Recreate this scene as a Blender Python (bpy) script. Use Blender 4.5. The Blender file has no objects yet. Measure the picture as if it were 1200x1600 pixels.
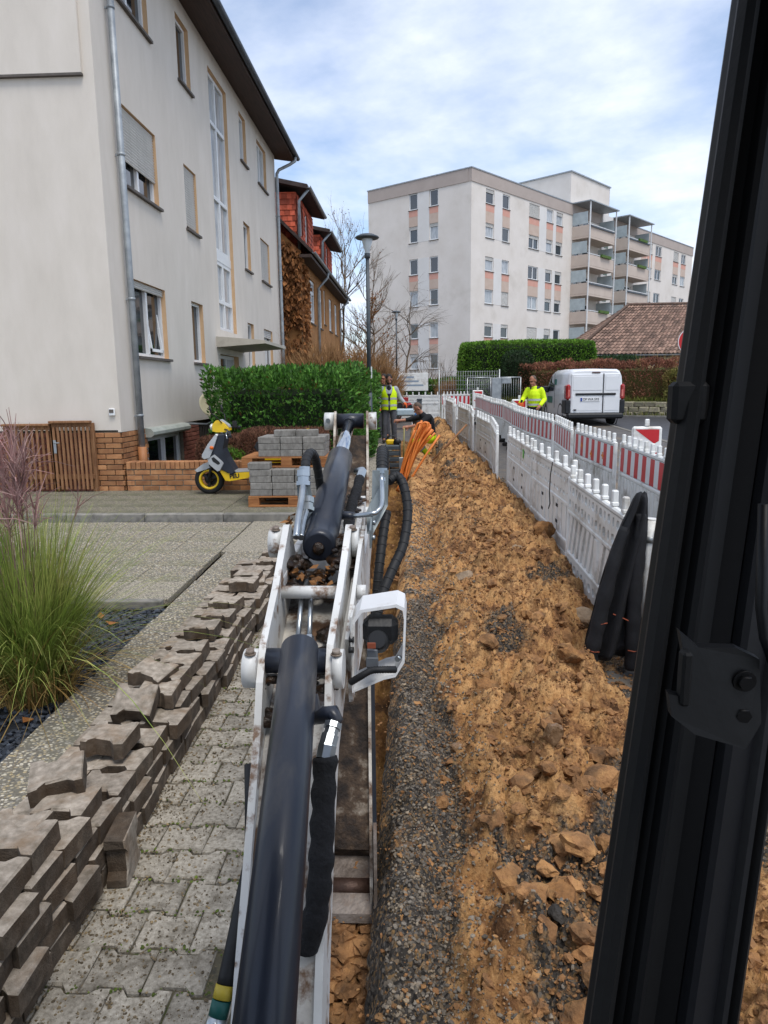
import bpy, bmesh, math, random
import numpy as np
from mathutils import Vector, Matrix, Euler
random.seed(7); RNG = np.random.default_rng(11)
scene = bpy.context.scene
COL = scene.collection
PI = math.pi
R = math.radians

# ------------------------------------------------------------------ camera
cam_data = bpy.data.cameras.new('camera')
cam = bpy.data.objects.new('camera', cam_data); COL.objects.link(cam)
cam_data.sensor_fit = 'VERTICAL'; cam_data.sensor_height = 32.0; cam_data.lens = 32.0 * 1100 / 1600
cam_data.clip_start = 0.02; cam_data.clip_end = 2000
PITCH = math.atan(195 / 1100); YAW = R(2.62); ROLL = R(0.7)
_fw = Vector((-math.sin(YAW) * math.cos(PITCH), math.cos(YAW) * math.cos(PITCH), -math.sin(PITCH)))
_rt = Vector((math.cos(YAW), math.sin(YAW), 0)); _up = _rt.cross(_fw)
_r2 = _rt * math.cos(ROLL) - _up * math.sin(ROLL); _u2 = _up * math.cos(ROLL) + _rt * math.sin(ROLL)
cam.matrix_world = Matrix(((_r2.x, _u2.x, -_fw.x, 0), (_r2.y, _u2.y, -_fw.y, 0), (_r2.z, _u2.z, -_fw.z, 1.92), (0, 0, 0, 1)))
scene.camera = cam

# ------------------------------------------------------------------ daylight
SUN_EL, SUN_AZ = R(64), R(148)          # azimuth clockwise from +Y: behind the camera, to the right
world = bpy.data.worlds.new('World'); scene.world = world; world.use_nodes = True
nt = world.node_tree; nt.nodes.clear()
wo = nt.nodes.new('ShaderNodeOutputWorld'); bg = nt.nodes.new('ShaderNodeBackground')
sky = nt.nodes.new('ShaderNodeTexSky'); sky.sky_type = 'NISHITA'; sky.sun_disc = False
sky.sun_elevation = SUN_EL; sky.sun_rotation = SUN_AZ; sky.altitude = 100; sky.air_density = 1.0; sky.dust_density = 0.6; sky.ozone_density = 2.0
geo = nt.nodes.new('ShaderNodeTexCoord')
sep = nt.nodes.new('ShaderNodeSeparateXYZ'); nt.links.new(geo.outputs['Generated'], sep.inputs[0])
# project the view direction on a flat cloud deck so the clouds shrink towards the horizon
addz = nt.nodes.new('ShaderNodeMath'); addz.operation = 'MAXIMUM'; addz.inputs[1].default_value = 0.0; nt.links.new(sep.outputs['Z'], addz.inputs[0])
addz2 = nt.nodes.new('ShaderNodeMath'); addz2.operation = 'ADD'; addz2.inputs[1].default_value = 0.16; nt.links.new(addz.outputs[0], addz2.inputs[0])
dv = nt.nodes.new('ShaderNodeVectorMath'); dv.operation = 'DIVIDE'; nt.links.new(geo.outputs['Generated'], dv.inputs[0])
cmb = nt.nodes.new('ShaderNodeCombineXYZ')
for k in range(3): nt.links.new(addz2.outputs[0], cmb.inputs[k])
nt.links.new(cmb.outputs[0], dv.inputs[1])
mp = nt.nodes.new('ShaderNodeMapping'); mp.inputs['Location'].default_value = (3.3, 0.4, 0); mp.inputs['Scale'].default_value = (1, 1, 0.0); mp.inputs['Rotation'].default_value = (0, 0, R(25))
nt.links.new(dv.outputs[0], mp.inputs[0])
n1 = nt.nodes.new('ShaderNodeTexNoise'); n1.inputs['Scale'].default_value = 1.15; n1.inputs['Detail'].default_value = 8; n1.inputs['Roughness'].default_value = 0.56; n1.inputs['Distortion'].default_value = 0.1
nt.links.new(mp.outputs[0], n1.inputs['Vector'])
r1 = nt.nodes.new('ShaderNodeValToRGB'); r1.color_ramp.elements[0].position = 0.355; r1.color_ramp.elements[1].position = 0.62
r1.color_ramp.elements[0].color = (0.12, 0.12, 0.12, 1); r1.color_ramp.elements[1].color = (0.96, 0.96, 0.96, 1)
nt.links.new(n1.outputs['Fac'], r1.inputs[0])
n2 = nt.nodes.new('ShaderNodeTexNoise'); n2.inputs['Scale'].default_value = 2.6; n2.inputs['Detail'].default_value = 7; n2.inputs['Roughness'].default_value = 0.6
nt.links.new(mp.outputs[0], n2.inputs['Vector'])
r2 = nt.nodes.new('ShaderNodeValToRGB'); r2.color_ramp.elements[0].position = 0.32; r2.color_ramp.elements[1].position = 0.66
r2.color_ramp.elements[0].color = (4.7, 5.3, 6.8, 1); r2.color_ramp.elements[1].color = (6.9, 7.2, 7.8, 1)
nt.links.new(n2.outputs['Fac'], r2.inputs[0])
mx = nt.nodes.new('ShaderNodeMix'); mx.data_type = 'RGBA'
nt.links.new(r1.outputs[0], mx.inputs['Factor'])
skm = nt.nodes.new('ShaderNodeMix'); skm.data_type = 'RGBA'; skm.blend_type = 'MULTIPLY'; skm.inputs['Factor'].default_value = 1.0
nt.links.new(sky.outputs[0], skm.inputs['A']); skm.inputs['B'].default_value = (1.15, 1.15, 1.15, 1)
nt.links.new(skm.outputs['Result'], mx.inputs['A']); nt.links.new(r2.outputs[0], mx.inputs['B'])
nt.links.new(mx.outputs['Result'], bg.inputs[0]); bg.inputs[1].default_value = 0.10
nt.links.new(bg.outputs[0], wo.inputs[0])

sd = bpy.data.lights.new('sun', 'SUN'); sd.energy = 1.5; sd.angle = R(25); sd.color = (1.0, 0.95, 0.88)
sun = bpy.data.objects.new('sun', sd); COL.objects.link(sun)
sun.rotation_euler = (PI / 2 - SUN_EL, 0, PI - SUN_AZ)
scene.view_settings.view_transform = 'Standard'; scene.view_settings.look = 'None'
scene.view_settings.exposure = 0.80; scene.view_settings.gamma = 1.0; scene.view_settings.use_curve_mapping = False
scene.cycles.max_bounces = 6; scene.cycles.diffuse_bounces = 3; scene.cycles.glossy_bounces = 3; scene.cycles.transparent_max_bounces = 6; scene.cycles.transmission_bounces = 3

# ------------------------------------------------------------------ terrain levels
def gz(y): return 0.025 * max(min(y, 70.0), -5.0)      # the street climbs gently away from the camera
def l1(y): return 0.11 + 0.0225 * y                    # slabs and coping beside the pavement
L2 = 0.385                                             # forecourt with the scooter

# ------------------------------------------------------------------ mesh helpers
def tag(o, label=None, cat=None, group=None, kind=None):
    if label: o['label'] = label
    if cat: o['category'] = cat
    if group: o['group'] = group
    if kind: o['kind'] = kind
    return o

def thing(name, label, cat, loc=(0, 0, 0), rz=0.0, group=None):
    o = bpy.data.objects.new(name, None); COL.objects.link(o)
    o.empty_display_size = 0.1
    o.location = loc; o.rotation_euler = (0, 0, rz)
    return tag(o, label, cat, group)

def link(name, me, parent=None):
    o = bpy.data.objects.new(name, me); COL.objects.link(o)
    if parent is not None: o.parent = parent
    return o

def copy_tree(o, parent=None, loc=None, rz=None):
    c = o.copy(); COL.objects.link(c)
    if parent is not None: c.parent = parent
    if loc is not None: c.location = loc
    if rz is not None: c.rotation_euler = (c.rotation_euler[0], c.rotation_euler[1], rz)
    for ch in list(o.children):
        if ch is not c: copy_tree(ch, c)
    return c

class MB:
    """collects shapes, then builds one mesh"""
    def __init__(s): s.v = []; s.f = []; s.m = []; s.sm = []
    def add(s, vs, fs, mi=0, M=None, smooth=False):
        b = len(s.v)
        if M is not None: vs = [M @ Vector(p) for p in vs]
        s.v += [tuple(p) for p in vs]
        for f in fs: s.f.append(tuple(b + i for i in f)); s.m.append(mi); s.sm.append(smooth)
        return s
    def box(s, a, b, mi=0, M=None):
        (x0, y0, z0), (x1, y1, z1) = a, b
        vs = [(x0, y0, z0), (x1, y0, z0), (x1, y1, z0), (x0, y1, z0), (x0, y0, z1), (x1, y0, z1), (x1, y1, z1), (x0, y1, z1)]
        return s.add(vs, [(0, 3, 2, 1), (4, 5, 6, 7), (0, 1, 5, 4), (1, 2, 6, 5), (2, 3, 7, 6), (3, 0, 4, 7)], mi, M)
    def cbox(s, c, d, mi=0, M=None):
        return s.box([c[i] - d[i] / 2 for i in range(3)], [c[i] + d[i] / 2 for i in range(3)], mi, M)
    def rbox(s, a, b, r=0.01, mi=0, M=None):
        """box with chamfered edges"""
        (x0, y0, z0), (x1, y1, z1) = a, b
        r = min(r, (x1 - x0) * .45, (y1 - y0) * .45, (z1 - z0) * .45)
        bm = bmesh.new(); bmesh.ops.create_cube(bm, size=1)
        for v in bm.verts: v.co = Vector(((x0 + x1) / 2 + v.co.x * (x1 - x0), (y0 + y1) / 2 + v.co.y * (y1 - y0), (z0 + z1) / 2 + v.co.z * (z1 - z0)))
        bmesh.ops.bevel(bm, geom=bm.edges[:], offset=r, segments=1, affect='EDGES', profile=.5)
        bm.verts.index_update()
        s.add([v.co.copy() for v in bm.verts], [[v.index for v in f.verts] for f in bm.faces], mi, M); bm.free(); return s
    def prism(s, out, d0, d1, axis='z', mi=0, M=None, chamfer=0.0, smooth=False):
        """outline (list of 2D, counter-clockwise) extruded from d0 to d1 along the axis"""
        n = len(out)
        def P(p, d):
            if axis == 'z': return (p[0], p[1], d)
            if axis == 'y': return (p[0], d, p[1])
            return (d, p[0], p[1])
        if chamfer:
            cx = sum(p[0] for p in out) / n; cy_ = sum(p[1] for p in out) / n
            def ins(p):
                dx, dy = cx - p[0], cy_ - p[1]; l = math.hypot(dx, dy) or 1; return (p[0] + dx / l * chamfer, p[1] + dy / l * chamfer)
            rings = [([P(p, d0) for p in out]), ([P(p, d1 - chamfer) for p in out]), ([P(ins(p), d1) for p in out])]
        else:
            rings = [[P(p, d0) for p in out], [P(p, d1) for p in out]]
        vs = [p for r_ in rings for p in r_]; fs = [tuple(range(n))[::-1], tuple((len(rings) - 1) * n + i for i in range(n))]
        sides = []
        for k in range(len(rings) - 1):
            for i in range(n):
                j = (i + 1) % n; sides.append((k * n + i, k * n + j, (k + 1) * n + j, (k + 1) * n + i))
        if axis == 'y': fs = [f[::-1] for f in fs]; sides = [f[::-1] for f in sides]
        s.add(vs, fs, mi, M); b = len(s.v) - len(vs)
        for f in sides: s.f.append(tuple(b + i for i in f)); s.m.append(mi); s.sm.append(smooth)
        return s
    def tube(s, pts, r, n=8, mi=0, cap=True, M=None, smooth=True):
        pts = [Vector(p) for p in pts]; N = len(pts)
        rs = r if isinstance(r, (list, tuple)) else [r] * N
        vs = []; fs = []
        t0 = (pts[1] - pts[0]).normalized()
        up = Vector((0, 0, 1)) if abs(t0.z) < .9 else Vector((1, 0, 0))
        u = t0.cross(up).normalized()
        for i in range(N):
            t = (pts[min(i + 1, N - 1)] - pts[max(i - 1, 0)])
            t = t.normalized() if t.length > 1e-9 else t0
            u = (u - t * u.dot(t)); u = u.normalized() if u.length > 1e-6 else t.orthogonal().normalized()
            w = t.cross(u)
            for k in range(n):
                a = 2 * PI * k / n; vs.append(pts[i] + (u * math.cos(a) + w * math.sin(a)) * rs[i])
        for i in range(N - 1):
            for k in range(n):
                j = (k + 1) % n; fs.append((i * n + k, i * n + j, (i + 1) * n + j, (i + 1) * n + k))
        s.add(vs, fs, mi, M, smooth)
        if cap:
            b = len(s.v) - len(vs)
            s.f.append(tuple(b + k for k in range(n))[::-1]); s.m.append(mi); s.sm.append(False)
            s.f.append(tuple(b + (N - 1) * n + k for k in range(n))); s.m.append(mi); s.sm.append(False)
        return s
    def cyl(s, p0, p1, r, n=16, mi=0, M=None, r1=None): return s.tube([p0, p1], [r, r if r1 is None else r1], n, mi, True, M)
    def lathe(s, prof, c=(0, 0, 0), n=20, mi=0, M=None, smooth=True):
        """profile of (r,z) round the z axis"""
        vs = []; fs = []
        for (r, z) in prof:
            for k in range(n): a = 2 * PI * k / n; vs.append((c[0] + r * math.cos(a), c[1] + r * math.sin(a), c[2] + z))
        for i in range(len(prof) - 1):
            for k in range(n):
                j = (k + 1) % n; fs.append((i * n + k, i * n + j, (i + 1) * n + j, (i + 1) * n + k))
        return s.add(vs, fs, mi, M, smooth)
    def ball(s, c, r, nu=12, nv=8, mi=0, M=None):
        rx, ry, rz = (r, r, r) if not isinstance(r, (tuple, list)) else r
        vs = [(c[0], c[1], c[2] - rz)]; fs = []
        for i in range(1, nv):
            t = -PI / 2 + PI * i / nv
            for k in range(nu): a = 2 * PI * k / nu; vs.append((c[0] + rx * math.cos(t) * math.cos(a), c[1] + ry * math.cos(t) * math.sin(a), c[2] + rz * math.sin(t)))
        vs.append((c[0], c[1], c[2] + rz)); e = len(vs) - 1
        for k in range(nu): fs.append((0, 1 + (k + 1) % nu, 1 + k)); fs.append((e, e - nu + k, e - nu + (k + 1) % nu))
        for i in range(nv - 2):
            for k in range(nu):
                j = (k + 1) % nu; fs.append((1 + i * nu + k, 1 + i * nu + j, 1 + (i + 1) * nu + j, 1 + (i + 1) * nu + k))
        return s.add(vs, fs, mi, M, True)
    def loft(s, rings, mi=0, cap=True, M=None, smooth=True, closed=True):
        n = len(rings[0]); vs = [p for r_ in rings for p in r_]; fs = []
        for i in range(len(rings) - 1):
            for k in range(n if closed else n - 1):
                j = (k + 1) % n; fs.append((i * n + k, i * n + j, (i + 1) * n + j, (i + 1) * n + k))
        s.add(vs, fs, mi, M, smooth)
        if cap and closed:
            b = len(s.v) - len(vs); q = (len(rings) - 1) * n
            s.f.append(tuple(b + k for k in range(n))[::-1]); s.m.append(mi); s.sm.append(False)
            s.f.append(tuple(b + q + k for k in range(n))); s.m.append(mi); s.sm.append(False)
        return s
    def mesh(s, name, mats):
        me = bpy.data.meshes.new(name); me.from_pydata(s.v, [], s.f)
        for m in (mats if isinstance(mats, (list, tuple)) else [mats]): me.materials.append(m)
        me.polygons.foreach_set('material_index', s.m); me.polygons.foreach_set('use_smooth', s.sm)
        me.update(); return me
    def build(s, name, mats, parent=None):
        return link(name, s.mesh(name, mats), parent)

def np_mesh(name, V, F, mat, smooth=False, attrs=None, parent=None, mi=None):
    """V (n,3), F (m,k) all faces of k corners"""
    me = bpy.data.meshes.new(name); V = np.asarray(V, np.float32); F = np.asarray(F, np.int32); k = F.shape[1]
    me.vertices.add(len(V)); me.vertices.foreach_set('co', V.ravel())
    me.loops.add(F.size); me.loops.foreach_set('vertex_index', F.ravel())
    me.polygons.add(len(F)); me.polygons.foreach_set('loop_start', np.arange(0, F.size, k, dtype=np.int32))
    try: me.polygons.foreach_set('loop_total', np.full(len(F), k, np.int32))
    except Exception: pass
    me.polygons.foreach_set('use_smooth', np.full(len(F), smooth, bool))
    for m in (mat if isinstance(mat, (list, tuple)) else [mat]): me.materials.append(m)
    if mi is not None: me.polygons.foreach_set('material_index', np.asarray(mi, np.int32))
    me.update(calc_edges=True)
    for an, (dom, arr) in (attrs or {}).items():
        at = me.attributes.new(an, 'FLOAT', dom); at.data.foreach_set('value', np.asarray(arr, np.float32).ravel())
    return link(name, me, parent)

# ------------------------------------------------------------------ numpy noise
def _hash(ix, iy, seed):
    h = (ix.astype(np.int64) * 374761393 + iy.astype(np.int64) * 668265263 + seed * 974634777) & 0xffffffff
    h = ((h ^ (h >> 13)) * 1274126177) & 0xffffffff
    return ((h ^ (h >> 16)) & 0xffffff) / float(0xffffff)
def vnoise(x, y, seed=0):
    ix = np.floor(x); iy = np.floor(y); fx = x - ix; fy = y - iy
    fx = fx * fx * fx * (fx * (fx * 6 - 15) + 10); fy = fy * fy * fy * (fy * (fy * 6 - 15) + 10)
    a = _hash(ix, iy, seed); b = _hash(ix + 1, iy, seed); c = _hash(ix, iy + 1, seed); d = _hash(ix + 1, iy + 1, seed)
    return (a * (1 - fx) + b * fx) * (1 - fy) + (c * (1 - fx) + d * fx) * fy
def fbm(x, y, seed=0, oct=5, gain=.5):
    s = 0; a = 1; t = 0
    for o in range(oct): s = s + a * vnoise(x * 2 ** o + 17.3 * o, y * 2 ** o - 9.1 * o, seed + o); t += a; a *= gain
    return s / t
def clods(x, y, cell, seed=0, fill=.7):
    """domed lumps, one per jittered cell: height 0..1 and the lump's own random number"""
    X = x / cell; Y = y / cell; ix = np.floor(X); iy = np.floor(Y); best = np.zeros_like(X); rnd = np.zeros_like(X)
    for dx in (-1, 0, 1):
        for dy in (-1, 0, 1):
            cx = ix + dx; cy = iy + dy
            px = cx + _hash(cx, cy, seed); py = cy + _hash(cx, cy, seed + 1); r = .25 + .6 * _hash(cx, cy, seed + 2); on = _hash(cx, cy, seed + 3) < fill
            an = _hash(cx, cy, seed + 5) * 6.28; ex = .65 + .35 * _hash(cx, cy, seed + 6)
            ux = (X - px) * np.cos(an) + (Y - py) * np.sin(an); uy = (-(X - px) * np.sin(an) + (Y - py) * np.cos(an)) / ex
            d2 = (ux ** 2 + uy ** 2) / (r * r)
            h = np.where(on, r * np.sqrt(np.clip(1 - d2, 0, 1)), 0)
            up = h > best; best = np.where(up, h, best); rnd = np.where(up, _hash(cx, cy, seed + 4), rnd)
    return best, rnd

# ------------------------------------------------------------------ materials
MATS = {}
def lin(c):
    if isinstance(c, str):
        c = c.lstrip('#'); c = [int(c[i:i + 2], 16) / 255 for i in (0, 2, 4)]
        return tuple(x / 12.92 if x <= .04045 else ((x + .055) / 1.055) ** 2.4 for x in c)
    return tuple(c) if not isinstance(c, (int, float)) else (c, c, c)
def mat(name, cols, rough=.8, scale=6., detail=6., bump=0., bscale=60., metal=0., rnd=0., attr=None, dirt=None, dscale=3., dlo=.55, dhi=.75, spec=.4, stretch=(1, 1, 1), trans=0., coat=0., rvar=0., lo=.3, hi=.7, avar=.5):
    """cols: list of base colours run through a noise ramp; dirt: (colour, amount) in blotches; attr: mesh attribute that varies the value"""
    if name in MATS: return MATS[name]
    m = bpy.data.materials.new(name); MATS[name] = m; m.use_nodes = True; t = m.node_tree; N = t.nodes; L = t.links
    b = N['Principled BSDF']; b.inputs['Roughness'].default_value = rough; b.inputs['Metallic'].default_value = metal
    b.inputs['Specular IOR Level'].default_value = spec
    if coat: b.inputs['Coat Weight'].default_value = coat; b.inputs['Coat Roughness'].default_value = .08
    tc = N.new('ShaderNodeTexCoord'); mpn = N.new('ShaderNodeMapping'); mpn.inputs['Scale'].default_value = stretch
    L.new(tc.outputs['Object'], mpn.inputs[0])
    vec = mpn.outputs[0]
    if rnd:
        oi = N.new('ShaderNodeObjectInfo'); va = N.new('ShaderNodeVectorMath'); va.operation = 'MULTIPLY_ADD'
        cb = N.new('ShaderNodeCombineXYZ')
        for k in range(3): L.new(oi.outputs['Random'], cb.inputs[k])
        L.new(cb.outputs[0], va.inputs[0]); va.inputs[1].default_value = (37, 91, 53); L.new(vec, va.inputs[2]); vec = va.outputs[0]
    no = N.new('ShaderNodeTexNoise'); no.inputs['Scale'].default_value = scale; no.inputs['Detail'].default_value = detail; no.inputs['Roughness'].default_value = .6
    L.new(vec, no.inputs['Vector'])
    rp = N.new('ShaderNodeValToRGB'); cr = rp.color_ramp; cols = [lin(c) for c in cols]
    if len(cols) == 1: cols = cols * 2
    while len(cr.elements) < len(cols): cr.elements.new(.5)
    for i, c in enumerate(cols): cr.elements[i].position = lo + (hi - lo) * i / (len(cols) - 1); cr.elements[i].color = (*c, 1)
    L.new(no.outputs['Fac'], rp.inputs[0]); out = rp.outputs[0]
    if dirt:
        dc, da = dirt; dn = N.new('ShaderNodeTexNoise'); dn.inputs['Scale'].default_value = dscale; dn.inputs['Detail'].default_value = 7; dn.inputs['Roughness'].default_value = .65
        L.new(vec, dn.inputs['Vector']); dr = N.new('ShaderNodeMapRange'); dr.inputs['From Min'].default_value = dlo; dr.inputs['From Max'].default_value = dhi; dr.inputs['To Max'].default_value = da
        L.new(dn.outputs['Fac'], dr.inputs['Value']); mm = N.new('ShaderNodeMix'); mm.data_type = 'RGBA'; L.new(dr.outputs[0], mm.inputs['Factor']); L.new(out, mm.inputs['A']); mm.inputs['B'].default_value = (*lin(dc), 1); out = mm.outputs['Result']
    if rnd or attr:
        hs = N.new('ShaderNodeHueSaturation'); mr = N.new('ShaderNodeMapRange')
        a = rnd if rnd else avar
        mr.inputs['To Min'].default_value = 1 - a; mr.inputs['To Max'].default_value = 1 + a
        if attr: an = N.new('ShaderNodeAttribute'); an.attribute_name = attr; L.new(an.outputs['Fac'], mr.inputs['Value'])
        else: L.new(oi.outputs['Random'], mr.inputs['Value'])
        L.new(mr.outputs[0], hs.inputs['Value']); L.new(out, hs.inputs['Color']); out = hs.outputs[0]
    L.new(out, b.inputs['Base Color'])
    if rvar:
        rr = N.new('ShaderNodeMapRange'); rr.inputs['To Min'].default_value = max(rough - rvar, .02); rr.inputs['To Max'].default_value = min(rough + rvar, 1); L.new(no.outputs['Fac'], rr.inputs['Value']); L.new(rr.outputs[0], b.inputs['Roughness'])
    if bump:
        bn = N.new('ShaderNodeTexNoise'); bn.inputs['Scale'].default_value = bscale; bn.inputs['Detail'].default_value = 5; L.new(vec, bn.inputs['Vector'])
        bp = N.new('ShaderNodeBump'); bp.inputs['Strength'].default_value = min(1, bump); bp.inputs['Distance'].default_value = .6 / bscale
        L.new(bn.outputs['Fac'], bp.inputs['Height']); L.new(bp.outputs[0], b.inputs['Normal'])
    if trans:
        tr = N.new('ShaderNodeBsdfTranslucent'); L.new(out, tr.inputs[0]); ms = N.new('ShaderNodeMixShader'); ms.inputs[0].default_value = trans
        L.new(b.outputs[0], ms.inputs[1]); L.new(tr.outputs[0], ms.inputs[2]); L.new(ms.outputs[0], N['Material Output'].inputs[0])
    return m

def glass_mat(name, tint='#10161a', rough=.04, alpha=1.0):
    """a pane seen from outside: dark room behind, sky mirrored"""
    if name in MATS: return MATS[name]
    m = bpy.data.materials.new(name); MATS[name] = m; m.use_nodes = True
    b = m.node_tree.nodes['Principled BSDF']; b.inputs['Base Color'].default_value = (*lin(tint), 1); b.inputs['Roughness'].default_value = rough; b.inputs['Specular IOR Level'].default_value = .9; b.inputs['IOR'].default_value = 1.6
    return m

def pebble_mat(name, cols, scale=110., rough=.75, bump=.6, dirt=None, dscale=2.5, mortar='#6a655a', rnd=0.):
    """exposed aggregate: coloured pebbles set in a cement paste"""
    if name in MATS: return MATS[name]
    m = bpy.data.materials.new(name); MATS[name] = m; m.use_nodes = True; t = m.node_tree; N = t.nodes; L = t.links; b = N['Principled BSDF']; b.inputs['Roughness'].default_value = rough
    tc = N.new('ShaderNodeTexCoord'); vo = N.new('ShaderNodeTexVoronoi'); vo.inputs['Scale'].default_value = scale; vo.inputs['Randomness'].default_value = 1
    mp_ = N.new('ShaderNodeMapping'); mp_.inputs['Scale'].default_value = (1, 1.25, 1.1); L.new(tc.outputs['Object'], mp_.inputs[0]); L.new(mp_.outputs[0], vo.inputs['Vector'])
    sp = N.new('ShaderNodeSeparateColor'); L.new(vo.outputs['Color'], sp.inputs[0])
    rp = N.new('ShaderNodeValToRGB'); rp.color_ramp.interpolation = 'CONSTANT'; cr = rp.color_ramp
    while len(cr.elements) < len(cols): cr.elements.new(.5)
    for i, c in enumerate(cols): cr.elements[i].position = i / len(cols); cr.elements[i].color = (*lin(c), 1)
    L.new(sp.outputs[0], rp.inputs[0])
    dr = N.new('ShaderNodeMapRange'); dr.inputs['From Min'].default_value = .42; dr.inputs['From Max'].default_value = .62; L.new(vo.outputs['Distance'], dr.inputs['Value'])
    mm = N.new('ShaderNodeMix'); mm.data_type = 'RGBA'; L.new(dr.outputs[0], mm.inputs['Factor']); L.new(rp.outputs[0], mm.inputs['A']); mm.inputs['B'].default_value = (*lin(mortar), 1); out = mm.outputs['Result']
    if dirt:
        dc, da = dirt; dn = N.new('ShaderNodeTexNoise'); dn.inputs['Scale'].default_value = dscale; dn.inputs['Detail'].default_value = 8; L.new(tc.outputs['Object'], dn.inputs['Vector'])
        d2 = N.new('ShaderNodeMapRange'); d2.inputs['From Min'].default_value = .45; d2.inputs['From Max'].default_value = .7; d2.inputs['To Max'].default_value = da; L.new(dn.outputs['Fac'], d2.inputs['Value'])
        m2 = N.new('ShaderNodeMix'); m2.data_type = 'RGBA'; L.new(d2.outputs[0], m2.inputs['Factor']); L.new(out, m2.inputs['A']); m2.inputs['B'].default_value = (*lin(dc), 1); out = m2.outputs['Result']
    L.new(out, b.inputs['Base Color'])
    bp = N.new('ShaderNodeBump'); bp.invert = True; bp.inputs['Strength'].default_value = bump; bp.inputs['Distance'].default_value = .5 / scale; L.new(vo.outputs['Distance'], bp.inputs['Height']); L.new(bp.outputs[0], b.inputs['Normal'])
    return m

# ------------------------------------------------------------------ foliage helpers
def leaf_cloud(name, P, D, size, mat_, parent=None, aspect=.45, tint=None, fold=.25):
    """one folded rhombic leaf per point P, pointing along D"""
    n = len(P); D = D / (np.linalg.norm(D, axis=1, keepdims=True) + 1e-9)
    rv = RNG.normal(size=(n, 3)); S = np.cross(D, rv); S /= (np.linalg.norm(S, axis=1, keepdims=True) + 1e-9); Nn = np.cross(S, D)
    sz = np.asarray(size).reshape(-1, 1) * np.ones((n, 1))
    a = P; t = P + D * sz; w = aspect * sz * .5
    l = P + D * sz * .45 + S * w + Nn * sz * fold * .3; r = P + D * sz * .45 - S * w + Nn * sz * fold * .3
    V = np.stack([a, l, t, r], 1).reshape(-1, 3); F = np.arange(4 * n).reshape(n, 4)
    tint = RNG.random(n) if tint is None else tint
    return np_mesh(name, V, F, mat_, False, {'tint': ('FACE', tint)}, parent)

def box_surface(n, lo, hi, faces='xXyYZ', depth=.12):
    """points near the faces of a box with their outward normals"""
    lo = np.array(lo, float); hi = np.array(hi, float); d = hi - lo
    ar = {'x': d[1] * d[2], 'X': d[1] * d[2], 'y': d[0] * d[2], 'Y': d[0] * d[2], 'Z': d[0] * d[1]}
    tot = sum(ar[f] for f in faces); P = []; Nn = []
    for f in faces:
        k = int(n * ar[f] / tot); p = lo + RNG.random((k, 3)) * d; ax = 'xyz'.index(f.lower()); nn = np.zeros((k, 3))
        dd = RNG.random(k) ** 1.5 * depth
        if f.isupper(): p[:, ax] = hi[ax] - dd; nn[:, ax] = 1
        else: p[:, ax] = lo[ax] + dd; nn[:, ax] = -1
        P.append(p); Nn.append(nn)
    return np.concatenate(P), np.concatenate(Nn)

def twig_tree(mb, base, direction, length, r, depth, spread=.5, kids=(2, 4), n=4, up=.15, rnd=random, shrink=.68):
    p = Vector(base); d = Vector(direction).normalized(); pts = [p.copy()]; seg = 3 if depth > 0 else 2
    for i in range(seg):
        d = (d + Vector((rnd.gauss(0, .12), rnd.gauss(0, .12), rnd.gauss(0, .08) + up * .15))).normalized(); p = p + d * (length / seg); pts.append(p.copy())
    mb.tube(pts, [r * (1 - .45 * i / seg) for i in range(seg + 1)], n if depth > 1 else 3, 0, False)
    if depth <= 0: return
    for k in range(rnd.randint(*kids)):
        t = rnd.uniform(.35, 1.0); i = min(int(t * seg), seg - 1); q = pts[i].lerp(pts[i + 1], t * seg - i)
        a = Vector((rnd.gauss(0, 1), rnd.gauss(0, 1), rnd.gauss(0, .6))).normalized()
        twig_tree(mb, q, d * (1 - spread) + a * spread + Vector((0, 0, up)), length * shrink * rnd.uniform(.7, 1.1), r * .52, depth - 1, spread, kids, n, up, rnd, shrink)
    twig_tree(mb, pts[-1], d, length * shrink, r * .55, depth - 1, spread, kids, n, up, rnd, shrink)
# ================================================================== GROUND
M_asph = mat('asphalt', ['#3f3d3b', '#565350', '#6a655e'], .75, 9, 8, .5, 160, dirt=('#8a7558', .65), dscale=1.1, dlo=.5, dhi=.72, rvar=.2)
M_asph_dark = mat('asphalt_patch', ['#2e2e30', '#434346'], .5, 3, 8, .35, 150, rvar=.2)
M_soil_bed = mat('garden_soil', ['#2c241b', '#4a3d2c', '#55502f'], .95, 4, 8, .8, 40)
M_grassy = mat('grass_ground', ['#38431f', '#55602c', '#6d6a3a'], .95, 3, 8, .8, 30)
M_joint = mat('joint_sand', ['#3a3830', '#57513f', '#3f4a22'], .95, 14, 8, .8, 90)
def sheet(name, xs, ys, zf, m, kind='structure'):
    V = []; F = []
    for y in ys:
        for x in xs: V.append((x, y, zf(x, y)))
    n = len(xs)
    for j in range(len(ys) - 1):
        for i in range(n - 1): F.append((j * n + i, j * n + i + 1, (j + 1) * n + i + 1, (j + 1) * n + i))
    return tag(np_mesh(name, V, F, m, True), kind=kind)
ysl = [-6, 0.2, 5, 10, 15, 19, 24, 30, 40, 50, 60, 70, 300]
sheet('street', [.06, 1.5, 4, 8, 14, 30, 70, 250], ysl, lambda x, y: gz(y) - .03, M_asph)
sheet('garden_ground', [-250, -60, -14, -6, -1.42], ysl, lambda x, y: gz(y) - .04 if y < 10.7 else max(gz(y) + .1, .42), M_soil_bed)
sheet('pavement', [-1.42, -.57], [-6, -1, 3, 6, 9, 12, 15, 19], lambda x, y: gz(y) - .014, M_joint)
sheet('path', [-1.42, -.12], [19, 24, 30, 40, 50, 60, 70, 300], lambda x, y: gz(y) - .01, M_asph)
sheet('street_end', [-1.42, -.12], [-6, -2, .2], lambda x, y: gz(y) - .02, M_asph)
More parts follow.
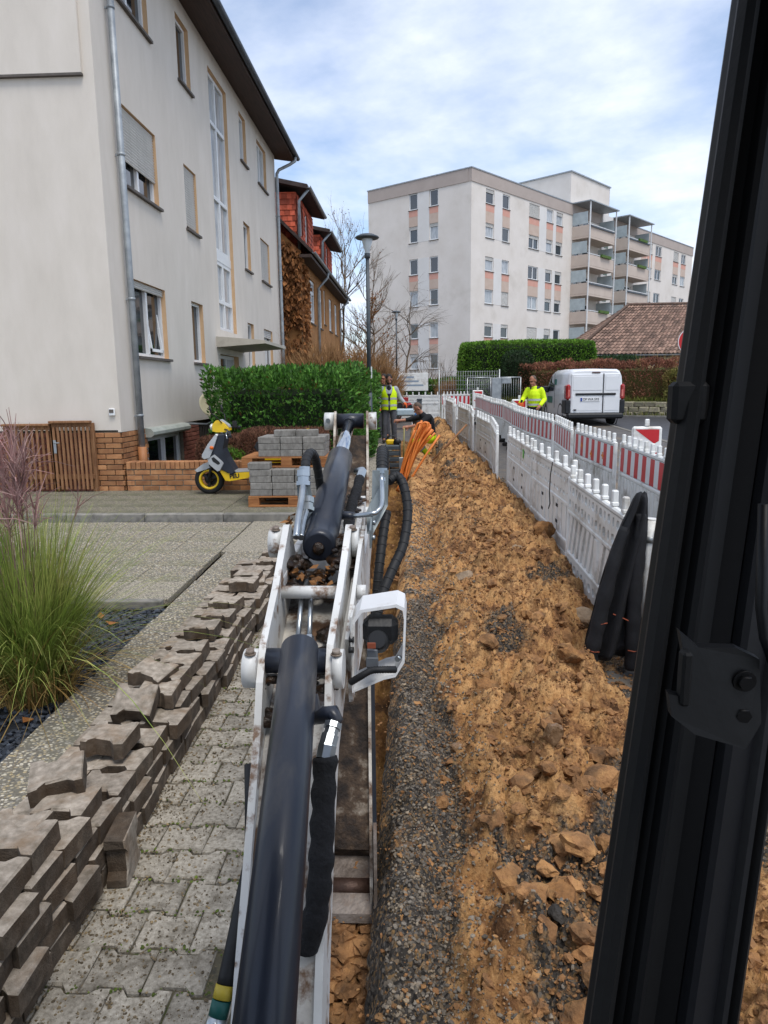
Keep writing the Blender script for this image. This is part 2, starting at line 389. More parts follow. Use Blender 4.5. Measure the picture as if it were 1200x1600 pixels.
PAVEMENT = bpy.data.objects['pavement']
# newer dark asphalt strip and pale gutter stones at the far side of the street
ob = sheet('road_patch', [6.62, 8, 10.2], [10, 14, 18, 23, 27, 31], lambda x, y: gz(y) - .024, M_asph_dark)
M_kerb = mat('kerb_concrete', ['#5f5d57', '#7b7871', '#8c8880'], .85, 12, 8, .5, 120, dirt=('#4c4a38', .6), rnd=.12)
mb = MB(); mb.rbox((-.07, -.49, -.12), (.07, .49, .01), .008); KM = mb.mesh('gutter_stone', M_kerb)
for k in range(18): o = link('gutter_stone', KM, bpy.data.objects['street']); o.location = (6.52, 9 + k, gz(9 + k) - .022); o.rotation_euler = (R(1.4), 0, 0)

# ------------------------------------------------------------------ pavers of the pavement
M_paver = mat('paver_concrete', ['#716a5d', '#979083', '#b0a99b'], .92, 60, 10, 1, 220, rnd=.16, dirt=('#4a4234', .7), dscale=9, dlo=.5, dhi=.7)
def paver_outline(L=.2, W=.095, w=.070, g=.0025):
    h = L / 2 - g; W -= g; w -= g
    return [(-h, -W), (-.062, -W), (-.038, -w), (.038, -w), (.062, -W), (h, -W), (h, W), (.062, W), (.038, w), (-.038, w), (-.062, W), (-h, W)]
def paver_mesh(name, m, seed, th=.08, chip=.004):
    rnd = random.Random(seed); bm = bmesh.new()
    o = paver_outline(); o = [(x + rnd.uniform(-1, 1) * chip * .5, y + rnd.uniform(-1, 1) * chip * .5) for x, y in o]
    rings = []
    for (z, ins) in ((-th / 2, 0), (th / 2 - .007, 0), (th / 2 - .001, .008)):
        rg = []
        for (x, y) in o:
            l = math.hypot(x, y); f = 1 - ins / l; rg.append(bm.verts.new((x * f + rnd.uniform(-1, 1) * chip * .3, y * f + rnd.uniform(-1, 1) * chip * .3, z + rnd.uniform(-1, 1) * chip * .3)))
        rings.append(rg)
    for a, b in zip(rings, rings[1:]):
        for i in range(12): bm.faces.new((a[i], a[(i + 1) % 12], b[(i + 1) % 12], b[i]))
    for rg, fl in ((rings[0], True), (rings[-1], False)):
        # left head, waist, right head
        for q in ((0, 1, 10, 11), (1, 2, 9, 10), (2, 3, 8, 9), (3, 4, 7, 8), (4, 5, 6, 7)):
            f = [rg[i] for i in q]; bm.faces.new(f[::-1] if fl else f)
    me = bpy.data.meshes.new(name); bm.to_mesh(me); bm.free(); me.materials.append(m); return me
PV = [paver_mesh('paver', M_paver, s) for s in range(6)]
rp = random.Random(5); row = 0; y = 1.15; npav = 0
while y < 8.7 and npav < 300:
    xs = [-.575 - .1 - (.1 if row % 2 else 0) - .2 * k for k in range(5)]
    for x in xs:
        if x < -1.42 - .02: continue
        o = link('paver', PV[rp.randrange(6)], PAVEMENT); o.location = (x + rp.uniform(-.003, .003), y + rp.uniform(-.003, .003), gz(y) - .04 + rp.uniform(-.003, .003))
        o.rotation_euler = (R(1.43 + rp.uniform(-.5, .5)), R(rp.uniform(-.5, .5)), R(rp.uniform(-.6, .6)) + (PI if rp.random() < .5 else 0)); npav += 1
    y += .165; row += 1
# farther pavers, too small to pick apart: joined
mb = MB(); ol = paver_outline()
while y < 19:
    for k in range(5):
        x = -.575 - .1 - (.1 if row % 2 else 0) - .2 * k
        if x > -1.42: mb.prism(ol, -.06, rp.uniform(-.004, .004), 'z', 0, Matrix.Translation((x, y, gz(y))), .006)
    y += .165; row += 1
tag(mb.build('far_pavers', M_paver, PAVEMENT), kind='stuff')

# crumbs of sand and soil lying on the pavers
def crumbs(name, n, xf, yf, zf, size, m, ico=0, flat=.7, tint=True, kind='stuff', parent=None, jag=.34):
    bm = bmesh.new(); bmesh.ops.create_icosphere(bm, subdivisions=ico + 1 if ico else 1, radius=1); bm.verts.ensure_lookup_table()
    bv = np.array([v.co for v in bm.verts]); bf = np.array([[v.index for v in f.verts] for f in bm.faces]); bm.free()
    x = xf(n); y = yf(n); s = size(n, y); nv = len(bv)
    j = 1 + RNG.uniform(-jag, jag, (n, nv, 1)); P = bv[None] * j * np.stack([s * RNG.uniform(.75, 1.35, n), s * RNG.uniform(.75, 1.35, n), s * flat * RNG.uniform(.7, 1.2, n)], 1)[:, None, :]
    a = RNG.random(n) * 6.283; c, sn = np.cos(a)[:, None], np.sin(a)[:, None]
    tl = RNG.normal(0, .35, n)[:, None]
    z0 = P[..., 2] * np.cos(tl) + P[..., 0] * np.sin(tl)
    X = P[..., 0] * c - P[..., 1] * sn + x[:, None]; Y = P[..., 0] * sn + P[..., 1] * c + y[:, None]; Z = z0 + (zf(x, y) + s * flat * .35)[:, None]
    V = np.stack([X, Y, Z], -1).reshape(-1, 3); F = (bf[None] + (np.arange(n) * nv)[:, None, None]).reshape(-1, 3)
    t = np.repeat(RNG.random(n), len(bf))
    o = np_mesh(name, V, F, m, False, {'tint': ('FACE', t)}, parent)
    return tag(o, kind=kind) if kind else o
M_crumb = mat('loose_grit', ['#4b4234', '#6d604b', '#86724f'], .95, 20, 5, .6, 200, attr='tint')
gzv = lambda x, y: .025 * y
crumbs('grit', 9000, lambda n: -1.2 + .62 * RNG.random(n) ** 1.9, lambda n: 1.2 * np.exp(RNG.random(n) * 1.9), gzv, lambda n, y: (.0018 + .004 * RNG.random(n) ** 3) * (.7 + .16 * y), M_crumb)
M_moss = mat('moss', ['#2e3a12', '#4f5c22', '#5d6a2a'], 1, 30, 5, .8, 200, attr='tint')
mo_rows = RNG.integers(0, 42, 1500)
crumbs('moss', 1500, lambda n: RNG.choice([-.65, -.75, -.87, -.97, -1.02, -1.12], n) + RNG.normal(0, .05, n), lambda n: 1.15 + .165 * mo_rows + .0825 + RNG.normal(0, .010, n), gzv, lambda n, y: (.003 + .004 * RNG.random(n)) * (.7 + .12 * y), M_moss, flat=.4)

# ------------------------------------------------------------------ slabs of the front garden
PEB = ['#a1967f', '#858074', '#b9b09b', '#6f685c', '#b09f7c', '#8f8a82', '#c9c1af', '#95876d', '#64605a', '#a8a192']
M_slab = pebble_mat('aggregate_slab', PEB, 62, .8, .8, dirt=('#5d5f3e', .4), dscale=1.7)
M_cope = pebble_mat('aggregate_coping', PEB, 58, .8, 1.0, dirt=('#6a6850', .35), dscale=2.2)
M_slab_pale = pebble_mat('pale_aggregate_slab', ['#a9a08d', '#9a917d', '#b5ad9c', '#8d8472'], 90, .8, .5)
FG = tag(np_mesh('forecourt', [(-8, 5.35, l1(5.35) - .05), (-2.05, 5.35, l1(5.35) - .05), (-2.05, 8.6, l1(8.6) - .05), (-8, 8.6, l1(8.6) - .05)], [(0, 1, 2, 3)], M_joint), kind='structure')
def slab(name, x0, y0, x1, y1, zf, th, m, parent, r=.006, dz=0.0):
    cx, cy_ = (x0 + x1) / 2, (y0 + y1) / 2; mb = MB(); mb.rbox((x0 - cx + .003, y0 - cy_ + .003, -th), (x1 - cx - .003, y1 - cy_ - .003, 0), r)
    o = mb.build(name, m, parent); o.location = (cx, cy_, zf(cy_) + dz + random.uniform(-.003, .003)); o.rotation_euler = (math.atan(.0225) if zf is l1 else 0, 0, 0); return o
yy = 5.47
for j in range(6):
    xx = -2.03
    for i in range(11):
        slab('slab', xx - .5, yy, xx, yy + .5, l1, .06, M_slab_pale if (j == 0 and i < 2) else M_slab, FG); xx -= .5
    yy += .5
# coping along the pavement, then flush slabs
COP = thing('garden_coping', 'long pebbled concrete coping along the black gravel bed and the pavement', 'coping', (-1.8, 4, l1(4)))
for k in range(8):
    y0 = -1.0 + k * 1.0; o = slab('slab', -2.05 + .012 * k - .06 * (k < 4), y0, -1.66 + .013 * k, y0 + 1.0, l1, .16, M_cope, None, .012)
    o.parent = COP; o.location = Vector(o.location) - Vector(COP.location)
for k in range(3):
    o = slab('slab', -2.02, 7.02 + k * .52, -1.48, 7.54 + k * .52, l1, .06, M_slab_pale, FG, .006, -.004)
# grey kerb between gravel bed and slabs
mb = MB(); mb.rbox((-3.6, 5.38, -.05), (-2.06, 5.46, l1(5.4) + .01), .008); tag(mb.build('bed_edging', M_kerb), 'smooth grey concrete edging between black gravel bed and pebble slabs', 'edging')
# upstand kerb and scooter forecourt
FC = tag(np_mesh('upper_forecourt', [(-8, 8.62, L2 - .05), (-1.45, 8.62, L2 - .05), (-1.45, 10.7, L2 - .05), (-8, 10.7, L2 - .05)], [(0, 1, 2, 3)], M_joint), kind='structure')
kx = -7.4
for k in range(6):
    mb = MB(); mb.rbox((-.497, -.05, -.25), (.497, .05, 0), .012); o = mb.build('kerb_stone', M_kerb, FC); o.location = (kx + .5 + k * 1.0, 8.58, L2 + .008)
M_slab_dark = pebble_mat('mossy_aggregate_slab', ['#857d6a', '#6c6556', '#988e74', '#5b564a', '#7f7e5e'], 62, .85, .9, dirt=('#42482a', .6), dscale=2.4)
for j in range(4):
    for i in range(12): slab('slab', -1.48 - .5 * (i + 1), 8.64 + .5 * j, -1.48 - .5 * i, 9.14 + .5 * j, lambda y: L2, .06, M_slab_dark, FC)

# black gravel
M_grav = mat('basalt_gravel', ['#20242b', '#333942', '#454b55'], .6, 18, 4, .3, 150, attr='tint')
sheet('gravel_bed', [-9, -5, -3, -2.02], [-1, 2, 4, 5.4], lambda x, y: .025 * y + .03, mat('gravel_base', ['#17191d', '#26292e'], .9, 30, 5, .8, 90))
crumbs('gravel', 9000, lambda n: -4.6 + 2.58 * RNG.random(n) ** .75, lambda n: 2.2 + 3.2 * RNG.random(n), lambda x, y: .025 * y + .035, lambda n, y: .010 + .012 * RNG.random(n), M_grav, flat=.75)

# ================================================================== WHITE HOUSE
M_plaster = mat('white_plaster', ['#cbc3b8', '#d1c9be', '#d6cec4'], .92, 3, 10, .5, 190, dirt=('#bab1a5', .25), dscale=.6, dlo=.45, stretch=(1, 1, .35))
M_reveal = mat('tan_reveal', ['#c39f78', '#cdac88'], .9, 5, 4)
M_wframe = mat('white_window_frame', ['#d5d7d8', '#e0e2e2'], .45, 4, 3)
M_pane = glass_mat('window_pane', '#151b20')
M_pane_curtain = mat('curtained_pane', ['#7b8288', '#a9aeb2', '#c3c6c8'], .12, 3, 3, stretch=(6, 6, .6), spec=.8)
M_sill = mat('slate_sill', ['#4e4843', '#625b55'], .7, 8, 5)
M_shut = mat('roller_shutter', ['#c6c4bf', '#d2d0cb'], .6, 3, 3)
M_zinc = mat('zinc', ['#7f858a', '#969ca0', '#aab0b3'], .5, 5, 6, .1, 40, metal=.35, rvar=.1)
M_zincd = mat('dark_gutter', ['#3b4149', '#525a63'], .45, 3, 5, metal=.3)
M_soffit = mat('brown_soffit', ['#2e2320', '#3f302a', '#4a3931'], .7, 4, 5, stretch=(8, .5, 8))
M_rooftile = mat('dark_roof', ['#2f2a28', '#453d39'], .85, 8, 5, .5, 20)
M_brick = mat('clinker_brick', ['#84583b', '#9c6d48', '#b08259'], .85, 7, 6, .5, 160, rnd=.25, dirt=('#4b3a2c', .5), dscale=14)
M_brickr = mat('red_brick', ['#764536', '#8a5344', '#966252'], .88, 7, 6, .5, 160, rnd=.2, dirt=('#4b3a33', .5), dscale=14)
M_mortar = mat('mortar', ['#6f675b', '#857c6e'], .95, 20, 5, .5, 200)
M_wood = mat('weathered_wood', ['#6d4a30', '#8a6242', '#9b7552'], .8, 6, 6, .4, 60, stretch=(6, 6, .7), rnd=.15)

def facade(mb, s0, s1, z0, z1, holes, P, depth=.14, mi=0, mir=1):
    """rectangular wall with real openings; P(s,z,d) maps to space, d grows into the house"""
    ss = sorted({s0, s1, *[h[0] for h in holes], *[h[1] for h in holes]}); zs = sorted({z0, z1, *[h[2] for h in holes], *[h[3] for h in holes]})
    for a, b in zip(ss, ss[1:]):
        for c, d in zip(zs, zs[1:]):
            m, k = (a + b) / 2, (c + d) / 2
            if any(h[0] < m < h[1] and h[2] < k < h[3] for h in holes): continue
            mb.add([P(a, c, 0), P(b, c, 0), P(b, d, 0), P(a, d, 0)], [(0, 1, 2, 3)], mi)
    for h in holes:
        a, b, c, d = h[:4]
        for (p, q) in (((a, c), (b, c)), ((b, c), (b, d)), ((b, d), (a, d)), ((a, d), (a, c))):
            mb.add([P(*p, 0), P(*q, 0), P(*q, depth), P(*p, depth)], [(0, 1, 2, 3)], mir)

def window(parent, P, a, b, c, d, depth=.13, cols=2, shutter=0., fr=.06, sill=True, rows=(), tilt=False, mats=None, pane=None, sillout=.06, name='window', tall=False):
    """frame with panes set in an opening; children: pane, sill, roller_shutter"""
    mw = mats or M_wframe; mb = MB()
    def bar(s0, s1, z0, z1, d0, d1, mi=0, tgt=None):
        t = mb if tgt is None else tgt
        vs = [P(s, z, dd) for dd in (d0, d1) for (s, z) in ((s0, z0), (s1, z0), (s1, z1), (s0, z1))]
        t.add(vs, [(0, 1, 2, 3), (4, 7, 6, 5), (0, 4, 5, 1), (1, 5, 6, 2), (2, 6, 7, 3), (3, 7, 4, 0)], mi)
    D0, D1 = depth - .05, depth + .02
    bar(a, b, c, c + fr, D0, D1); bar(a, b, d - fr, d, D0, D1); bar(a, a + fr, c + fr, d - fr, D0, D1); bar(b - fr, b, c + fr, d - fr, D0, D1)
    xs = [a + (b - a) * k / cols for k in range(cols + 1)]
    for x in xs[1:-1]: bar(x - fr * .6, x + fr * .6, c + fr, d - fr, D0 - .004, D1 - .004)
    for z in rows: bar(a + fr, b - fr, z - fr * .5, z + fr * .5, D0 - .008, D1 - .008)
    w = mb.build(name, mw, parent)
    zz = [c + fr, *sorted(rows), d - fr]
    for x0, x1 in zip(xs, xs[1:]):
        for z0, z1 in zip(zz, zz[1:]):
            g = MB(); g.add([P(x0 + .01, z0 - .01, depth), P(x1 - .01, z0 - .01, depth), P(x1 - .01, z1 + .01, depth), P(x0 + .01, z1 + .01, depth)], [(0, 1, 2, 3)])
            g.build('pane', (pane if pane else M_pane), w)
    if sill:
        g = MB(); bar(a - .05, b + .05, c - .045, c - .002, -sillout, depth - .05, 0, g); g.build('sill', M_sill, w)
    if shutter > 0:
        g = MB(); zb = d - (d - c) * shutter; n = max(3, int((d - zb) / .045)); h = (d - zb) / n
        for k in range(n):
            z = zb + k * h; vs = [P(a + .012, z, .055), P(b - .012, z, .055), P(b - .012, z + h * .5, .040), P(a + .012, z + h * .5, .040), P(b - .012, z + h * .92, .055), P(a + .012, z + h * .92, .055), P(b - .012, z + h, .06), P(a + .012, z + h, .06)]
            g.add(vs, [(0, 1, 2, 3), (3, 2, 4, 5), (5, 4, 6, 7)])
        g.build('roller_shutter', M_shut, w)
    return w

HX, HY0, HY1 = -4.5, 10.65, 24.1
HOUSE = thing('apartment_house', 'pale plastered three storey house on a brick basement beside the forecourt', 'house', (0, 0, 0))
Pf = lambda s, z, d: (HX - d, s, z)
Pg = lambda s, z, d: (s, HY0 + d, z)
wins = []   # y0,y1,z0,z1,cols,shutter
for (z0, z1, row) in ((7.78, 8.95, 0), (5.07, 6.27, 1), (2.47, 3.68, 2)):
    wins += [(11.52, 13.0, z0, z1, 2, (.25, .66, .1)[row]), (14.52, 15.3, z0, z1, 1, (0, .93, 0)[row]), (19.38, 20.1, z0, z1, 1, 0), (21.45, 22.7, z0, z1, 2, (0, .97, .2)[row])]
stair = (16.62, 18.15, 3.28, 8.88); door = (16.5, 18.2, .5, 2.72)
mb = MB(); facade(mb, HY0, HY1, 1.32, 9.35, [w[:4] for w in wins] + [stair] + [(door[0], door[1], 1.32, door[3])], Pf, .16)
facade(mb, -14.2, HX, 1.32, 9.35, [], Pg)
mb.add([(HX, HY1, .3), (-14.2, HY1, .3), (-14.2, HY1, 9.35), (HX, HY1, 9.35)], [(0, 1, 2, 3)], 0)
mb.add([(-14.2, HY0, .3), (-14.2, HY1, .3), (-14.2, HY1, 9.35), (-14.2, HY0, 9.35)], [(0, 1, 2, 3)], 0)
mb.add([(-14.2, HY0, 9.35), (HX, HY0, 9.35), (-9.35, HY0, 12.7)], [(0, 1, 2)], 0)
mb.add([(-14.2, HY1, 9.35), (HX, HY1, 9.35), (-9.35, HY1, 12.7)], [(0, 2, 1)], 0)
# lower lip of the plaster, over the brick
mb.box((HX - .05, HY0 - .002, 1.29), (HX - .001, 16.5, 1.32)); mb.build('wall', [M_plaster, M_reveal], HOUSE)
mb = MB(); mb.box((-14.2, HY0 - .055, 6.32), (HX - .16, HY0 - .002, 9.3)); mb.box((-14.2, HY0 - .06, 6.285), (HX - .155, HY0 - .002, 6.318), 1); mb.build('gable_cladding', [M_plaster, M_sill], HOUSE)
for k, w in enumerate(wins): window(HOUSE, Pf, *w[:4], cols=w[4], shutter=w[5], pane=M_pane_curtain if k in (2, 3, 7) else None)
# an opened sash in the lower left window, tilted inwards at the top
mb = MB(); a, b, c, d = 12.32, 12.9, 2.58, 3.58
Pt = lambda s, z, dd: (HX - .05 - dd - (z - c) * .12, s, z)
for r_ in ((a, b, c, c + .05), (a, b, d - .05, d), (a, a + .05, c, d), (b - .05, b, c, d)):
    vs = [Pt(s, z, dd) for dd in (0, .04) for (s, z) in ((r_[0], r_[2]), (r_[1], r_[2]), (r_[1], r_[3]), (r_[0], r_[3]))]
    mb.add(vs, [(0, 1, 2, 3), (4, 7, 6, 5), (0, 4, 5, 1), (1, 5, 6, 2), (2, 6, 7, 3), (3, 7, 4, 0)])
mb.build('tilted_sash', M_wframe, HOUSE)
# stairwell glazing: tall, with a solid white band
a, b, c, d = stair
w = window(HOUSE, Pf, a, b, 5.06, d, cols=2, rows=(6.25, 7.85), fr=.08, sill=False, pane=M_pane_curtain, name='stairwell_window')
w = window(HOUSE, Pf, a, b, c, 4.86, cols=2, rows=(3.95,), fr=.08, sill=False, pane=M_pane_curtain, name='stairwell_window')
mb = MB(); mb.box((HX - .14, a, 4.862), (HX - .07, b, 5.058)); mb.build('window_band', M_wframe, HOUSE)
# entrance
mb = MB(); a, b, c, d = door
for (s0, s1, z0, z1) in ((a, a + .08, c, d), (b - .08, b, c, d), (a + .08, b - .08, d - .08, d), (a + .9, a + .98, c, d - .08), (a + .08, b - .08, c + .9, c + 1.0)): mb.box((HX - .18, s0, z0), (HX - .12, s1, z1))
for k in range(6): mb.box((HX - .17, a + 1.02 + k * .1, c + 1.0), (HX - .14, a + 1.05 + k * .1, d - .08))
dr = mb.build('door', M_wframe, HOUSE)
mb = MB(); mb.add([(HX - .16, a, c), (HX - .16, b, c), (HX - .16, b, d), (HX - .16, a, d)], [(0, 1, 2, 3)]); mb.build('pane', M_pane, dr)
mb = MB(); mb.box((HX - .16, a, d + .002), (HX - .05, b, 3.28)); mb.build('lintel_panel', mat('dark_panel', ['#4b555c', '#5a666d'], .6, 3, 3), HOUSE)
M_canopy = mat('canopy_paint', ['#aaa396', '#bdb6a9'], .8, 4, 6, dirt=('#7a7263', .5))
mb = MB(); mb.prism([(HX, 2.86), (HX + 1.12, 2.93), (HX + 1.12, 3.0), (HX, 3.1)], 16.2, 18.75, 'y'); mb.build('entrance_canopy', M_canopy, HOUSE)
# roof overhang, gutter
mb = MB(); mb.prism([(HX - .05, 9.28), (HX + .62, 9.18), (HX + .62, 9.34), (HX - .05, 9.62)], HY0 - .35, HY1 + .35, 'y'); mb.build('soffit', M_soffit, HOUSE)
mb = MB()
for sg in (-1, 1):
    x0, x1 = (-3.8, -9.35) if sg > 0 else (-14.9, -9.35)
    mb.add([(x0, HY0 - .4, 9.3), (x0, HY1 + .4, 9.3), (x1, HY1 + .4, 13.0), (x1, HY0 - .4, 13.0), (x0, HY0 - .4, 9.42), (x0, HY1 + .4, 9.42), (x1, HY1 + .4, 13.12), (x1, HY0 - .4, 13.12)], [(0, 1, 2, 3), (4, 7, 6, 5), (0, 4, 5, 1), (1, 5, 6, 2), (3, 2, 6, 7), (0, 3, 7, 4)])
mb.build('roof', M_rooftile, HOUSE)
mb = MB(); pr = [(.075 * math.cos(a_), .075 * math.sin(a_)) for a_ in [PI + PI * k / 8 for k in range(9)]] + [(.062 * math.cos(a_), .062 * math.sin(a_)) for a_ in [2 * PI - PI * k / 8 for k in range(9)]]
mb.prism([(x + HX + .70, z + 9.30) for x, z in pr], HY0 - .35, HY1 + .42, 'y', smooth=False); mb.build('gutter', M_zincd, HOUSE)
def downpipe(y, zt, top=True):
    mb = MB(); pts = []
    if top: pts = [(HX + .68, y + .12, 9.23), (HX + .68, y + .08, 9.1), (HX + .5, y + .04, 8.98), (HX + .16, y, 8.82), (HX + .09, y, 8.7)]
    pts += [(HX + .09, y, 8.6 if top else 9.2), (HX + .09, y, 4), (HX + .09, y, zt)]
    mb.tube(pts, .05, 10)
    for z in (7.4, 5.4, 3.3, 1.5): mb.cyl((HX + .09, y, z), (HX + .09, y, z + .04), .058, 10); mb.box((HX, y - .01, z), (HX + .06, y + .01, z + .03))
    return mb.build('downpipe', M_zinc, HOUSE)
downpipe(11.2, 1.0, False); downpipe(HY1 - .12, .4)
mb = MB(); mb.cyl((HX + .09, 11.2, .4), (HX + .09, 11.2, 1.02), .068, 12); mb.build('standpipe', mat('brown_pipe', ['#94613c', '#a97349'], .6, 4, 3), HOUSE)
# basement: bricks one by one
mb = MB(); mb.box((-14.1, HY0 + .035, .2), (HX - .035, HY0 + .2, 1.30)); mb.box((HX - .2, HY0 + .2, .2), (HX - .035, 11.72, 1.30)); mb.box((HX - .2, 13.62, .2), (HX - .035, 14.55, 1.30)); mb.box((HX - .3, 11.72, .2), (HX - .26, 13.62, 1.3)); mb.box((HX - .2, 16.4, .2), (HX - .035, HY1, 1.30)); mb.box((HX - .4, 14.55, .2), (HX - .36, 16.4, 1.3)); mb.build('basement_wall', M_mortar, HOUSE)
BR = [];
def brickmesh(l, h, dp, m, seed):
    rnd = random.Random(seed); mb = MB(); mb.rbox((-l / 2, 0, -h / 2), (l / 2, dp, h / 2), .005)
    mb.v = [(x + rnd.uniform(-.0015, .0015), y + rnd.uniform(-.002, .002), z + rnd.uniform(-.0015, .0015)) for x, y, z in mb.v]; return mb.mesh('brick', m)
def bricks(parent, meshes, x0, x1, z0, z1, place, L=.24, H=.071, J=.012, off=(0, 0, 0), jit=.003):
    z = z0 + H / 2; r_ = 0
    while z + H / 2 <= z1 + .004:
        x = x0 - (L + J) / 2 * (r_ % 2)
        while x < x1 - .02:
            a, b = max(x, x0), min(x + L, x1)
            if b - a > .04:
                o = link('brick', random.choice(meshes), parent); p, rz = place((a + b) / 2, z); o.location = Vector(p) - Vector(off); o.rotation_euler = (0, 0, rz)
                o.scale = ((b - a) / L, 1, 1); d = random.uniform(-jit, jit); o.location = Vector(o.location) + Vector((math.sin(rz) * d, -math.cos(rz) * d, 0))
            x += L + J
        z += H + J; r_ += 1
bm1 = [brickmesh(.24, .071, .04, M_brick, s) for s in range(4)]; bm2 = [brickmesh(.24, .071, .04, M_brickr, s) for s in range(4)]
bricks(HOUSE, bm1, -5.02, HX, .38, 1.3, lambda s, z: ((s, HY0, z), 0))
bricks(HOUSE, bm1, HY0 + .045, 11.72, .38, 1.3, lambda s, z: ((HX, s, z), PI / 2))
bricks(HOUSE, bm2, 13.62, 14.55, .5, 1.3, lambda s, z: ((HX, s, z), PI / 2))
# gable bricks behind the wooden gates
mb = MB(); z = .38; r_ = 0
while z < 1.28:
    x = -8.4 - .126 * (r_ % 2)
    while x < -5.05:
        b_ = min(x + .24, -5.03); mb.rbox((x, HY0, z), (b_, HY0 + .04, z + .071), .005); x += .252
    z += .083; r_ += 1
tag(mb.build('brickwork', M_brickr, HOUSE), kind='stuff')
# basement window with its hood
w = window(HOUSE, lambda s, z, d: (HX - d, s, z), 11.8, 13.5, .42, 1.13, depth=.12, cols=2, fr=.07, sill=False, name='basement_window')
mb = MB(); mb.prism([(HX - .02, 1.14), (HX + .09, 1.14), (HX + .14, 1.18), (HX + .14, 1.23), (HX + .09, 1.28), (HX - .02, 1.30)], 11.62, 13.6, 'y'); mb.build('shutter_hood', mat('hood_metal', ['#8e948c', '#a9ada6'], .6, 5, 6, dirt=('#5c6152', .6)), HOUSE)
mb = MB()
for k in range(7): mb.cyl((HX - .06, 14.7 + .12 * k, .45), (HX - .06, 14.7 + .12 * k, 1.2), .008, 5)
mb.box((HX - .07, 14.6, 1.2), (HX - .05, 15.6, 1.22)); mb.build('cellar_grille', mat('dark_iron', ['#2a2826', '#3a3735'], .6, 5, 4), HOUSE)
mb = MB(); mb.rbox((-4.66, HY0 - .04, 1.54), (-4.57, HY0 - .001, 1.65), .01); mb.rbox((-4.65, HY0 - .048, 1.585), (-4.58, HY0 - .038, 1.64), .006, 1); mb.build('outdoor_socket', [M_wframe, M_sill], HOUSE)
# satellite dish on its arm
DISH = thing('satellite_dish', 'small beige satellite dish on a grey arm at the house wall behind the hedge', 'satellite dish', (HX, 13.66, 1.05))
mb = MB(); mb.tube([(0, 0, .22), (.42, .02, .2), (.56, .02, .25), (.56, .02, .5)], .02, 8); mb.build('arm', M_zinc, DISH)
mb = MB(); md = Matrix.Translation((.54, -.06, .58)) @ Euler((R(68), 0, R(38))).to_matrix().to_4x4() @ Matrix.Diagonal((1, 1.12, 1, 1))
mb.lathe([(.0, -.045), (.10, -.035), (.17, -.012), (.215, .012), (.22, .006), (.17, -.022), (.12, -.045), (0, -.055)], (0, 0, 0), 28, 0, md); mb.build('dish', mat('beige_dish', ['#a8a288', '#b9b396'], .6, 3, 3), DISH)
mb = MB(); mb.tube([(.55, -.1, .33), (.66, -.34, .45)], .012, 6); mb.cyl((.64, -.32, .46), (.68, -.42, .50), .03, 10); mb.build('receiver', mat('dark_plastic', ['#2b2d30', '#3a3c40'], .5, 5, 3), DISH)

# wooden slat gates before the gable
for gi, (gx0, gx1, zt0, zt1) in enumerate(((-6.28, -5.56, 1.34, 1.40), (-5.54, -4.93, 1.40, 1.44))):
    g = thing('slat_gate', ('left wooden slat gate, part behind the tall pink grass', 'right wooden slat gate beside the brick house corner')[gi], 'gate', ((gx0 + gx1) / 2, HY0 - .12, L2), 0)
    hw = (gx1 - gx0) / 2; n = 9; mb = MB(); mb.rbox((-.018, -.012, .04), (.018, .012, zt1 - L2 - .05), .003); SM = mb.mesh('slat', M_wood)
    for k in range(n): o = link('slat', SM, g); o.location = (-hw + .04 + (2 * hw - .08) * k / (n - 1), 0, 0)
    for z in (.2, zt1 - L2 - .06):
        mb = MB(); mb.rbox((-hw, .014, z), (hw, .04, z + .07), .004); mb.build('rail', M_wood, g)
    mb = MB(); mb.rbox((-hw - .01, -.05, zt1 - L2 - .0), (hw + .01, .06, zt1 - L2 + .035), .006); mb.build('cap_rail', M_wood, g)
    for sx in (-1, 1): mb = MB(); mb.rbox((sx * hw - .03, .042, 0), (sx * hw + .03, .1, zt1 - L2 - .002), .004); mb.build('post', M_wood, g)
    if gi == 1: mb = MB(); mb.tube([(-hw + .05, -.015, .75), (-hw + .05, -.05, .76), (-hw + .14, -.05, .76)], .008, 6); mb.box((-hw + .03, -.02, .6), (-hw + .07, -.013, .8)); mb.build('latch', M_zinc, g)

# low brick wall with a soldier course
BW = thing('garden_wall', 'low brown brick wall with an upright capping course behind the scooter', 'wall', (-2.9, HY0 - .02, L2))
mb = MB(); mb.box((-1.56, .012, -.1), (1.5, .2, .36)); mb.build('wall_core', M_mortar, BW)
bmw = [brickmesh(.24, .071, .1, M_brick, s) for s in range(5)]
bricks(BW, bmw, -4.46, -1.4, L2 + .0, L2 + .34, lambda s, z: ((s, HY0 - .02, z), 0), off=BW.location, jit=.004)
mb = MB(); mb.rbox((-.033, 0, 0), (.033, .23, .112), .005); SB = mb.mesh('brick', M_brick)
x = -4.45
while x < -1.4: o = link('brick', SB, BW); o.location = (x - BW.location[0] + .03, random.uniform(-.012, -.006), .332 + random.uniform(0, .004)); o.rotation_euler = (0, R(random.uniform(-1, 1)), 0); x += .0765
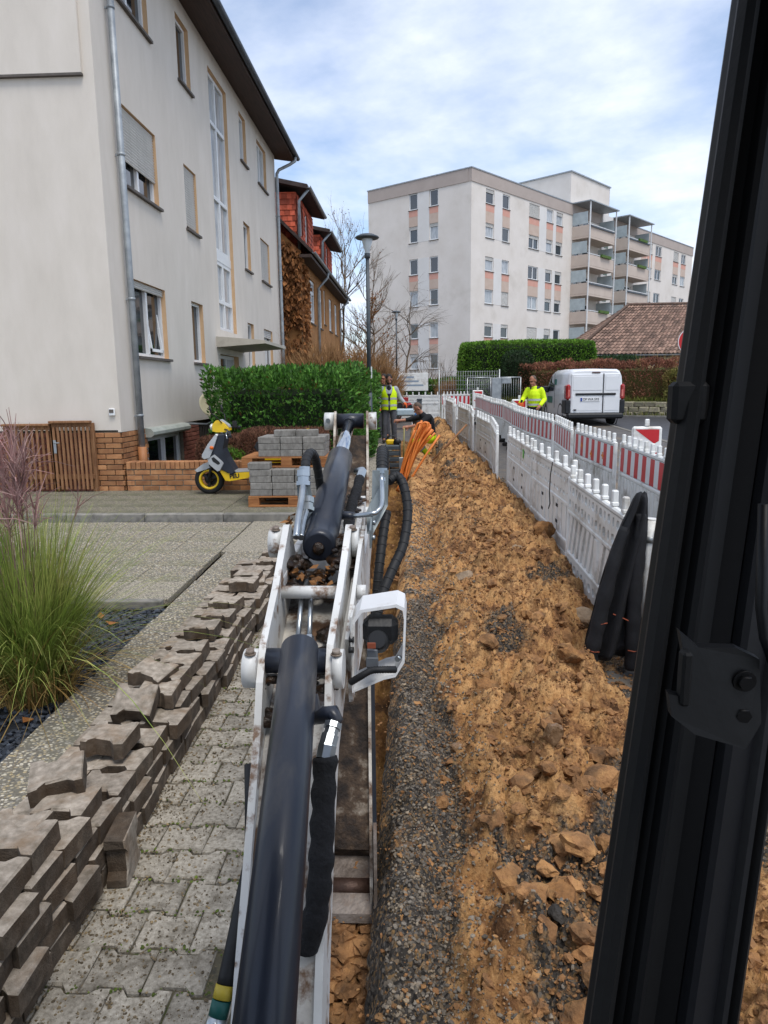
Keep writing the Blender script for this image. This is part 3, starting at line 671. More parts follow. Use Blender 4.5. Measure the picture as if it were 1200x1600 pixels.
# ================================================================== BROWN HOUSE BEHIND
BHX, BY0, BY1 = -4.3, 27.6, 42.1
M_ochre = mat('ochre_plaster', ['#8f6238', '#9d6f42', '#a87a4c'], .92, 2, 8, .3, 60, dirt=('#7c5029', .5))
M_redtile = mat('red_hung_tile', ['#a8482c', '#b9553a', '#c4624a'], .8, 6, 5, .3, 40, attr='tint')
M_dkroof = mat('old_roof_tile', ['#2c2422', '#3d322f', '#4a3c38'], .85, 5, 5, .5, 20)
BH = thing('brown_house', 'ochre house with red tile hung dormers and a creeper covered gable', 'house', (0, 0, 0))
Pb = lambda s, z, d: (BHX - d, s, z)
bw = [(29.9, 31.3, 4.6, 6.35), (32.6, 33.7, 4.6, 6.35), (36.4, 37.6, 4.75, 6.35), (38.9, 40.1, 4.75, 6.35), (29.9, 31.3, 1.8, 3.4), (32.6, 33.7, 1.8, 3.4), (36.4, 37.6, 1.8, 3.4), (38.9, 40.1, 1.8, 3.4), (34.4, 35.0, 4.9, 6.5)]
mb = MB(); facade(mb, BY0, BY1, .5, 7.0, bw, Pb, .1, 0, 0)
gx = BHX - 9; rz_ = 11.4
mb.add([(gx, BY0, .5), (BHX, BY0, .5), (BHX, BY0, 7.0), (BHX - 4.5, BY0, rz_), (gx, BY0, 7.0)], [(0, 1, 2, 3, 4)]); mb.add([(gx, BY1, .5), (BHX, BY1, .5), (BHX, BY1, 7.0), (BHX - 4.5, BY1, rz_), (gx, BY1, 7.0)], [(4, 3, 2, 1, 0)]); mb.build('wall', M_ochre, BH)
for w_ in bw: window(BH, Pb, *w_, depth=.1, cols=1 if w_[1] - w_[0] < 1.2 else 2, fr=.12, pane=M_pane, rows=(w_[3] - .5,), sillout=.05)
mb = MB()
for sg in (1, -1):
    xe = BHX + .5 if sg > 0 else gx - .5; ze = 6.85; V = []
    for (x, z) in ((xe, ze), (BHX - 4.5, rz_ + .3)):
        for yv in (BY0 - .3, BY1 + .3): V += [(x, yv, z), (x, yv, z + .14)]
    mb.add(V, [(0, 2, 6, 4), (1, 5, 7, 3), (0, 4, 5, 1), (2, 3, 7, 6), (0, 1, 3, 2)])
mb.build('roof', M_dkroof, BH)
mb = MB(); mb.box((BHX + .02, BY0 - .3, 6.72), (BHX + .46, BY1 + .3, 6.83)); mb.build('eave_board', M_soffit, BH)
mb = MB(); mb.prism([(x + BHX + .54, z + 6.93) for x, z in pr], BY0 - .3, BY1 + .3, 'y'); mb.build('gutter', M_zinc, BH)
for yv in (31.9, 41.0):
    mb = MB(); mb.tube([(BHX + .54, yv, 6.9), (BHX + .5, yv, 6.65), (BHX + .1, yv - .1, 6.2), (BHX + .08, yv - .1, .5)], .055, 8); mb.build('downpipe', M_zinc, BH)
def dormer(y0, y1, zt):
    x1 = BHX - .25; x0 = BHX - 4.0; zb = 7.1; mb = MB()
    hol = [(y0 + .7, y0 + 1.3, zb + .75, zb + 1.95), (y0 + 2.1, y0 + 2.7, zb + .75, zb + 1.95)]
    Pd = lambda s, z, d: (x1 - d, s, z); facade(mb, y0, y1, zb, zt, hol, Pd, .1, 0, 0)
    mb.add([(x0, y0, zb), (x1, y0, zb), (x1, y0, zt), (x0, y0, zt)], [(0, 1, 2, 3)]); mb.add([(x0, y1, zb), (x1, y1, zb), (x1, y1, zt), (x0, y1, zt)], [(3, 2, 1, 0)])
    d = mb.build('dormer', M_redtile, BH)
    # tiles hung on cheek and front
    V = []; F = []; T = []
    def tl(P, u, s0, s1, z0, z1, skip):
        z = z0; r_ = 0
        while z < z1 - .05:
            s = s0 - .1 * (r_ % 2)
            while s < s1 - .05:
                a, b = max(s, s0), min(s + .19, s1)
                if not any(h[0] - .05 < (a + b) / 2 < h[1] + .05 and h[2] - .05 < z + .1 < h[3] + .05 for h in skip):
                    n = len(V); q = min(z + .24, z1); V.extend([P(a, z, -.035), P(b, z, -.035), P(b, q, -.006), P(a, q, -.006), P(a, z, -.005), P(b, z, -.005)]); F.extend([(n, n + 1, n + 2, n + 3), (n, n + 4, n + 5, n + 1)]); t = random.random(); T.extend([t, t])
                s += .2
            z += .2; r_ += 1
    tl(lambda s, z, dd: (s, y0 + dd, z), 0, x0, x1, zb, zt, []); tl(Pd, 0, y0, y1, zb, zt, hol)
    o = np_mesh('hung_tiles', V, F, M_redtile, False, {'tint': ('FACE', T)}, BH); tag(o, kind='stuff')
    for h in hol: window(BH, Pd, *h, depth=.08, cols=1, fr=.1, sill=False, name='dormer_window')
    mb = MB(); mb.prism([(x1 + .5, zt + .02), (x0, zt + .95), (x0, zt + 1.1), (x1 + .5, zt + .18)], y0 - .35, y1 + .35, 'y'); mb.build('dormer_roof', M_dkroof, BH)
    mb = MB(); mb.tube([(x1 + .5, y0 - .1, zt + .05), (x1 + .12, y0 - .06, zt - .35), (x1 + .08, y0 - .06, zb + .1)], .06, 8); mb.prism([(x + x1 + .55, z + zt + .12) for x, z in pr], y0 - .35, y1 + .35, 'y'); mb.build('dormer_gutter', M_zinc, BH)
dormer(28.6, 33.0, 9.35); dormer(35.6, 40.2, 9.2)
# dry creeper over the gable
M_creep = mat('dry_creeper', ['#5c3a22', '#865832', '#a27043'], .9, 4, 4, attr='tint', trans=.2)
CR = thing('creeper', 'brown withered creeper covering the gable of the ochre house', 'creeper', (BHX - 2, BY0, .5))
n = 13000; xs = RNG.uniform(gx + 3.5, BHX + .05, n); zs = RNG.uniform(.6, 7.4, n); keep = (fbm(xs * 1.3, zs * 1.3, 3) > .22) & (zs < 7.0 + (BHX - xs) * .95)
P_ = np.stack([xs, BY0 - .04 - RNG.random(n) ** 2 * .22, zs], 1)[keep]; D_ = np.stack([RNG.normal(0, .5, n), -np.abs(RNG.normal(.3, .3, n)), -np.ones(n)], 1)[keep]
lc = leaf_cloud('leaves', P_ - np.array(CR.location), D_, RNG.uniform(.12, .26, keep.sum()), M_creep, CR, .7)
n = 1500; ys_ = RNG.uniform(BY0, BY0 + 1.6, n); zs = RNG.uniform(.6, 6.6, n); k2 = RNG.random(n) > (ys_ - BY0) / 1.6
P_ = np.stack([BHX + .03 + RNG.random(n) ** 2 * .16, ys_, zs], 1)[k2]; D_ = np.stack([np.abs(RNG.normal(.3, .3, n)), RNG.normal(0, .5, n), -np.ones(n)], 1)[k2]
leaf_cloud('leaves', P_ - np.array(CR.location), D_, RNG.uniform(.1, .22, k2.sum()), M_creep, CR, .7)
M_twig = mat('bare_twigs', ['#4a3d31', '#64533f', '#75624c'], .9, 8, 4)
M_birch = mat('birch_bark', ['#5b5148', '#75695c', '#8c8175'], .9, 6, 5)
mb = MB(); rc = random.Random(3)
for k in range(9):
    x = rc.uniform(gx + 4, BHX - .1); pts = [(x, BY0 - .03, .5)]
    for i in range(9): x += rc.uniform(-.2, .2); pts.append((min(x, BHX), BY0 - .03 - rc.random() * .05, 1.1 + .62 * i))
    mb.tube(pts, [.025 - .002 * i for i in range(10)], 4, 0, False)
mb.v = [tuple(Vector(p) - Vector(CR.location)) for p in mb.v]; mb.build('stems', M_twig, CR)

# ================================================================== APARTMENT BLOCK
AC = Vector((4.55, 60.0, 0)); TH = R(49.5)
eu = Vector((math.cos(TH), math.sin(TH), 0)); gu = Vector((-.8085, .5885, 0)).normalized()
nf = Vector((math.sin(TH), -math.cos(TH), 0)); ng = Vector((-gu.y, gu.x, 0)) * 1.0
if ng.y > 0: ng = -ng
M_apt = mat('pale_render', ['#d2cac1', '#d9d2ca', '#dfd8d1'], .9, .6, 8, .1, 30, dirt=('#b4aca0', .5), dscale=.35)
M_aptw = mat('white_render_panel', ['#d3d0cc', '#dad8d5'], .9, 1, 4)
M_band = mat('taupe_band', ['#a89c94', '#b1a59d'], .9, 1, 5)
M_salmon = mat('salmon_panel', ['#cb9686', '#d2a292'], .9, 2, 4)
M_beige = mat('beige_panel', ['#bda899', '#c6b3a5'], .9, 2, 4)
M_aptgl = glass_mat('apartment_pane', '#22292f', .08)
M_stairgl = mat('stair_glass', ['#5e7068', '#6f827a'], .15, 2, 3, spec=.8)
AP = thing('apartment_block', 'pale six storey apartment block with salmon window panels and balconies', 'apartment building', (0, 0, 0))
def PF(s, z, d): p = AC + eu * s - nf * d; return (p.x, p.y, z)
def PG(s, z, d): p = AC + gu * s - ng * d; return (p.x, p.y, z)
ZR = [16.68, 14.02, 11.38, 8.74, 6.02, 3.42]; TOP = 18.98; FL, GL = 47.9, 10.7
gcols = [(3.2, 4.08), (5.3, 6.2)]
fcols = [(2.0, 3.2), (4.45, 5.55), (8.65, 10.35), (11.65, 12.8), (13.4, 14.6)]
fcols2 = [(32.4, 33.8), (34.0, 35.4), (36.3, 38.1), (41.7, 43.3), (44.2, 45.7)]
gh = [(a, b, z, z + 1.32) for a, b in gcols for z in ZR]; fh = [(a, b, z, z + 1.15) for a, b in fcols + fcols2 for z in ZR]
bald = [(17.0, 18.0, z - .75, z + 1.2) for z in ZR] + [(18.6, 20.2, z, z + 1.2) for z in ZR] + [(26.5, 27.5, z - .75, z + 1.2) for z in ZR] + [(28.2, 30, z, z + 1.2) for z in ZR]
mb = MB(); facade(mb, 0, FL, .8, 18.0, fh + bald, PF, .12, 0, 0); facade(mb, 0, GL, .8, 18.0, gh, PG, .12, 0, 0)
A1 = AC + eu * FL; G1 = AC + gu * GL; B1 = A1 + gu * GL
for p, q in ((A1, B1), (B1, G1)): mb.add([(p.x, p.y, .8), (q.x, q.y, .8), (q.x, q.y, 18.0), (p.x, p.y, 18.0)], [(0, 1, 2, 3)])
mb.build('wall', M_apt, AP)
mb = MB()
def obox(mb, O, u, n, s0, s1, z0, z1, d0, d1, mi=0):
    """box on a facade: s along it, d outwards"""
    vs = []
    for d in (d0, d1):
        for (s, z) in ((s0, z0), (s1, z0), (s1, z1), (s0, z1)): p = O + u * s + n * d; vs.append((p.x, p.y, z))
    mb.add(vs, [(0, 1, 2, 3), (4, 7, 6, 5), (0, 4, 5, 1), (1, 5, 6, 2), (2, 6, 7, 3), (3, 7, 4, 0)], mi)
obox(mb, AC, eu, nf, -.05, FL + .05, 18.0, TOP, -.3, .06); obox(mb, AC, gu, ng, .31, GL, 18.0, TOP, -.3, .06); mb.build('parapet', M_band, AP)
mb = MB(); obox(mb, AC, eu, nf, -.1, FL + .1, TOP + .002, TOP + .09, -.35, .1); obox(mb, AC, gu, ng, .36, GL + .05, TOP + .002, TOP + .09, -.35, .1)
mb.add([(p.x, p.y, TOP - .1) for p in (AC, A1, B1, G1)], [(0, 1, 2, 3)]); mb.build('roof', M_zinc, AP)
ra = random.Random(21)
def aptwin(Pn, h, sh=None):
    a, b, c, d = h; s = ra.choice([0, 0, .25, .25, .5, .95]) if sh is None else sh
    window(AP, Pn, a, b, c, d, depth=.12, cols=2 if b - a > 1.3 else 1, fr=.09, shutter=s, pane=ra.choice([M_aptgl, M_aptgl, M_pane_curtain]), sillout=.07)
for h in gh: aptwin(PG, h, ra.choice([0, 0, 0, .2]))
for h in fh: aptwin(PF, h)
for h in bald: window(AP, PF, *h, depth=.12, cols=1, fr=.09, pane=M_aptgl, sill=False, name='balcony_door' if h[3] - h[2] > 1.5 else 'window')
# coloured panels under the windows, white strips between them
def panels(O, u, n, cols, h):
    for (a, b) in cols:
        for k in (0, 2, 4):
            if k + 1 < 6:
                zt = ZR[k] - .06; zb = ZR[k + 1] + h + .02; m_ = zb + (zt - zb) * .62
                g = MB(); obox(g, O, u, n, a, b, m_, zt, .0, .02); g.build('salmon_panel', M_salmon, AP)
                g = MB(); obox(g, O, u, n, a, b, zb, m_ - .003, .0, .018); g.build('beige_panel', M_beige, AP)
panels(AC, gu, ng, gcols, 1.32); panels(AC, eu, nf, fcols + fcols2, 1.15)
for (a, b) in ((4.1, 5.28),):
    for k in (0, 2, 4): g = MB(); obox(g, AC, gu, ng, a, b, ZR[k + 1], ZR[k] + 1.32, 0, .012); g.build('white_panel', M_aptw, AP)
for (a, b) in ((3.22, 4.43), (10.37, 11.63), (12.82, 13.38)):
    for k in (0, 2, 4): g = MB(); obox(g, AC, eu, nf, a, b, ZR[k + 1], ZR[k] + 1.15, 0, .012); g.build('white_panel', M_aptw, AP)
# stairwell glass between the balcony stacks, penthouse on the roof
mb = MB(); obox(mb, AC, eu, nf, 22.2, 24.6, 1, 19.0, .0, .25); mb.build('stair_tower', M_aptw, AP)
for z in ZR: g = MB(); obox(g, AC, eu, nf, 22.7, 23.6, z - .9, z + 1.4, .252, .27); g.build('stair_pane', M_stairgl, AP)
mb = MB(); obox(mb, AC, eu, nf, 16.5, 24.6, TOP + .1, 22.0, -9, -.31); mb.build('penthouse', M_apt, AP)
mb = MB(); obox(mb, AC, eu, nf, 24.61, 24.66, TOP + .1, 22.0, -9, -.31); obox(mb, AC, eu, nf, 16.4, 24.75, 22.002, 22.12, -9.1, -.2, 1); mb.build('penthouse_cladding', [M_band, M_zinc], AP)
M_balc = mat('balcony_parapet', ['#bdaea2', '#c6b8ac'], .9, 1, 4); M_frost = mat('frosted_screen', ['#9fabaf', '#b3bec1'], .3, 2, 2)
M_thuja_p = mat('balcony_plants', ['#2a4219', '#476a2a', '#6d5a3a'], .8, 8, 5)
M_steel = mat('galvanised_steel', ['#84888a', '#a0a4a5', '#b2b5b5'], .45, 12, 5, metal=.7, rvar=.12)
for (s0, s1) in ((16.4, 22.0), (24.9, 30.6)):
    for k, z in enumerate(ZR[:5]):
        bl = MB(); obox(bl, AC, eu, nf, s0, s1, z - .95, z - .78, .01, 1.75); b = bl.build('balcony', M_balc, AP)
        g = MB(); obox(g, AC, eu, nf, s0 + .02, s1 - .02, z - .76, z + .22, 1.66, 1.74); obox(g, AC, eu, nf, s0 + .02, s0 + .1, z - .76, z + .22, .01, 1.655); obox(g, AC, eu, nf, s1 - .1, s1 - .02, z - .76, z + .22, .01, 1.655); g.build('parapet', M_balc, b)
        g = MB(); obox(g, AC, eu, nf, s0, s1, z + .30, z + .36, 1.66, 1.74)
        for q in range(7): obox(g, AC, eu, nf, s0 + .1 + q * (s1 - s0 - .25) / 6, s0 + .14 + q * (s1 - s0 - .25) / 6, z + .22, z + .30, 1.68, 1.72)
        g.build('handrail', M_wframe, b)
        
        for sa in (s0 + .03, s1 - .06): g = MB(); obox(g, AC, eu, nf, sa, sa + .03, z + .36, z + 1.45, .02, 1.6); g.build('side_screen', M_frost, b)
    for k, z in enumerate(ZR[:5]):
        bl = [o for o in AP.children if o.name.startswith('balcony') and o.children and o.name.split('.')[0] == 'balcony'][(0 if s0 < 20 else 5) + k]
        if k in (1, 3) or (s0 > 20 and k == 0): g = MB(); obox(g, AC, eu, nf, s0 + 2.6, s0 + 4.6, z + .2, z + .46, 1.76, 1.95); g.build('flower_box', M_thuja_p, bl)
        if k in (0, 2): g = MB(); obox(g, AC, eu, nf, s0 + .3, s1 - .3, z + .1, z + .22, 1.745, 1.86); g.build('rolled_awning', M_zincd, bl)
        g = MB(); obox(g, AC, eu, nf, s0 + 1.0 + .5 * k, s0 + 1.5 + .5 * k, z - .77, z + .15, .4, .9); g.build('balcony_chair', M_frost if k % 2 else M_soffit, bl)
    for sx in (s0 + .05, s1 - .08): g = MB(); obox(g, AC, eu, nf, sx, sx + .09, 1.2, ZR[0] + 2.3, 1.78, 1.88); g.build('balcony_post', M_wframe, AP)
    g = MB(); obox(g, AC, eu, nf, s0 - .2, s1 + .3, ZR[0] + 2.3, ZR[0] + 2.4, .02, 2.0); g.build('balcony_roof', M_zinc, AP)
mb = MB(); q = AC + gu * 2.6 - ng * 3; mb.lathe([(.2, 0), (.2, .5), (.45, .52), (.45, .6), (0, .75)], (q.x, q.y, TOP - .1), 10); mb.build('roof_vent', M_zincd, AP)

# ================================================================== BUNGALOW
M_bungw = mat('bungalow_plaster', ['#c9c6bf', '#d4d1ca'], .9, 2, 6)
M_btile = mat('brown_roof_tile', ['#6d554a', '#836a5c', '#9a8172'], .8, 9, 5, .4, 30, attr='tint')
BG = thing('bungalow', 'low white bungalow with a brown tiled hip roof behind the hedges', 'house', (0, 0, 0))
mb = MB(); mb.box((9.3, 40.1, .8), (24, 48, 3.52)); mb.build('wall', M_bungw, BG)
rA, rB, rC = Vector((8.55, 39.6, 3.5)), Vector((12.7, 44, 6.5)), Vector((25, 44, 6.5)); rD, rE = Vector((25, 39.6, 3.5)), Vector((8.55, 48.6, 3.5))
V = []; F = []; T = []
def tiles(A, B, Cp, Dp, nu, nv):
    """bent tiles over a quad A-B (eave) to D-C (ridge)"""
    for j in range(nv):
        for i in range(nu):
            def p(u, v): return A.lerp(B, u).lerp(Dp.lerp(Cp, u), v)
            u0, u1 = i / nu, (i + 1) / nu; v0, v1 = j / nv, (j + 1.15) / nv
            n_ = (B - A).cross(Dp - A).normalized(); n = len(V); um = (u0 + u1) / 2
            V.extend([tuple(p(u0, v0) + n_ * .03), tuple(p(um, v0) + n_ * .11), tuple(p(u1, v0) + n_ * .05), tuple(p(u1, min(v1, 1)) + n_ * .01), tuple(p(um, min(v1, 1)) + n_ * .06), tuple(p(u0, min(v1, 1)) + n_ * .0)])
            F.extend([(n, n + 1, n + 4, n + 5), (n + 1, n + 2, n + 3, n + 4)]); t = random.random(); T.extend([t, t])
tiles(rA, rD, rC, rB, 72, 17); tiles(rE, rA, rB, rB + Vector((0, .01, 0)), 40, 17)
tag(np_mesh('roof_tiles', V, F, M_btile, False, {'tint': ('FACE', T)}, BG), kind='stuff')
mb = MB(); mb.add([tuple(v - Vector((0, 0, .04))) for v in (rA, rD, rC, rB, rE, Vector((25, 48.6, 3.5)))], [(0, 1, 2, 3), (4, 0, 3), (4, 3, 2, 5)]); mb.box((8.6, 39.65, 3.32), (25, 39.75, 3.46)); mb.build('roof', M_dkroof, BG)
mb = MB(); mb.prism([(x + 39.52, z + 3.5) for x, z in pr], 8.5, 25, 'x'); mb.build('gutter', M_zinc, BG)
mb = MB(); mb.tube([rA + Vector((0, 0, .1)), rB + Vector((0, 0, .1)), rC + Vector((0, 0, .1))], .09, 6); mb.build('ridge', M_btile, BG)
mb = MB(); mb.rbox((14.2, 39.95, .9), (14.9, 40.098, 3.3), .02); mb.build('corner_pier', mat('grey_pier', ['#8b8a85', '#9a9993'], .9, 4, 4), BG)

# ================================================================== STREET LAMPS
M_lampp = mat('grey_lamp_paint', ['#3a4147', '#4a5258'], .5, 6, 4, dirt=('#5a5f60', .4))
M_lampg = mat('lamp_glass', ['#b9c0c2', '#c8cfd1'], .15, 3, 2, spec=.8)
def street_lamp(label, x, y, h):
    L_ = thing('street_lamp', label, 'street lamp', (x, y, gz(y) - .02), 0, 'mushroom street lamps along the street')
    mb = MB(); mb.cyl((0, 0, 0), (0, 0, h * .3), .065, 12, r1=.06); mb.cyl((0, 0, h * .3), (0, 0, h - .42), .05, 12, r1=.038); mb.cyl((0, 0, h - .46), (0, 0, h - .36), .06, 12); mb.build('pole', M_lampp, L_)
    mb = MB(); mb.box((.04, -.03, h * .36), (.066, .03, h * .42)); mb.build('number_plate', M_wframe, L_)
    mb = MB(); mb.lathe([(.05, h - .36), (.06, h - .30), (.12, h - .08), (.11, h - .06), (0, h - .06)], n=18); mb.build('glass_cone', M_lampg, L_)
    mb = MB(); mb.lathe([(0, h - .052), (.24, h - .06), (.262, h - .04), (.24, h - .015), (.15, h + .025), (.06, h + .045), (0, h + .05)], n=28); mb.build('shade', M_lampp, L_)
    return L_
street_lamp('nearer grey street lamp with a flat mushroom shade, beside the green hedge', -1.02, 15.9, 4.75)
street_lamp('distant small street lamp in front of the apartment block gable', -1.0, 39, 4.95)

# no-stopping sign behind the cab pillar
SG = thing('road_sign', 'round red and blue no stopping sign with a white plate below', 'road sign', (6.25, 16.7, gz(16.7)))
M_signr = mat('sign_red', ['#b32024'], .4, 2, 1); M_signb = mat('sign_blue', ['#1d3f94'], .4, 2, 1); M_signw = mat('sign_white', ['#d9dadb'], .4, 2, 1)
mb = MB(); mb.cyl((0, 0, 0), (0, 0, 2.75), .03, 10); mb.build('pole', M_steel, SG)
mb = MB(); ry = Euler((R(90), 0, 0)).to_matrix().to_4x4(); T0 = Matrix.Translation((0, -.045, 2.44))
mb.lathe([(0, 0), (.3, 0), (.3, .012), (0, .012)], n=36, mi=0, M=T0 @ ry, smooth=False); mb.lathe([(0, .013), (.285, .0135), (.285, .0145), (0, .0145)], n=36, mi=1, M=T0 @ ry, smooth=False); mb.lathe([(0, .015), (.205, .0155), (.205, .0165), (0, .0165)], n=36, mi=2, M=T0 @ ry, smooth=False)
mb.box((-.2, -.0665, 2.42), (.2, -.0635, 2.46), 1, Matrix.Translation((0, 0, 2.44)) @ Euler((0, R(45), 0)).to_matrix().to_4x4() @ Matrix.Translation((0, 0, -2.44))); mb.build('disc', [M_signw, M_signr, M_signb], SG)
mb = MB(); mb.rbox((-.16, -.05, 1.72), (.16, -.036, 2.08), .004); mb.build('plate', M_signw, SG)

# ================================================================== HEDGES AND SHRUBS
M_thuja = mat('thuja_green', ['#223f16', '#38611f', '#52802f', '#74a045'], .7, 5, 3, attr='tint', trans=.25)
M_thuja_b = mat('brown_leaves', ['#5a3b1c', '#7a5126'], .8, 5, 3, attr='tint', trans=.2)
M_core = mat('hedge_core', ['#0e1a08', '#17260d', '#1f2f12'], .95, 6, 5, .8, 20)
def hedge(name, label, lo, hi, n, size, m, faces='xXyYZ', depth=.22, bump=.12, core=M_core, cat='hedge', up=.6, brown=0, aspect=.5, rnd=.0, group=None):
    h = thing(name, label, cat, ((lo[0] + hi[0]) / 2, (lo[1] + hi[1]) / 2, lo[2]), 0, group); off = np.array(h.location)
    P_, N_ = box_surface(n, lo, hi, faces, depth)
    q = fbm(P_[:, 0] * 1.6 + P_[:, 1], P_[:, 2] * 1.6 + P_[:, 1] * .7, 5, 4) - .5; P_ = P_ + N_ * (q * 2 * bump)[:, None]
    if rnd:
        c = (np.array(lo) + np.array(hi)) / 2; hd = (np.array(hi) - np.array(lo)) / 2; u = (P_ - c) / hd; e = np.clip((np.abs(u) ** 4).sum(1) ** .25, 1, 9); P_ = c + u / e[:, None] ** rnd * hd
    D_ = N_ * .8 + RNG.normal(0, .45, P_.shape) + np.array([0, 0, up])
    leaf_cloud('foliage', P_ - off, D_, size * RNG.uniform(.6, 1.3, len(P_)), m, h, aspect)
    if brown:
        k = RNG.random(len(P_)) < brown; leaf_cloud('dry_leaves', P_[k] - off, D_[k], size * RNG.uniform(.7, 1.2, k.sum()), M_thuja_b, h, aspect)
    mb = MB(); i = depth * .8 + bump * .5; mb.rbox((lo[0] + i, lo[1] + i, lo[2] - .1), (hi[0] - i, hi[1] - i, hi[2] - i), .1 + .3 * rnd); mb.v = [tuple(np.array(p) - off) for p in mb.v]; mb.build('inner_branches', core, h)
    return h
hedge('evergreen_hedge', 'dense dark green hedge behind the scooter and the brown bush', (-3.72, 12.5, .4), (-.98, 18.5, 2.24), 34000, .088, M_thuja, brown=.03, depth=.3, bump=.2, aspect=.5)
hedge('dark_shrub', 'dark leafy shrub between the lamp post and the standing workers', (-2.6, 19.2, .45), (-1.05, 23, 2.0), 4500, .13, M_thuja, rnd=.6)
M_clip = mat('clipped_green', ['#486c20', '#638c2d', '#83a93f'], .7, 3, 3, attr='tint', trans=.2)
hedge('clipped_hedge', 'tall clipped bright green hedge in front of the apartment block', (2.1, 34, .85), (8.6, 36, 4.0), 26000, .11, M_clip, depth=.15, bump=.05, rnd=.35)
M_dkcon = mat('dark_conifer', ['#1b2c15', '#27401e', '#345028'], .75, 4, 3, attr='tint', trans=.15)
hedge('ball_conifer', 'dark rounded conifer bush in front of the tall clipped hedge', (3.95, 32.1, .8), (5.3, 33.5, 3.45), 6500, .09, M_dkcon, depth=.1, bump=.03, rnd=1.0, cat='bush')
hedge('ball_conifer', 'low domed dark bush in front of the white bungalow wall', (8.3, 34, .9), (11.0, 36, 3.25), 6000, .1, M_dkcon, depth=.1, bump=.03, rnd=1.0, cat='bush')
M_redl = mat('red_hedge_leaf', ['#5a4428', '#7d5040', '#96654e', '#68703a'], .8, 1.2, 4, attr='tint', trans=.2)
M_olive = mat('olive_leaf', ['#59602f', '#7d783f', '#8a6a44'], .8, 1.0, 4, attr='tint', trans=.2)
WA, WB = Vector((3.3, 32.0, 0)), Vector((13.2, 25.6, 0)); wl = (WB - WA).length; wdir = (WB - WA).normalized(); wang = math.atan2(wdir.y, wdir.x)
def along(o): o.location = (WA.x, WA.y, 0); o.rotation_euler = (0, 0, wang); return o
h1 = hedge('red_hedge', 'loose red brown hedge running behind the white van', (1.0, .8, 1.3), (8.5, 2.2, 2.85), 17000, .1, M_redl, depth=.25, bump=.2, core=M_olive)
h1.location = WA + Vector((math.cos(wang) * 4.75 - math.sin(wang) * 1.5, math.sin(wang) * 4.75 + math.cos(wang) * 1.5, 1.3)); h1.rotation_euler = (0, 0, wang)
h2 = hedge('olive_shrub', 'mixed olive and ivy shrub above the low verge wall, right of the van', (0, 0, 0), (3.6, 1.3, 1.35), 6500, .11, M_olive, depth=.25, bump=.2, core=M_olive, rnd=.5, cat='bush')
h2.location = WA + wdir * 9.3 + Vector((.3, .9, 1.1)); h2.rotation_euler = (0, 0, wang)
# verge bank with a low stone wall
VW = thing('verge_wall', 'low mossy stone wall along the verge behind the van', 'wall', (WA.x, WA.y, .65), wang)
M_vst = mat('verge_stone', ['#6f6858', '#8b8471', '#7b7a55'], .95, 6, 6, .7, 40, rnd=.2, dirt=('#565f30', .7)); x = 0; rv = random.Random(4)
SV = []
for s in range(4):
    mb = MB(); mb.rbox((-.2, -.15, -.11), (.2, .15, .11), .035); mb.v = [(a + rv.uniform(-.02, .02), b + rv.uniform(-.02, .02), c + rv.uniform(-.015, .015)) for a, b, c in mb.v]; SV.append(mb.mesh('stone', M_vst))
for j in range(3):
    x = .2 * (j % 2)
    while x < wl + 2: o = link('stone', rv.choice(SV), VW); o.location = (x, rv.uniform(-.03, .03) + j * .04, .08 + .2 * j); o.rotation_euler = (0, 0, rv.uniform(-.06, .06)); x += .41
mb = MB(); mb.prism([(.1, -.3), (.1, .60), (5, .75), (5, -.3)], -3, wl + 4, 'x'); o = mb.build('bank', M_grassy); along(o); o.location.z = .62; tag(o, kind='structure')
# grass tufts on the verge
n = 5000; sx_ = RNG.uniform(-2, wl + 3, n); sy_ = RNG.uniform(-.35, .7, n); zz_ = np.where(sy_ > .12, .6, .02)
P_ = np.stack([sx_, sy_, zz_], 1); D_ = np.stack([RNG.normal(0, .4, n), RNG.normal(-.2, .4, n), np.ones(n)], 1)
M_grass = mat('verge_grass', ['#46521f', '#646a2c', '#857c46'], .8, 4, 3, attr='tint', trans=.3)
o = leaf_cloud('verge_grass', P_, D_, RNG.uniform(.08, .28, n), M_grass, None, .12); along(o); o.location.z = .64; tag(o, kind='stuff')
mb = MB(); mb.box((-.3, -.5, -.2), (wl + 3, -.35, .1)); o = mb.build('verge_kerb', M_kerb); along(o); o.location.z = .62; tag(o, kind='structure')

# bare shrubs: many thin stems
def bare_shrub(name, label, loc, w, h, n, m, seed, thick=.012, kids=2, cat='shrub', arch=.35):
    rs = random.Random(seed); t = thing(name, label, cat, loc); mb = MB()
    for k in range(n):
        a = rs.uniform(0, 6.28); r_ = w * .35 * math.sqrt(rs.random()); d = Vector((math.cos(a) * arch * rs.uniform(.2, 1.6), math.sin(a) * arch * rs.uniform(.2, 1.6), 1))
        twig_tree(mb, (r_ * math.cos(a), r_ * math.sin(a), 0), d, h * rs.uniform(.35, .6), thick * rs.uniform(.6, 1.2), 2, .38, (1, kids), 3, .25, rs, .62)
    mb.build('stems', m, t)
    q = int(n * 45); a = RNG.random(q) * 6.283; r_ = w * .5 * np.sqrt(RNG.random(q)); z = h * (.25 + .75 * RNG.random(q)) * (1 - .45 * (r_ / (w * .5)) ** 2)
    leaf_cloud('twigs', np.stack([r_ * np.cos(a), r_ * np.sin(a), z * .8], 1), np.stack([np.cos(a) * .5 * r_, np.sin(a) * .5 * r_, np.ones(q)], 1) + RNG.normal(0, .28, (q, 3)), h * RNG.uniform(.1, .24, q), m, t, .045)
    return t
M_rust = mat('rusty_twigs', ['#7a5a3c', '#94704a', '#a98559'], .9, 3, 4)
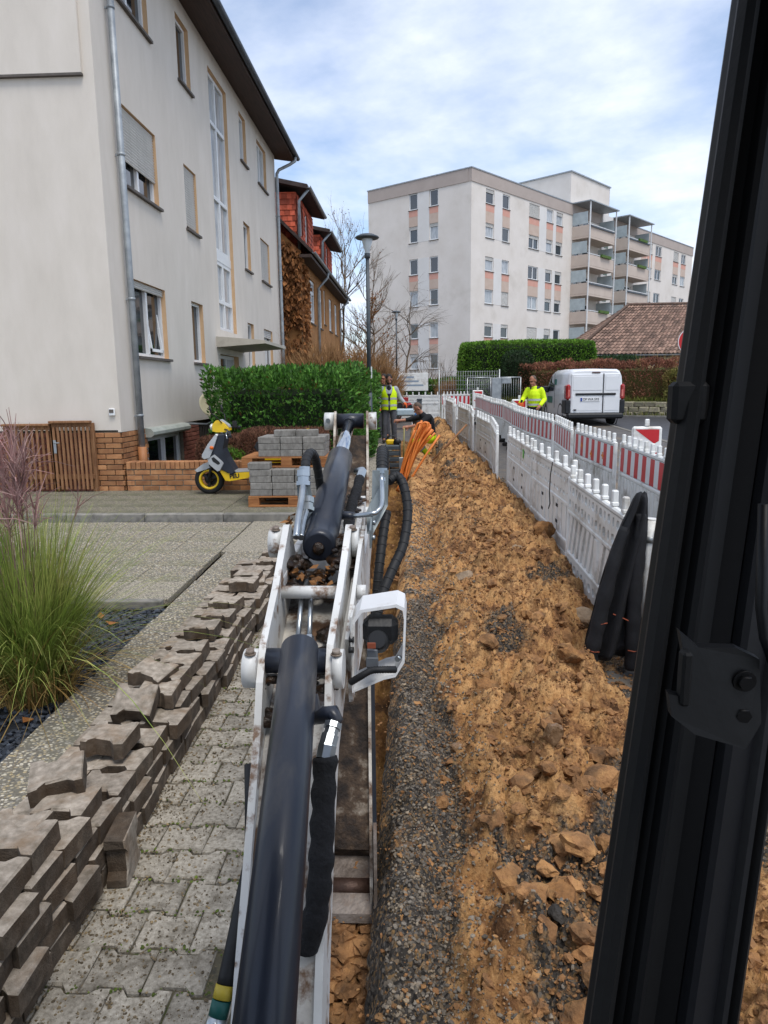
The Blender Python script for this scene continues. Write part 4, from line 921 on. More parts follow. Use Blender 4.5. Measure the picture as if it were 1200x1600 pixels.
for i, (x, y, w, h) in enumerate(((-3.1, 24.5, 3.2, 3.1), (-1.9, 25.8, 2.6, 3.0), (-4.0, 26.2, 2.5, 2.6))):
    bare_shrub('rusty_shrub', ('wide rust brown bare shrub left of the lamp post', 'rust brown bare shrub behind the standing workers', 'smaller rusty shrub by the corner of the ochre house')[i], (x, y, .55), w, h, 150, M_rust, 31 + i, .012, 3)
M_pale = mat('straw_twigs', ['#8a7148', '#a08756', '#b39a69'], .9, 3, 4)
bare_shrub('straw_shrub', 'straw coloured bare shrub in front of the bungalow wall', (11.4, 33.0, 1.0), 2.4, 2.3, 90, M_pale, 41, .012, 3)
bare_shrub('grey_shrub', 'thin grey shrub in front of the apartment gable', (.9, 42, 1.0), 3.4, 2.8, 12, M_twig, 43, .02, 3)
hedge('green_shrub', 'low dark green shrubs below the apartment gable', (-1.0, 40, .9), (4.0, 43, 2.3), 5000, .16, M_thuja, rnd=.5, cat='bush', bump=.3)
bare_shrub('brown_shrub', 'small brown shrub left of the tall clipped hedge', (1.9, 37.5, .9), 1.6, 1.6, 60, M_rust, 47, .012, 3)
# bare trees
def tree(name, label, loc, h, r, seed, depth=5, spread=.42, m=M_twig, lean=(0, 0), up=.15, fruit=0):
    rs = random.Random(seed); t = thing(name, label, 'tree', loc); mb = MB(); mb2 = MB()
    p = Vector((0, 0, -.3)); pts = [p.copy()]; d = Vector((lean[0], lean[1], 1)).normalized()
    for i in range(7): p = p + d * h * .11 + Vector((rs.gauss(0, .07), rs.gauss(0, .07), 0)); pts.append(p.copy())
    mb.tube(pts, [r * (1 - .09 * i) for i in range(8)], 8); mb.build('trunk', m, t)
    for i in range(2, 8):
        for k in range(rs.randint(1, 3)):
            a = rs.uniform(0, 6.28); twig_tree(mb2, pts[i], (math.cos(a) * .8, math.sin(a) * .8, .75), h * rs.uniform(.14, .26), r * .42, depth - 2, spread, (2, 3), 4, up, rs, .7)
    twig_tree(mb2, pts[-1], d, h * .2, r * .4, depth - 1, spread, (2, 3), 4, up, rs, .7)
    mb2.build('crown', m, t)
    if fruit:
        pv = np.array(mb2.v); k = RNG.integers(0, len(pv), fruit); D_ = RNG.normal(0, 1, (fruit, 3)) + np.array([0, 0, -.6]); leaf_cloud('dry_leaves', pv[k], D_, RNG.uniform(.06, .12, fruit), M_creep, t, .7)
    return t
tree('bare_tree', 'tall bare tree rising behind the ochre house', (-4.6, 46, 1.1), 10.2, .11, 3, 5, .4, fruit=600)
tree('bare_tree', 'twiggy bare tree right behind the lamp post', (-2.6, 44.5, 1.1), 5.6, .10, 9, 5, .45, fruit=1500)
tree('birch_tree', 'slender birch with hanging twigs left of the apartment gable', (-.6, 47, 1.15), 6.6, .09, 15, 5, .36, M_birch, up=-.25)
tree('bare_tree', 'slim bare tree between the ochre house and the birch', (-3.3, 51, 1.25), 8.4, .10, 27, 5, .34)
# ================================================================== TRENCH AND SPOIL HEAP
def soil_mat(name, orange, gravel):
    m = bpy.data.materials.new(name); m.use_nodes = True; t = m.node_tree; N = t.nodes; L = t.links; b = N['Principled BSDF']; b.inputs['Roughness'].default_value = .92; b.inputs['Specular IOR Level'].default_value = .25
    tc = N.new('ShaderNodeTexCoord')
    def noise(s, d=6, r=.6):
        n = N.new('ShaderNodeTexNoise'); n.inputs['Scale'].default_value = s; n.inputs['Detail'].default_value = d; n.inputs['Roughness'].default_value = r; L.new(tc.outputs['Object'], n.inputs['Vector']); return n
    def ramp(src, cols, lo=.3, hi=.7):
        rp_ = N.new('ShaderNodeValToRGB'); cr = rp_.color_ramp
        while len(cr.elements) < len(cols): cr.elements.new(.5)
        for i, c in enumerate(cols): cr.elements[i].position = lo + (hi - lo) * i / (len(cols) - 1); cr.elements[i].color = (*lin(c), 1)
        L.new(src, rp_.inputs[0]); return rp_.outputs[0]
    def mixc(f, a, bb):
        x = N.new('ShaderNodeMix'); x.data_type = 'RGBA'; L.new(f, x.inputs['Factor']); L.new(a, x.inputs['A']); L.new(bb, x.inputs['B']); return x.outputs['Result']
    o1 = ramp(noise(3.4, 10, .72).outputs['Fac'], orange, .36, .64)
    vo = N.new('ShaderNodeTexVoronoi'); vo.inputs['Scale'].default_value = 95; L.new(tc.outputs['Object'], vo.inputs['Vector'])
    sp = N.new('ShaderNodeSeparateColor'); L.new(vo.outputs['Color'], sp.inputs[0])
    g1 = ramp(sp.outputs[0], gravel, .05, .95)
    an = N.new('ShaderNodeAttribute'); an.attribute_name = 'gravel'
    nz = noise(26, 7, .7); ad = N.new('ShaderNodeMath'); ad.operation = 'MULTIPLY_ADD'; L.new(nz.outputs['Fac'], ad.inputs[0]); ad.inputs[1].default_value = 1.1; L.new(an.outputs['Fac'], ad.inputs[2])
    mr = N.new('ShaderNodeMapRange'); mr.inputs['From Min'].default_value = .86; mr.inputs['From Max'].default_value = 1.14; L.new(ad.outputs[0], mr.inputs['Value'])
    c = mixc(mr.outputs[0], o1, g1)
    ta = N.new('ShaderNodeAttribute'); ta.attribute_name = 'tint'; tm = N.new('ShaderNodeMapRange'); tm.inputs['To Min'].default_value = .62; tm.inputs['To Max'].default_value = 1.3; L.new(ta.outputs['Fac'], tm.inputs['Value'])
    hs = N.new('ShaderNodeHueSaturation'); L.new(tm.outputs[0], hs.inputs['Value']); L.new(c, hs.inputs['Color']); L.new(hs.outputs[0], b.inputs['Base Color'])
    v2 = N.new('ShaderNodeTexVoronoi'); v2.inputs['Scale'].default_value = 60; v2.feature = 'SMOOTH_F1'; L.new(tc.outputs['Object'], v2.inputs['Vector'])
    n3 = noise(130, 6, .7); bp1 = N.new('ShaderNodeBump'); bp1.inputs['Strength'].default_value = .8; bp1.inputs['Distance'].default_value = .012; L.new(n3.outputs['Fac'], bp1.inputs['Height'])
    bp2 = N.new('ShaderNodeBump'); bp2.invert = True; bp2.inputs['Strength'].default_value = .7; bp2.inputs['Distance'].default_value = .01; L.new(v2.outputs['Distance'], bp2.inputs['Height']); L.new(bp1.outputs[0], bp2.inputs['Normal']); L.new(bp2.outputs[0], b.inputs['Normal'])
    return m
ORANGE = ['#4e3521', '#866040', '#ad8152', '#be9463', '#7d5b3c', '#aa7f50']
GRAVEL = ['#292623', '#3d3935', '#524d47', '#332f2b', '#6e675e', '#866b48', '#3a3631']
M_soil = soil_mat('spoil_soil', ORANGE, GRAVEL)
M_wallsoil = soil_mat('trench_soil', ['#49331f', '#75522f', '#96703f', '#aa8250'], GRAVEL)
def heap_h(x, y):
    n1_ = fbm(y * .55, y * 0 + 3.1, 1, 3); n2_ = fbm(y * .9, x * .8 + 7, 2, 4); n3_ = fbm(y * 2.3, x * .4 + 2, 3, 4)
    xl = np.interp(y, [.5, 2.0, 4.2, 6.5, 9.5, 15, 24], [.10, .09, .11, .19, .30, .42, .48]) + (n3_ - .5) * .26
    xr = np.interp(y, [.5, 2.6, 3.4, 4.3, 5.4, 7.7, 15, 24], [1.45, 1.38, 1.20, 1.20, 1.38, 1.50, 1.25, .98]) + (n2_ - .5) * .30 * np.clip((y - 3) / 1.5, .2, 1)
    xc = (xl + xr) / 2; hw = (xr - xl) / 2; u = np.abs(x - xc) / hw; prof = np.clip(1 - u ** 2.4, -1.0, 1)
    h = (.155 + .08 * np.clip((y - 4) / 6, 0, 1)) * (.55 + .9 * fbm(x * 1.1, y * .8, 4, 4)) * np.clip(prof, 0, 1) ** .8 - .10 * np.clip(u - 1, 0, 1) * (x > xc)
    cover = np.clip(prof * 1.8 + .25, 0, 1)
    gb = np.exp(-((x + .03) / .12) ** 2) * (.035 + .11 * fbm(x * 4, y * 3.2, 6, 4)) + np.where(x < .35, .012, 0)
    near = np.clip((2.6 - y) / 1.3, 0, 1); gb = gb + near * .05 * np.exp(-((x - .08) / .2) ** 2)
    wx = x + .05 * (fbm(x * 6, y * 6, 81, 3) - .5); wy = y + .05 * (fbm(x * 6 + 9, y * 6, 82, 3) - .5)
    c1, t1 = clods(wx + .03 * n1_, wy, .24, 10, .6); c2, t2 = clods(wx, wy, .125, 20, .7); c3, t3 = clods(wx, wy, .062, 30, .75); c4, t4 = clods(x, y, .030, 40, .8); c5, t5 = clods(x, y, .016, 45, .8)
    rough = .10 * c1 + .10 * c2 + .066 * c3 + .034 * c4 + .015 * c5 * (y < 6) - .03 * np.clip(fbm(x * 9, y * 9, 91, 3) - .5, 0, 1)
    strip = np.clip((x + .02) / .08, 0, 1) * np.clip(1 - np.abs(x - xl - .02) / .13, 0, 1)      # smeared asphalt dust between bank and heap
    k = .42 + .58 * cover; k = k * (1 - .85 * strip * (1 - cover))
    h = h + rough * k + gb + .07 * (fbm(x * 3, y * 3, 8, 5) - .5) * cover
    edge = np.clip((-.065 - x) / .10, 0, 1); h = h - edge ** 2 * .10
    tint = .5 + (t1 - .5) * .5 * (c1 > .15) + (t2 - .5) * .45 * (c2 > .15) + (t3 - .5) * .35 * (c3 > .1) + (t4 - .5) * .2 * (c4 > .1)
    dk = fbm(x * 1.6 + 2.2, y * 1.2 + 1.7, 15, 5)
    gr = np.clip(1.0 - cover * 1.35, 0, 1) * (.55 + .35 * (fbm(x * 5, y * 4, 23, 3) > .45)) + np.clip((dk - .60) * 6, 0, .62) * (x > .3) + .3 * np.exp(-((x - xl) / .12) ** 2)
    gr = gr + .9 * np.exp(-(((x - .58) / .17) ** 2 + ((y - 4.45) / .42) ** 2)) + .4 * np.exp(-(((x - .66) / .14) ** 2 + ((y - 3.1) / .3) ** 2)) + .25 * np.exp(-(((x - .34) / .12) ** 2 + ((y - 2.45) / .35) ** 2)) + .35 * np.exp(-(((x - .5) / .25) ** 2 + ((y - 12.0) / .8) ** 2))
    gr = gr - np.clip((y - 5.0) / 3, 0, 1) * .95 * (x < .45)
    return .025 * y - .03 + h, np.clip(gr, 0, 1), np.clip(tint, 0, 1)
ys = .55 * np.exp(np.linspace(0, math.log(24 / .55), 690)); xs = np.linspace(-.165, 1.66, 178)
GX, GY = np.meshgrid(xs, ys); HZ, GR, TI = heap_h(GX, GY)
nx = len(xs); ny = len(ys); idx = np.arange(nx * ny).reshape(ny, nx); Fq = np.stack([idx[:-1, :-1], idx[:-1, 1:], idx[1:, 1:], idx[1:, :-1]], -1).reshape(-1, 4)
JX = GX + (fbm(GX * 25, GY * 25, 51, 3) - .5) * .018
heap = np_mesh('spoil_heap', np.stack([JX, GY, HZ], -1).reshape(-1, 3), Fq, M_soil, True, {'gravel': ('POINT', GR), 'tint': ('POINT', TI)}); tag(heap, kind='stuff')
hz = lambda x, y: heap_h(x, y)[0]
# trench: left wall, floor, right wall
tt = np.linspace(0, 1, 74); ys2 = .25 * np.exp(np.linspace(0, math.log(19 / .25), 380))
dep = .62 * np.clip((ys2 - .2) / .25, 0, 1) * np.clip((17.9 - ys2) / .8, 0, 1)
prof = []
for t in tt:
    if t < .32: q = t / .32; prof.append((-.575 + .02 * q, -q, 0))
    elif t < .66: q = (t - .32) / .34; prof.append((-.555 + .385 * q, -1 - .03 * math.sin(q * PI), 1))
    else: q = (t - .66) / .34; prof.append((-.17 + .03 * q - .02 * (1 - q), -1 + q, 2))
prof = np.array(prof); PX, YY = np.meshgrid(prof[:, 0], ys2); PZ, DD = np.meshgrid(prof[:, 1], dep)
nz_ = (fbm(YY * 4 + PZ * 3, PZ * 5 + PX * 9, 60, 5) - .5); cz, tz = clods(YY, PX * 1.0 + PZ * .8, .13, 70, .6); cz2, tz2 = clods(YY, PX + PZ * .8, .05, 75, .7)
side = np.where(prof[:, 2] == 0, 1, np.where(prof[:, 2] == 2, -1, 0))[None, :]
TX = PX + side * (nz_ * .05 + cz * .012 + cz2 * .008) * np.clip(-PZ * 4, 0, 1)
TZ = .025 * YY - .035 + PZ * DD + (prof[:, 2] == 1)[None, :] * (nz_ * .12 + cz * .10 + cz2 * .04)
GRt = np.clip(.75 + PZ * 4.5, 0, 1) * (side <= 0) * .8 + .3 * (fbm(YY * 1.1, PZ * 2 + PX * 3, 66, 4) > .56)
idx = np.arange(len(tt) * len(ys2)).reshape(len(ys2), len(tt)); Fq = np.stack([idx[:-1, :-1], idx[:-1, 1:], idx[1:, 1:], idx[1:, :-1]], -1).reshape(-1, 4)
trench = np_mesh('trench', np.stack([TX, YY, TZ], -1).reshape(-1, 3), Fq, M_wallsoil, True, {'gravel': ('POINT', np.clip(GRt, 0, 1)), 'tint': ('POINT', np.clip(.5 + (tz - .5) * .4, 0, 1))}); tag(trench, kind='structure')
# loose clods and stones: too many to count
M_clod = mat('clod', ['#64472d', '#8e6742', '#ab8152'], .95, 12, 9, 1, 70, attr='tint', avar=.25, dirt=('#4a3a2a', .7), dscale=9, dlo=.5, dhi=.65)
M_stone = mat('loose_stone', ['#4a453f', '#6d665c', '#8b7a62'], .85, 14, 5, .4, 120, attr='tint')
yexp = lambda n: 1.2 * np.exp(RNG.random(n) * 2.7)
crumbs('clods', 1500, lambda n: RNG.normal(.72, .34, n), yexp, hz, lambda n, y: (.011 + .032 * RNG.random(n) ** 4) * np.minimum(1, .75 + .03 * y), M_clod, 1, .8, jag=.36)
crumbs('large_clods', 170, lambda n: RNG.normal(.74, .28, n), yexp, hz, lambda n, y: .028 + .034 * RNG.random(n) ** 2, M_clod, 1, .75, jag=.22)
crumbs('soil_crumbs', 42000, lambda n: RNG.normal(.66, .40, n), lambda n: 1.1 * np.exp(RNG.random(n) * 2.4), hz, lambda n, y: (.0026 + .0085 * RNG.random(n) ** 4) * (.65 + .1 * y), M_clod, 0, .8)
crumbs('loose_gravel', 14000, lambda n: -.1 + np.abs(RNG.normal(0, .26, n)), lambda n: 1.1 * np.exp(RNG.random(n) * 2.2), hz, lambda n, y: (.003 + .007 * RNG.random(n) ** 3) * (.65 + .09 * y), M_stone, 0, .8)
sx_ = lambda n: 1.15 + np.abs(RNG.normal(0, .16, n))
crumbs('scattered_soil', 1300, sx_, yexp, lambda x, y: np.maximum(hz(x, y), .025 * y - .03), lambda n, y: (.004 + .012 * RNG.random(n) ** 3) * (.7 + .06 * y), M_clod, 0, .7)
# bigger single lumps
def rock(label, x, y, s, m, seed, dz=0., sc=(1, 1, .8), rz=0, cat='rock', name='rock', tilt=(0, 0)):
    rs = random.Random(seed); bm = bmesh.new(); bmesh.ops.create_icosphere(bm, subdivisions=3, radius=1)
    cut = [(Vector((rs.gauss(0, 1), rs.gauss(0, 1), rs.gauss(0, 1))).normalized(), rs.uniform(.55, .85)) for _ in range(11)]
    for v in bm.verts:
        p = v.co.copy()
        for n_, d in cut:
            e = p.dot(n_) - d
            if e > 0: p -= n_ * e * .93
        p *= 1 + .05 * math.sin(p.x * 9 + seed) * math.sin(p.y * 8) + .05 * math.sin(p.x * 17 + p.z * 13 + seed) + rs.uniform(-.02, .02); v.co = Vector((p.x * sc[0], p.y * sc[1], p.z * sc[2])) * s
    me = bpy.data.meshes.new(name); bm.to_mesh(me); bm.free(); me.materials.append(m)
    at = me.attributes.new('tint', 'FLOAT', 'FACE'); at.data.foreach_set('value', np.full(len(me.polygons), .5, np.float32))
    o = link(name, me); z = max(float(hz(np.array([x]), np.array([y]))[0]), gz(y) - .03) if x > -.12 else gz(y)
    o.location = (x, y, z + s * sc[2] * .45 + dz); o.rotation_euler = (tilt[0], tilt[1], rz); tag(o, label, cat); return o
M_clodl = mat('big_clod', ['#64452a', '#8e653c', '#a67c4c'], .95, 14, 10, 1, 45, dirt=('#4b3a2a', .8), dscale=9, dlo=.48, dhi=.64)
M_rock = mat('dusty_rock', ['#6d5a48', '#8b7862', '#9d8b76'], .85, 7, 7, .8, 50, dirt=('#8a6236', .7), dscale=3)
M_wet = mat('wet_rock', ['#5e452f', '#7c6248', '#93785c'], .35, 5, 6, .4, 50)
M_dark = mat('dark_lump', ['#2a2724', '#423e39'], .9, 12, 6, 1, 90)
rock('large orange clay lump against the foot of the white barrier', 1.35, 7.35, .13, M_clodl, 1, 0, (1, .8, .8), .4, 'clod', 'clod')
rock('rounded grey brown boulder at the heap edge near the hanging jacket', 1.22, 5.05, .11, M_rock, 2, 0, (1.1, .9, .75), .2)
rock('pointed wet brown stone standing out of the near heap', .62, 3.0, .06, M_wet, 3, .02, (.7, .8, 1.1), .2, tilt=(.3, .2))
rock('broad flat clay slab lying on the heap in the foreground', .50, 2.15, .085, M_clodl, 4, -.015, (1.2, .8, .55), .9, 'clod', 'clod', (.25, .3))
rock('big crumbly clay lump in the middle of the heap beside the dark patch', .40, 3.72, .085, M_clodl, 5, 0, (1.1, .8, .7), .3, 'clod', 'clod')
rock('pale sandy stone beside the trench near the lamp bracket', .42, 5.9, .13, M_rock, 6, 0, (1.2, .8, .6), -.3)
rock('pale broken stone halfway up the heap below the barrier', .95, 6.6, .09, M_rock, 7, 0, (1.2, .7, .7), .6)
rock('yellow clay lump in the lower right corner of the heap', .72, 1.75, .06, M_clodl, 8, 0, (1, .9, .8), 1.1, 'clod', 'clod')
rock('round yellow clay lump near the bottom beside the cab post', .58, 1.72, .05, M_clodl, 9, 0, (1, 1, .9), .3, 'clod', 'clod')
rock('small round stone lying on the grey strip beside the trench', .20, 3.3, .04, M_wet, 10, 0, (1, .9, .8), .5)
rock('flat brown chip on the asphalt in front of the barrier', 1.28, 8.1, .08, M_rock, 12, -.02, (1.3, .8, .35), .8)
rock('reddish lump at the heap foot left of the jacket', 1.2, 4.75, .06, M_clodl, 13, 0, (1, .9, .8), .2, 'clod', 'clod')
rock('dark grey flint lump on the lower heap, dark and angular', .44, 1.98, .035, M_dark, 14, .005)
rock('long tan clay lump lying across the heap crest', .92, 4.0, .075, M_clodl, 15, 0, (1.3, .7, .7), -.5, 'clod', 'clod')
rock('brown clay block resting on the far heap by the zigzag barriers', .75, 9.3, .14, M_clodl, 16, 0, (1.1, .9, .8), .4, 'clod', 'clod')

# ================================================================== STACKED PAVING STONES
M_pst = mat('lifted_paver_top', ['#71685b', '#91877a', '#ada294'], .92, 26, 9, 1, 230, rnd=.16, dirt=('#7a6248', .7), dscale=7, dlo=.5, dhi=.72)
M_psd = mat('lifted_paver_side', ['#372f27', '#52483d', '#6c6053'], .95, 18, 9, 1, 150, rnd=.22, dirt=('#4a3826', .8), dscale=6, dlo=.42, dhi=.68)
PS = []
for s in range(7):
    me = paver_mesh('paving_stone', M_pst, 50 + s, .08, .009); me.materials.append(M_psd)
    for p in me.polygons:
        if p.normal.z < .4: p.material_index = 1
    PS.append(me)
rs = random.Random(77)
ORD = ['first', 'second', 'third', 'fourth', 'fifth', 'sixth', 'seventh', 'eighth', 'ninth', 'tenth', 'eleventh', 'twelfth', 'thirteenth', 'fourteenth', 'fifteenth', 'sixteenth', 'seventeenth', 'eighteenth', 'nineteenth', 'twentieth', 'twenty first', 'twenty second', 'twenty third', 'twenty fourth', 'twenty fifth', 'twenty sixth', 'twenty seventh', 'twenty eighth', 'twenty ninth', 'thirtieth', 'thirty first']
CNT = [0] * 5
def pstone(x, y, z, rz=0., rx=0., ry=0., label=None, grp='paving stones stacked along the coping'):
    o = link('paving_stone', PS[rs.randrange(7)]); o.location = (x, y, z); o.rotation_euler = (rx, ry, rz)
    tag(o, label or 'dirty concrete paving stone in the hidden inner row of the stack beside the coping', 'paving stone', grp if label is None or 'course' in label else None); return o
y = 1.22
while y < 6.7:
    g = gz(y) + .002; lay = 5 if y < 2.3 else 4 if y < 5.5 else 3
    for j in range(lay):
        z = g + .043 + j * .083
        for q in range(2):
            x = -1.285 - .205 * q - (.045 if j == lay - 1 else 0) - .004 * j + rs.uniform(-.013, .013)
            if q == 1: x = -1.482 - .004 * j
            if q == 1 and (j >= 3 or y > 6): continue
            if j in (1, 2) and q == 0 and rs.random() < .18: x += .03
            if j == lay - 1 and rs.random() < .45: continue
            lb = None
            if q == 0: lb = 'the %s stone from the near end in the %s course of the stack' % (ORD[CNT[j]], ('bottom', 'second', 'third', 'fourth', 'fifth')[j]); CNT[j] += 1
            pstone(x, y + rs.uniform(-.006, .006) + (.06, 0, .09, .03, .08)[j], z + rs.uniform(-.001, .001), rs.uniform(-.07, .07) + (PI if rs.random() < .5 else 0), rs.uniform(-.015, .015), rs.uniform(-.015, .015), lb)
    y += rs.uniform(.185, .195)
for (x, y, z, rz, rx, ry, lb) in (
    (-1.47, 1.80, .375, .12, .02, -.02, 'pale topmost paving stone at the left edge of the picture'),
    (-1.44, 2.12, .40, -.1, .03, -.03, 'broad paving stone on top of the stack, second from the left picture edge'),
    (-1.46, 2.48, .455, .38, .14, -.10, 'tilted pale paving stone lying crosswise on top of the stack'),
    (-1.42, 2.86, .42, -.06, .02, .03, 'pale topped paving stone with a notched front, just past the tilted one'),
    (-1.44, 3.20, .43, .1, .5, .05, 'dark paving stone leaning on its edge on top of the stack'),
    (-1.46, 3.50, .455, -.25, .12, .16, 'pale grey paving stone tipped against the coping near the grass'),
    (-1.42, 4.25, .44, .05, .05, .02, 'smooth topmost paving stone in the middle of the stack'),
    (-1.40, 4.75, .45, -.12, .03, -.02, 'sandy topped paving stone beyond the middle of the stack'),
    (-1.37, 5.45, .41, .1, .05, .02, 'tan paving stone on top near the far end of the stack'),
    (-1.36, 6.05, .42, -.05, .03, -.05, 'farthest topmost paving stone beside the excavator boom')):
    pstone(x + .055, y, z - .03 + (.055 if y < 2.4 else 0), rz, rx, ry, lb)
pstone(-1.145, 2.42, .10 + gz(2.42), .12, 0, PI / 2, 'paving stone stood on end beside the foot of the stack')

# ================================================================== BARRIERS
M_plas = mat('white_barrier_plastic', ['#d0d0cb', '#dddedb', '#e6e6e3'], .5, 3, 7, .05, 40, dirt=('#7d6f5a', .6), dscale=3.2, dlo=.52, dhi=.68, rnd=.06)
M_rub = mat('black_rubber', ['#1c1b1b', '#2c2a28'], .9, 8, 5, .5, 60)
M_red = mat('reflective_red', ['#b01c24', '#c02a30'], .4, 3, 4, dirt=('#7c4a44', .4)); M_wht = mat('reflective_white', ['#c8cacc', '#d8dadc'], .4, 3, 4, dirt=('#8f8a80', .4))
def hole_plate(mb, x0, x1, z0, z1, cols, rows_, y, hole, dep, mi=0):
    """flat plate with rounded holes, a wall behind each hole edge"""
    for i in range(cols):
        for j in range(rows_):
            a, b = x0 + (x1 - x0) * i / cols, x0 + (x1 - x0) * (i + 1) / cols; c, d = z0 + (z1 - z0) * j / rows_, z0 + (z1 - z0) * (j + 1) / rows_
            cx, cz_ = (a + b) / 2, (c + d) / 2; big = (i + j) % 2 == 0; hw = (b - a) * (.36 if big else .2); hh = (d - c) * hole
            ring = [(cx + sx * hw * fx, cz_ + sz * hh * fz) for sx, sz, fx, fz in ((-1, -1, 1, .5), (-1, -1, .5, 1), (1, -1, .5, 1), (1, -1, 1, .5), (1, 1, 1, .5), (1, 1, .5, 1), (-1, 1, .5, 1), (-1, 1, 1, .5))]
            out = [(a, c), (a, c), (b, c), (b, c), (b, d), (b, d), (a, d), (a, d)]
            vs = [(p[0], y, p[1]) for p in out] + [(p[0], y, p[1]) for p in ring] + [(p[0], y + dep, p[1]) for p in ring]
            fs = [(k, (k + 1) % 8, 8 + (k + 1) % 8, 8 + k) for k in range(8)] + [(8 + k, 8 + (k + 1) % 8, 16 + (k + 1) % 8, 16 + k) for k in range(8)]
            mb.add(vs, fs, mi)
def barrier_parts(style, L=2.0):
    P = {}; mb = MB(); H0, H1 = .05, .96
    # frame
    for (a, b) in (((0, -.024, H0), (.05, .024, H1)), ((L - .05, -.024, H0), (L, .024, H1))): mb.rbox(a, b, .012)
    if style == 'holes':
        for z in (H0, .235, .62, H1 - .05): mb.rbox((.052, -.026, z), (L - .052, .026, z + .045), .012)
        for sy, d in ((-.02, .018), (.02, -.018)):
            hole_plate(mb, .05, L - .05, .665, .91, 17, 2, sy, .3, d); hole_plate(mb, .05, L - .05, .095, .235, 15, 1, sy, .26, d)
        mb.box((.05, -.003, .09), (L - .05, .003, .93))
        for k in range(13):
            x = .13 + k * .145
            if k == 6: mb.rbox((x - .06, -.02, .28), (x + .06, .02, .62), .02); continue
            sl = .06; mb.add([(x + sl - .035, -.02, .28), (x + sl + .03, -.02, .28), (x - sl + .03, -.02, .62), (x - sl - .035, -.02, .62), (x + sl - .035, .02, .28), (x + sl + .03, .02, .28), (x - sl + .03, .02, .62), (x - sl - .035, .02, .62)], [(0, 1, 2, 3), (7, 6, 5, 4), (0, 3, 7, 4), (1, 5, 6, 2)])
    elif style == 'plain':
        for z in (H0, .20, .58, H1 - .05): mb.rbox((.052, -.026, z), (L - .052, .026, z + .05), .012)
        for sy, d in ((-.018, .014), (.018, -.014)):
            hole_plate(mb, .05, L - .05, .63, .91, 14, 2, sy, .16, d)
        mb.box((.05, -.006, .09), (L - .05, .006, .93))
        for k in range(10):
            x = .12 + k * .185; mb.rbox((x, -.017, .25), (x + .15, -.006, .58), .008); mb.rbox((x, .006, .25), (x + .15, .017, .58), .008)
        for x in (.62, 1.3):
            for z in (.33, .5): mb.box((x, -.0185, z), (x + .09, -.0172, z + .035), 1); mb.box((x, .0172, z), (x + .09, .0185, z + .035), 1)
    else:
        for z in (H0, .53, H1 - .05): mb.rbox((.052, -.026, z), (L - .052, .026, z + .05), .012)
        mb.box((.05, -.004, .1), (L - .05, .004, .53))
        for k in range(14): x = .10 + k * .13; mb.rbox((x, -.022, .1), (x + .075, .022, .53), .015)
        if style == 'striped':
            b2 = MB(); n = 13; w = (L - .1) / n
            b2.rbox((.05, -.015, .585), (L - .05, .015, .905), .004, 1)
            for k in range(n):
                x = .05 + k * w
                for sy in (-.0175, .0175): b2.add([(x, sy, .59), (x + w, sy, .59), (x + w - .012, sy, .90), (x - .012 + (.012 if k == 0 else 0), sy, .90)], [(0, 1, 2, 3)], k % 2)
            P['striped_board'] = (b2, [M_red, M_wht])
    mb.v = [(x, y, z - .045 if z < .1 else z) for x, y, z in mb.v]; P['panel'] = (mb, [M_plas, M_rub])
    f = MB(); f.rbox((.42, -.2, 0), (.56, .2, .09), .02); f.rbox((L - .56, -.2, 0), (L - .42, .2, .09), .02); P['foot'] = (f, [M_rub])
    return P
st = MB(); st.rbox((-.022, -.022, 0), (.022, .022, .115), .008); st.rbox((-.028, -.026, 0), (.028, .026, .03), .006); STUD = st.mesh('stud', M_plas)
BAR = {}
def barrier(style, x0, y0, x1, y1, label, group=None, n=8, z=None, feet=True):  # z: base height
    if style not in BAR: BAR[style] = {k: v[0].mesh(k, v[1]) for k, v in barrier_parts(style).items()}
    Ln = math.hypot(x1 - x0, y1 - y0); zz = (gz(y0) - .03) if z is None else z
    t = thing('barrier', label, 'barrier', (x0, y0, zz), math.atan2(y1 - y0, x1 - x0), group); dzr = math.atan2(gz(y1) - gz(y0), Ln); t.rotation_euler = Euler((0, -dzr, math.atan2(y1 - y0, x1 - x0)), 'XYZ')
    for k, me in BAR[style].items():
        if k == 'foot' and not feet: continue
        o = link(k, me, t); o.scale = (Ln / 2.0, 1, 1)
    for i in range(n): o = link('stud', STUD, t); o.location = (.1 + (Ln - .2) * i / (n - 1), 0, .958)
    return t
IN = [(1.44, 4.48, 1.43, 6.55, 'holes'), (1.53, 6.72, 1.46, 8.84, 'plain'), (1.47, 8.88, 1.43, 10.92, 'plain'), (1.27, 11.02, 1.40, 13.0, 'holes'), (1.40, 13.05, 1.30, 15.05, 'plain'), (1.22, 15.1, 1.33, 17.1, 'holes'), (1.30, 17.12, 1.16, 19.1, 'plain'), (1.06, 19.15, 1.18, 21.1, 'holes'), (1.12, 21.15, 1.0, 23.1, 'plain'), (.92, 23.2, 1.0, 25.2, 'plain')]
LB = ['nearest white plastic barrier with rows of holes, the jacket hung on its near end', 'white barrier with a thin dark wire tied to it, second in its row', 'white barrier with a green spray mark, third in the row along the heap', 'fourth white barrier along the heap, set at an angle past the gap in the row', 'fifth white barrier along the heap', 'sixth white barrier along the heap', 'seventh white barrier, opposite the crouching man', 'eighth white barrier, behind the crouching man', 'small white barrier near the far corner of the row', 'last white barrier at the far corner of the row']
for (a, lb) in zip(IN, LB): barrier(a[4], a[0], a[1], a[2], a[3], lb, 'white barriers along the heap', 8 if a[4] == 'holes' else 6, feet=False)
barrier('plain', 2.02, 2.45, 1.50, 4.40, 'white barrier meeting the jacket post, mostly hidden behind the cab pillar', 'white barriers along the heap', 6)
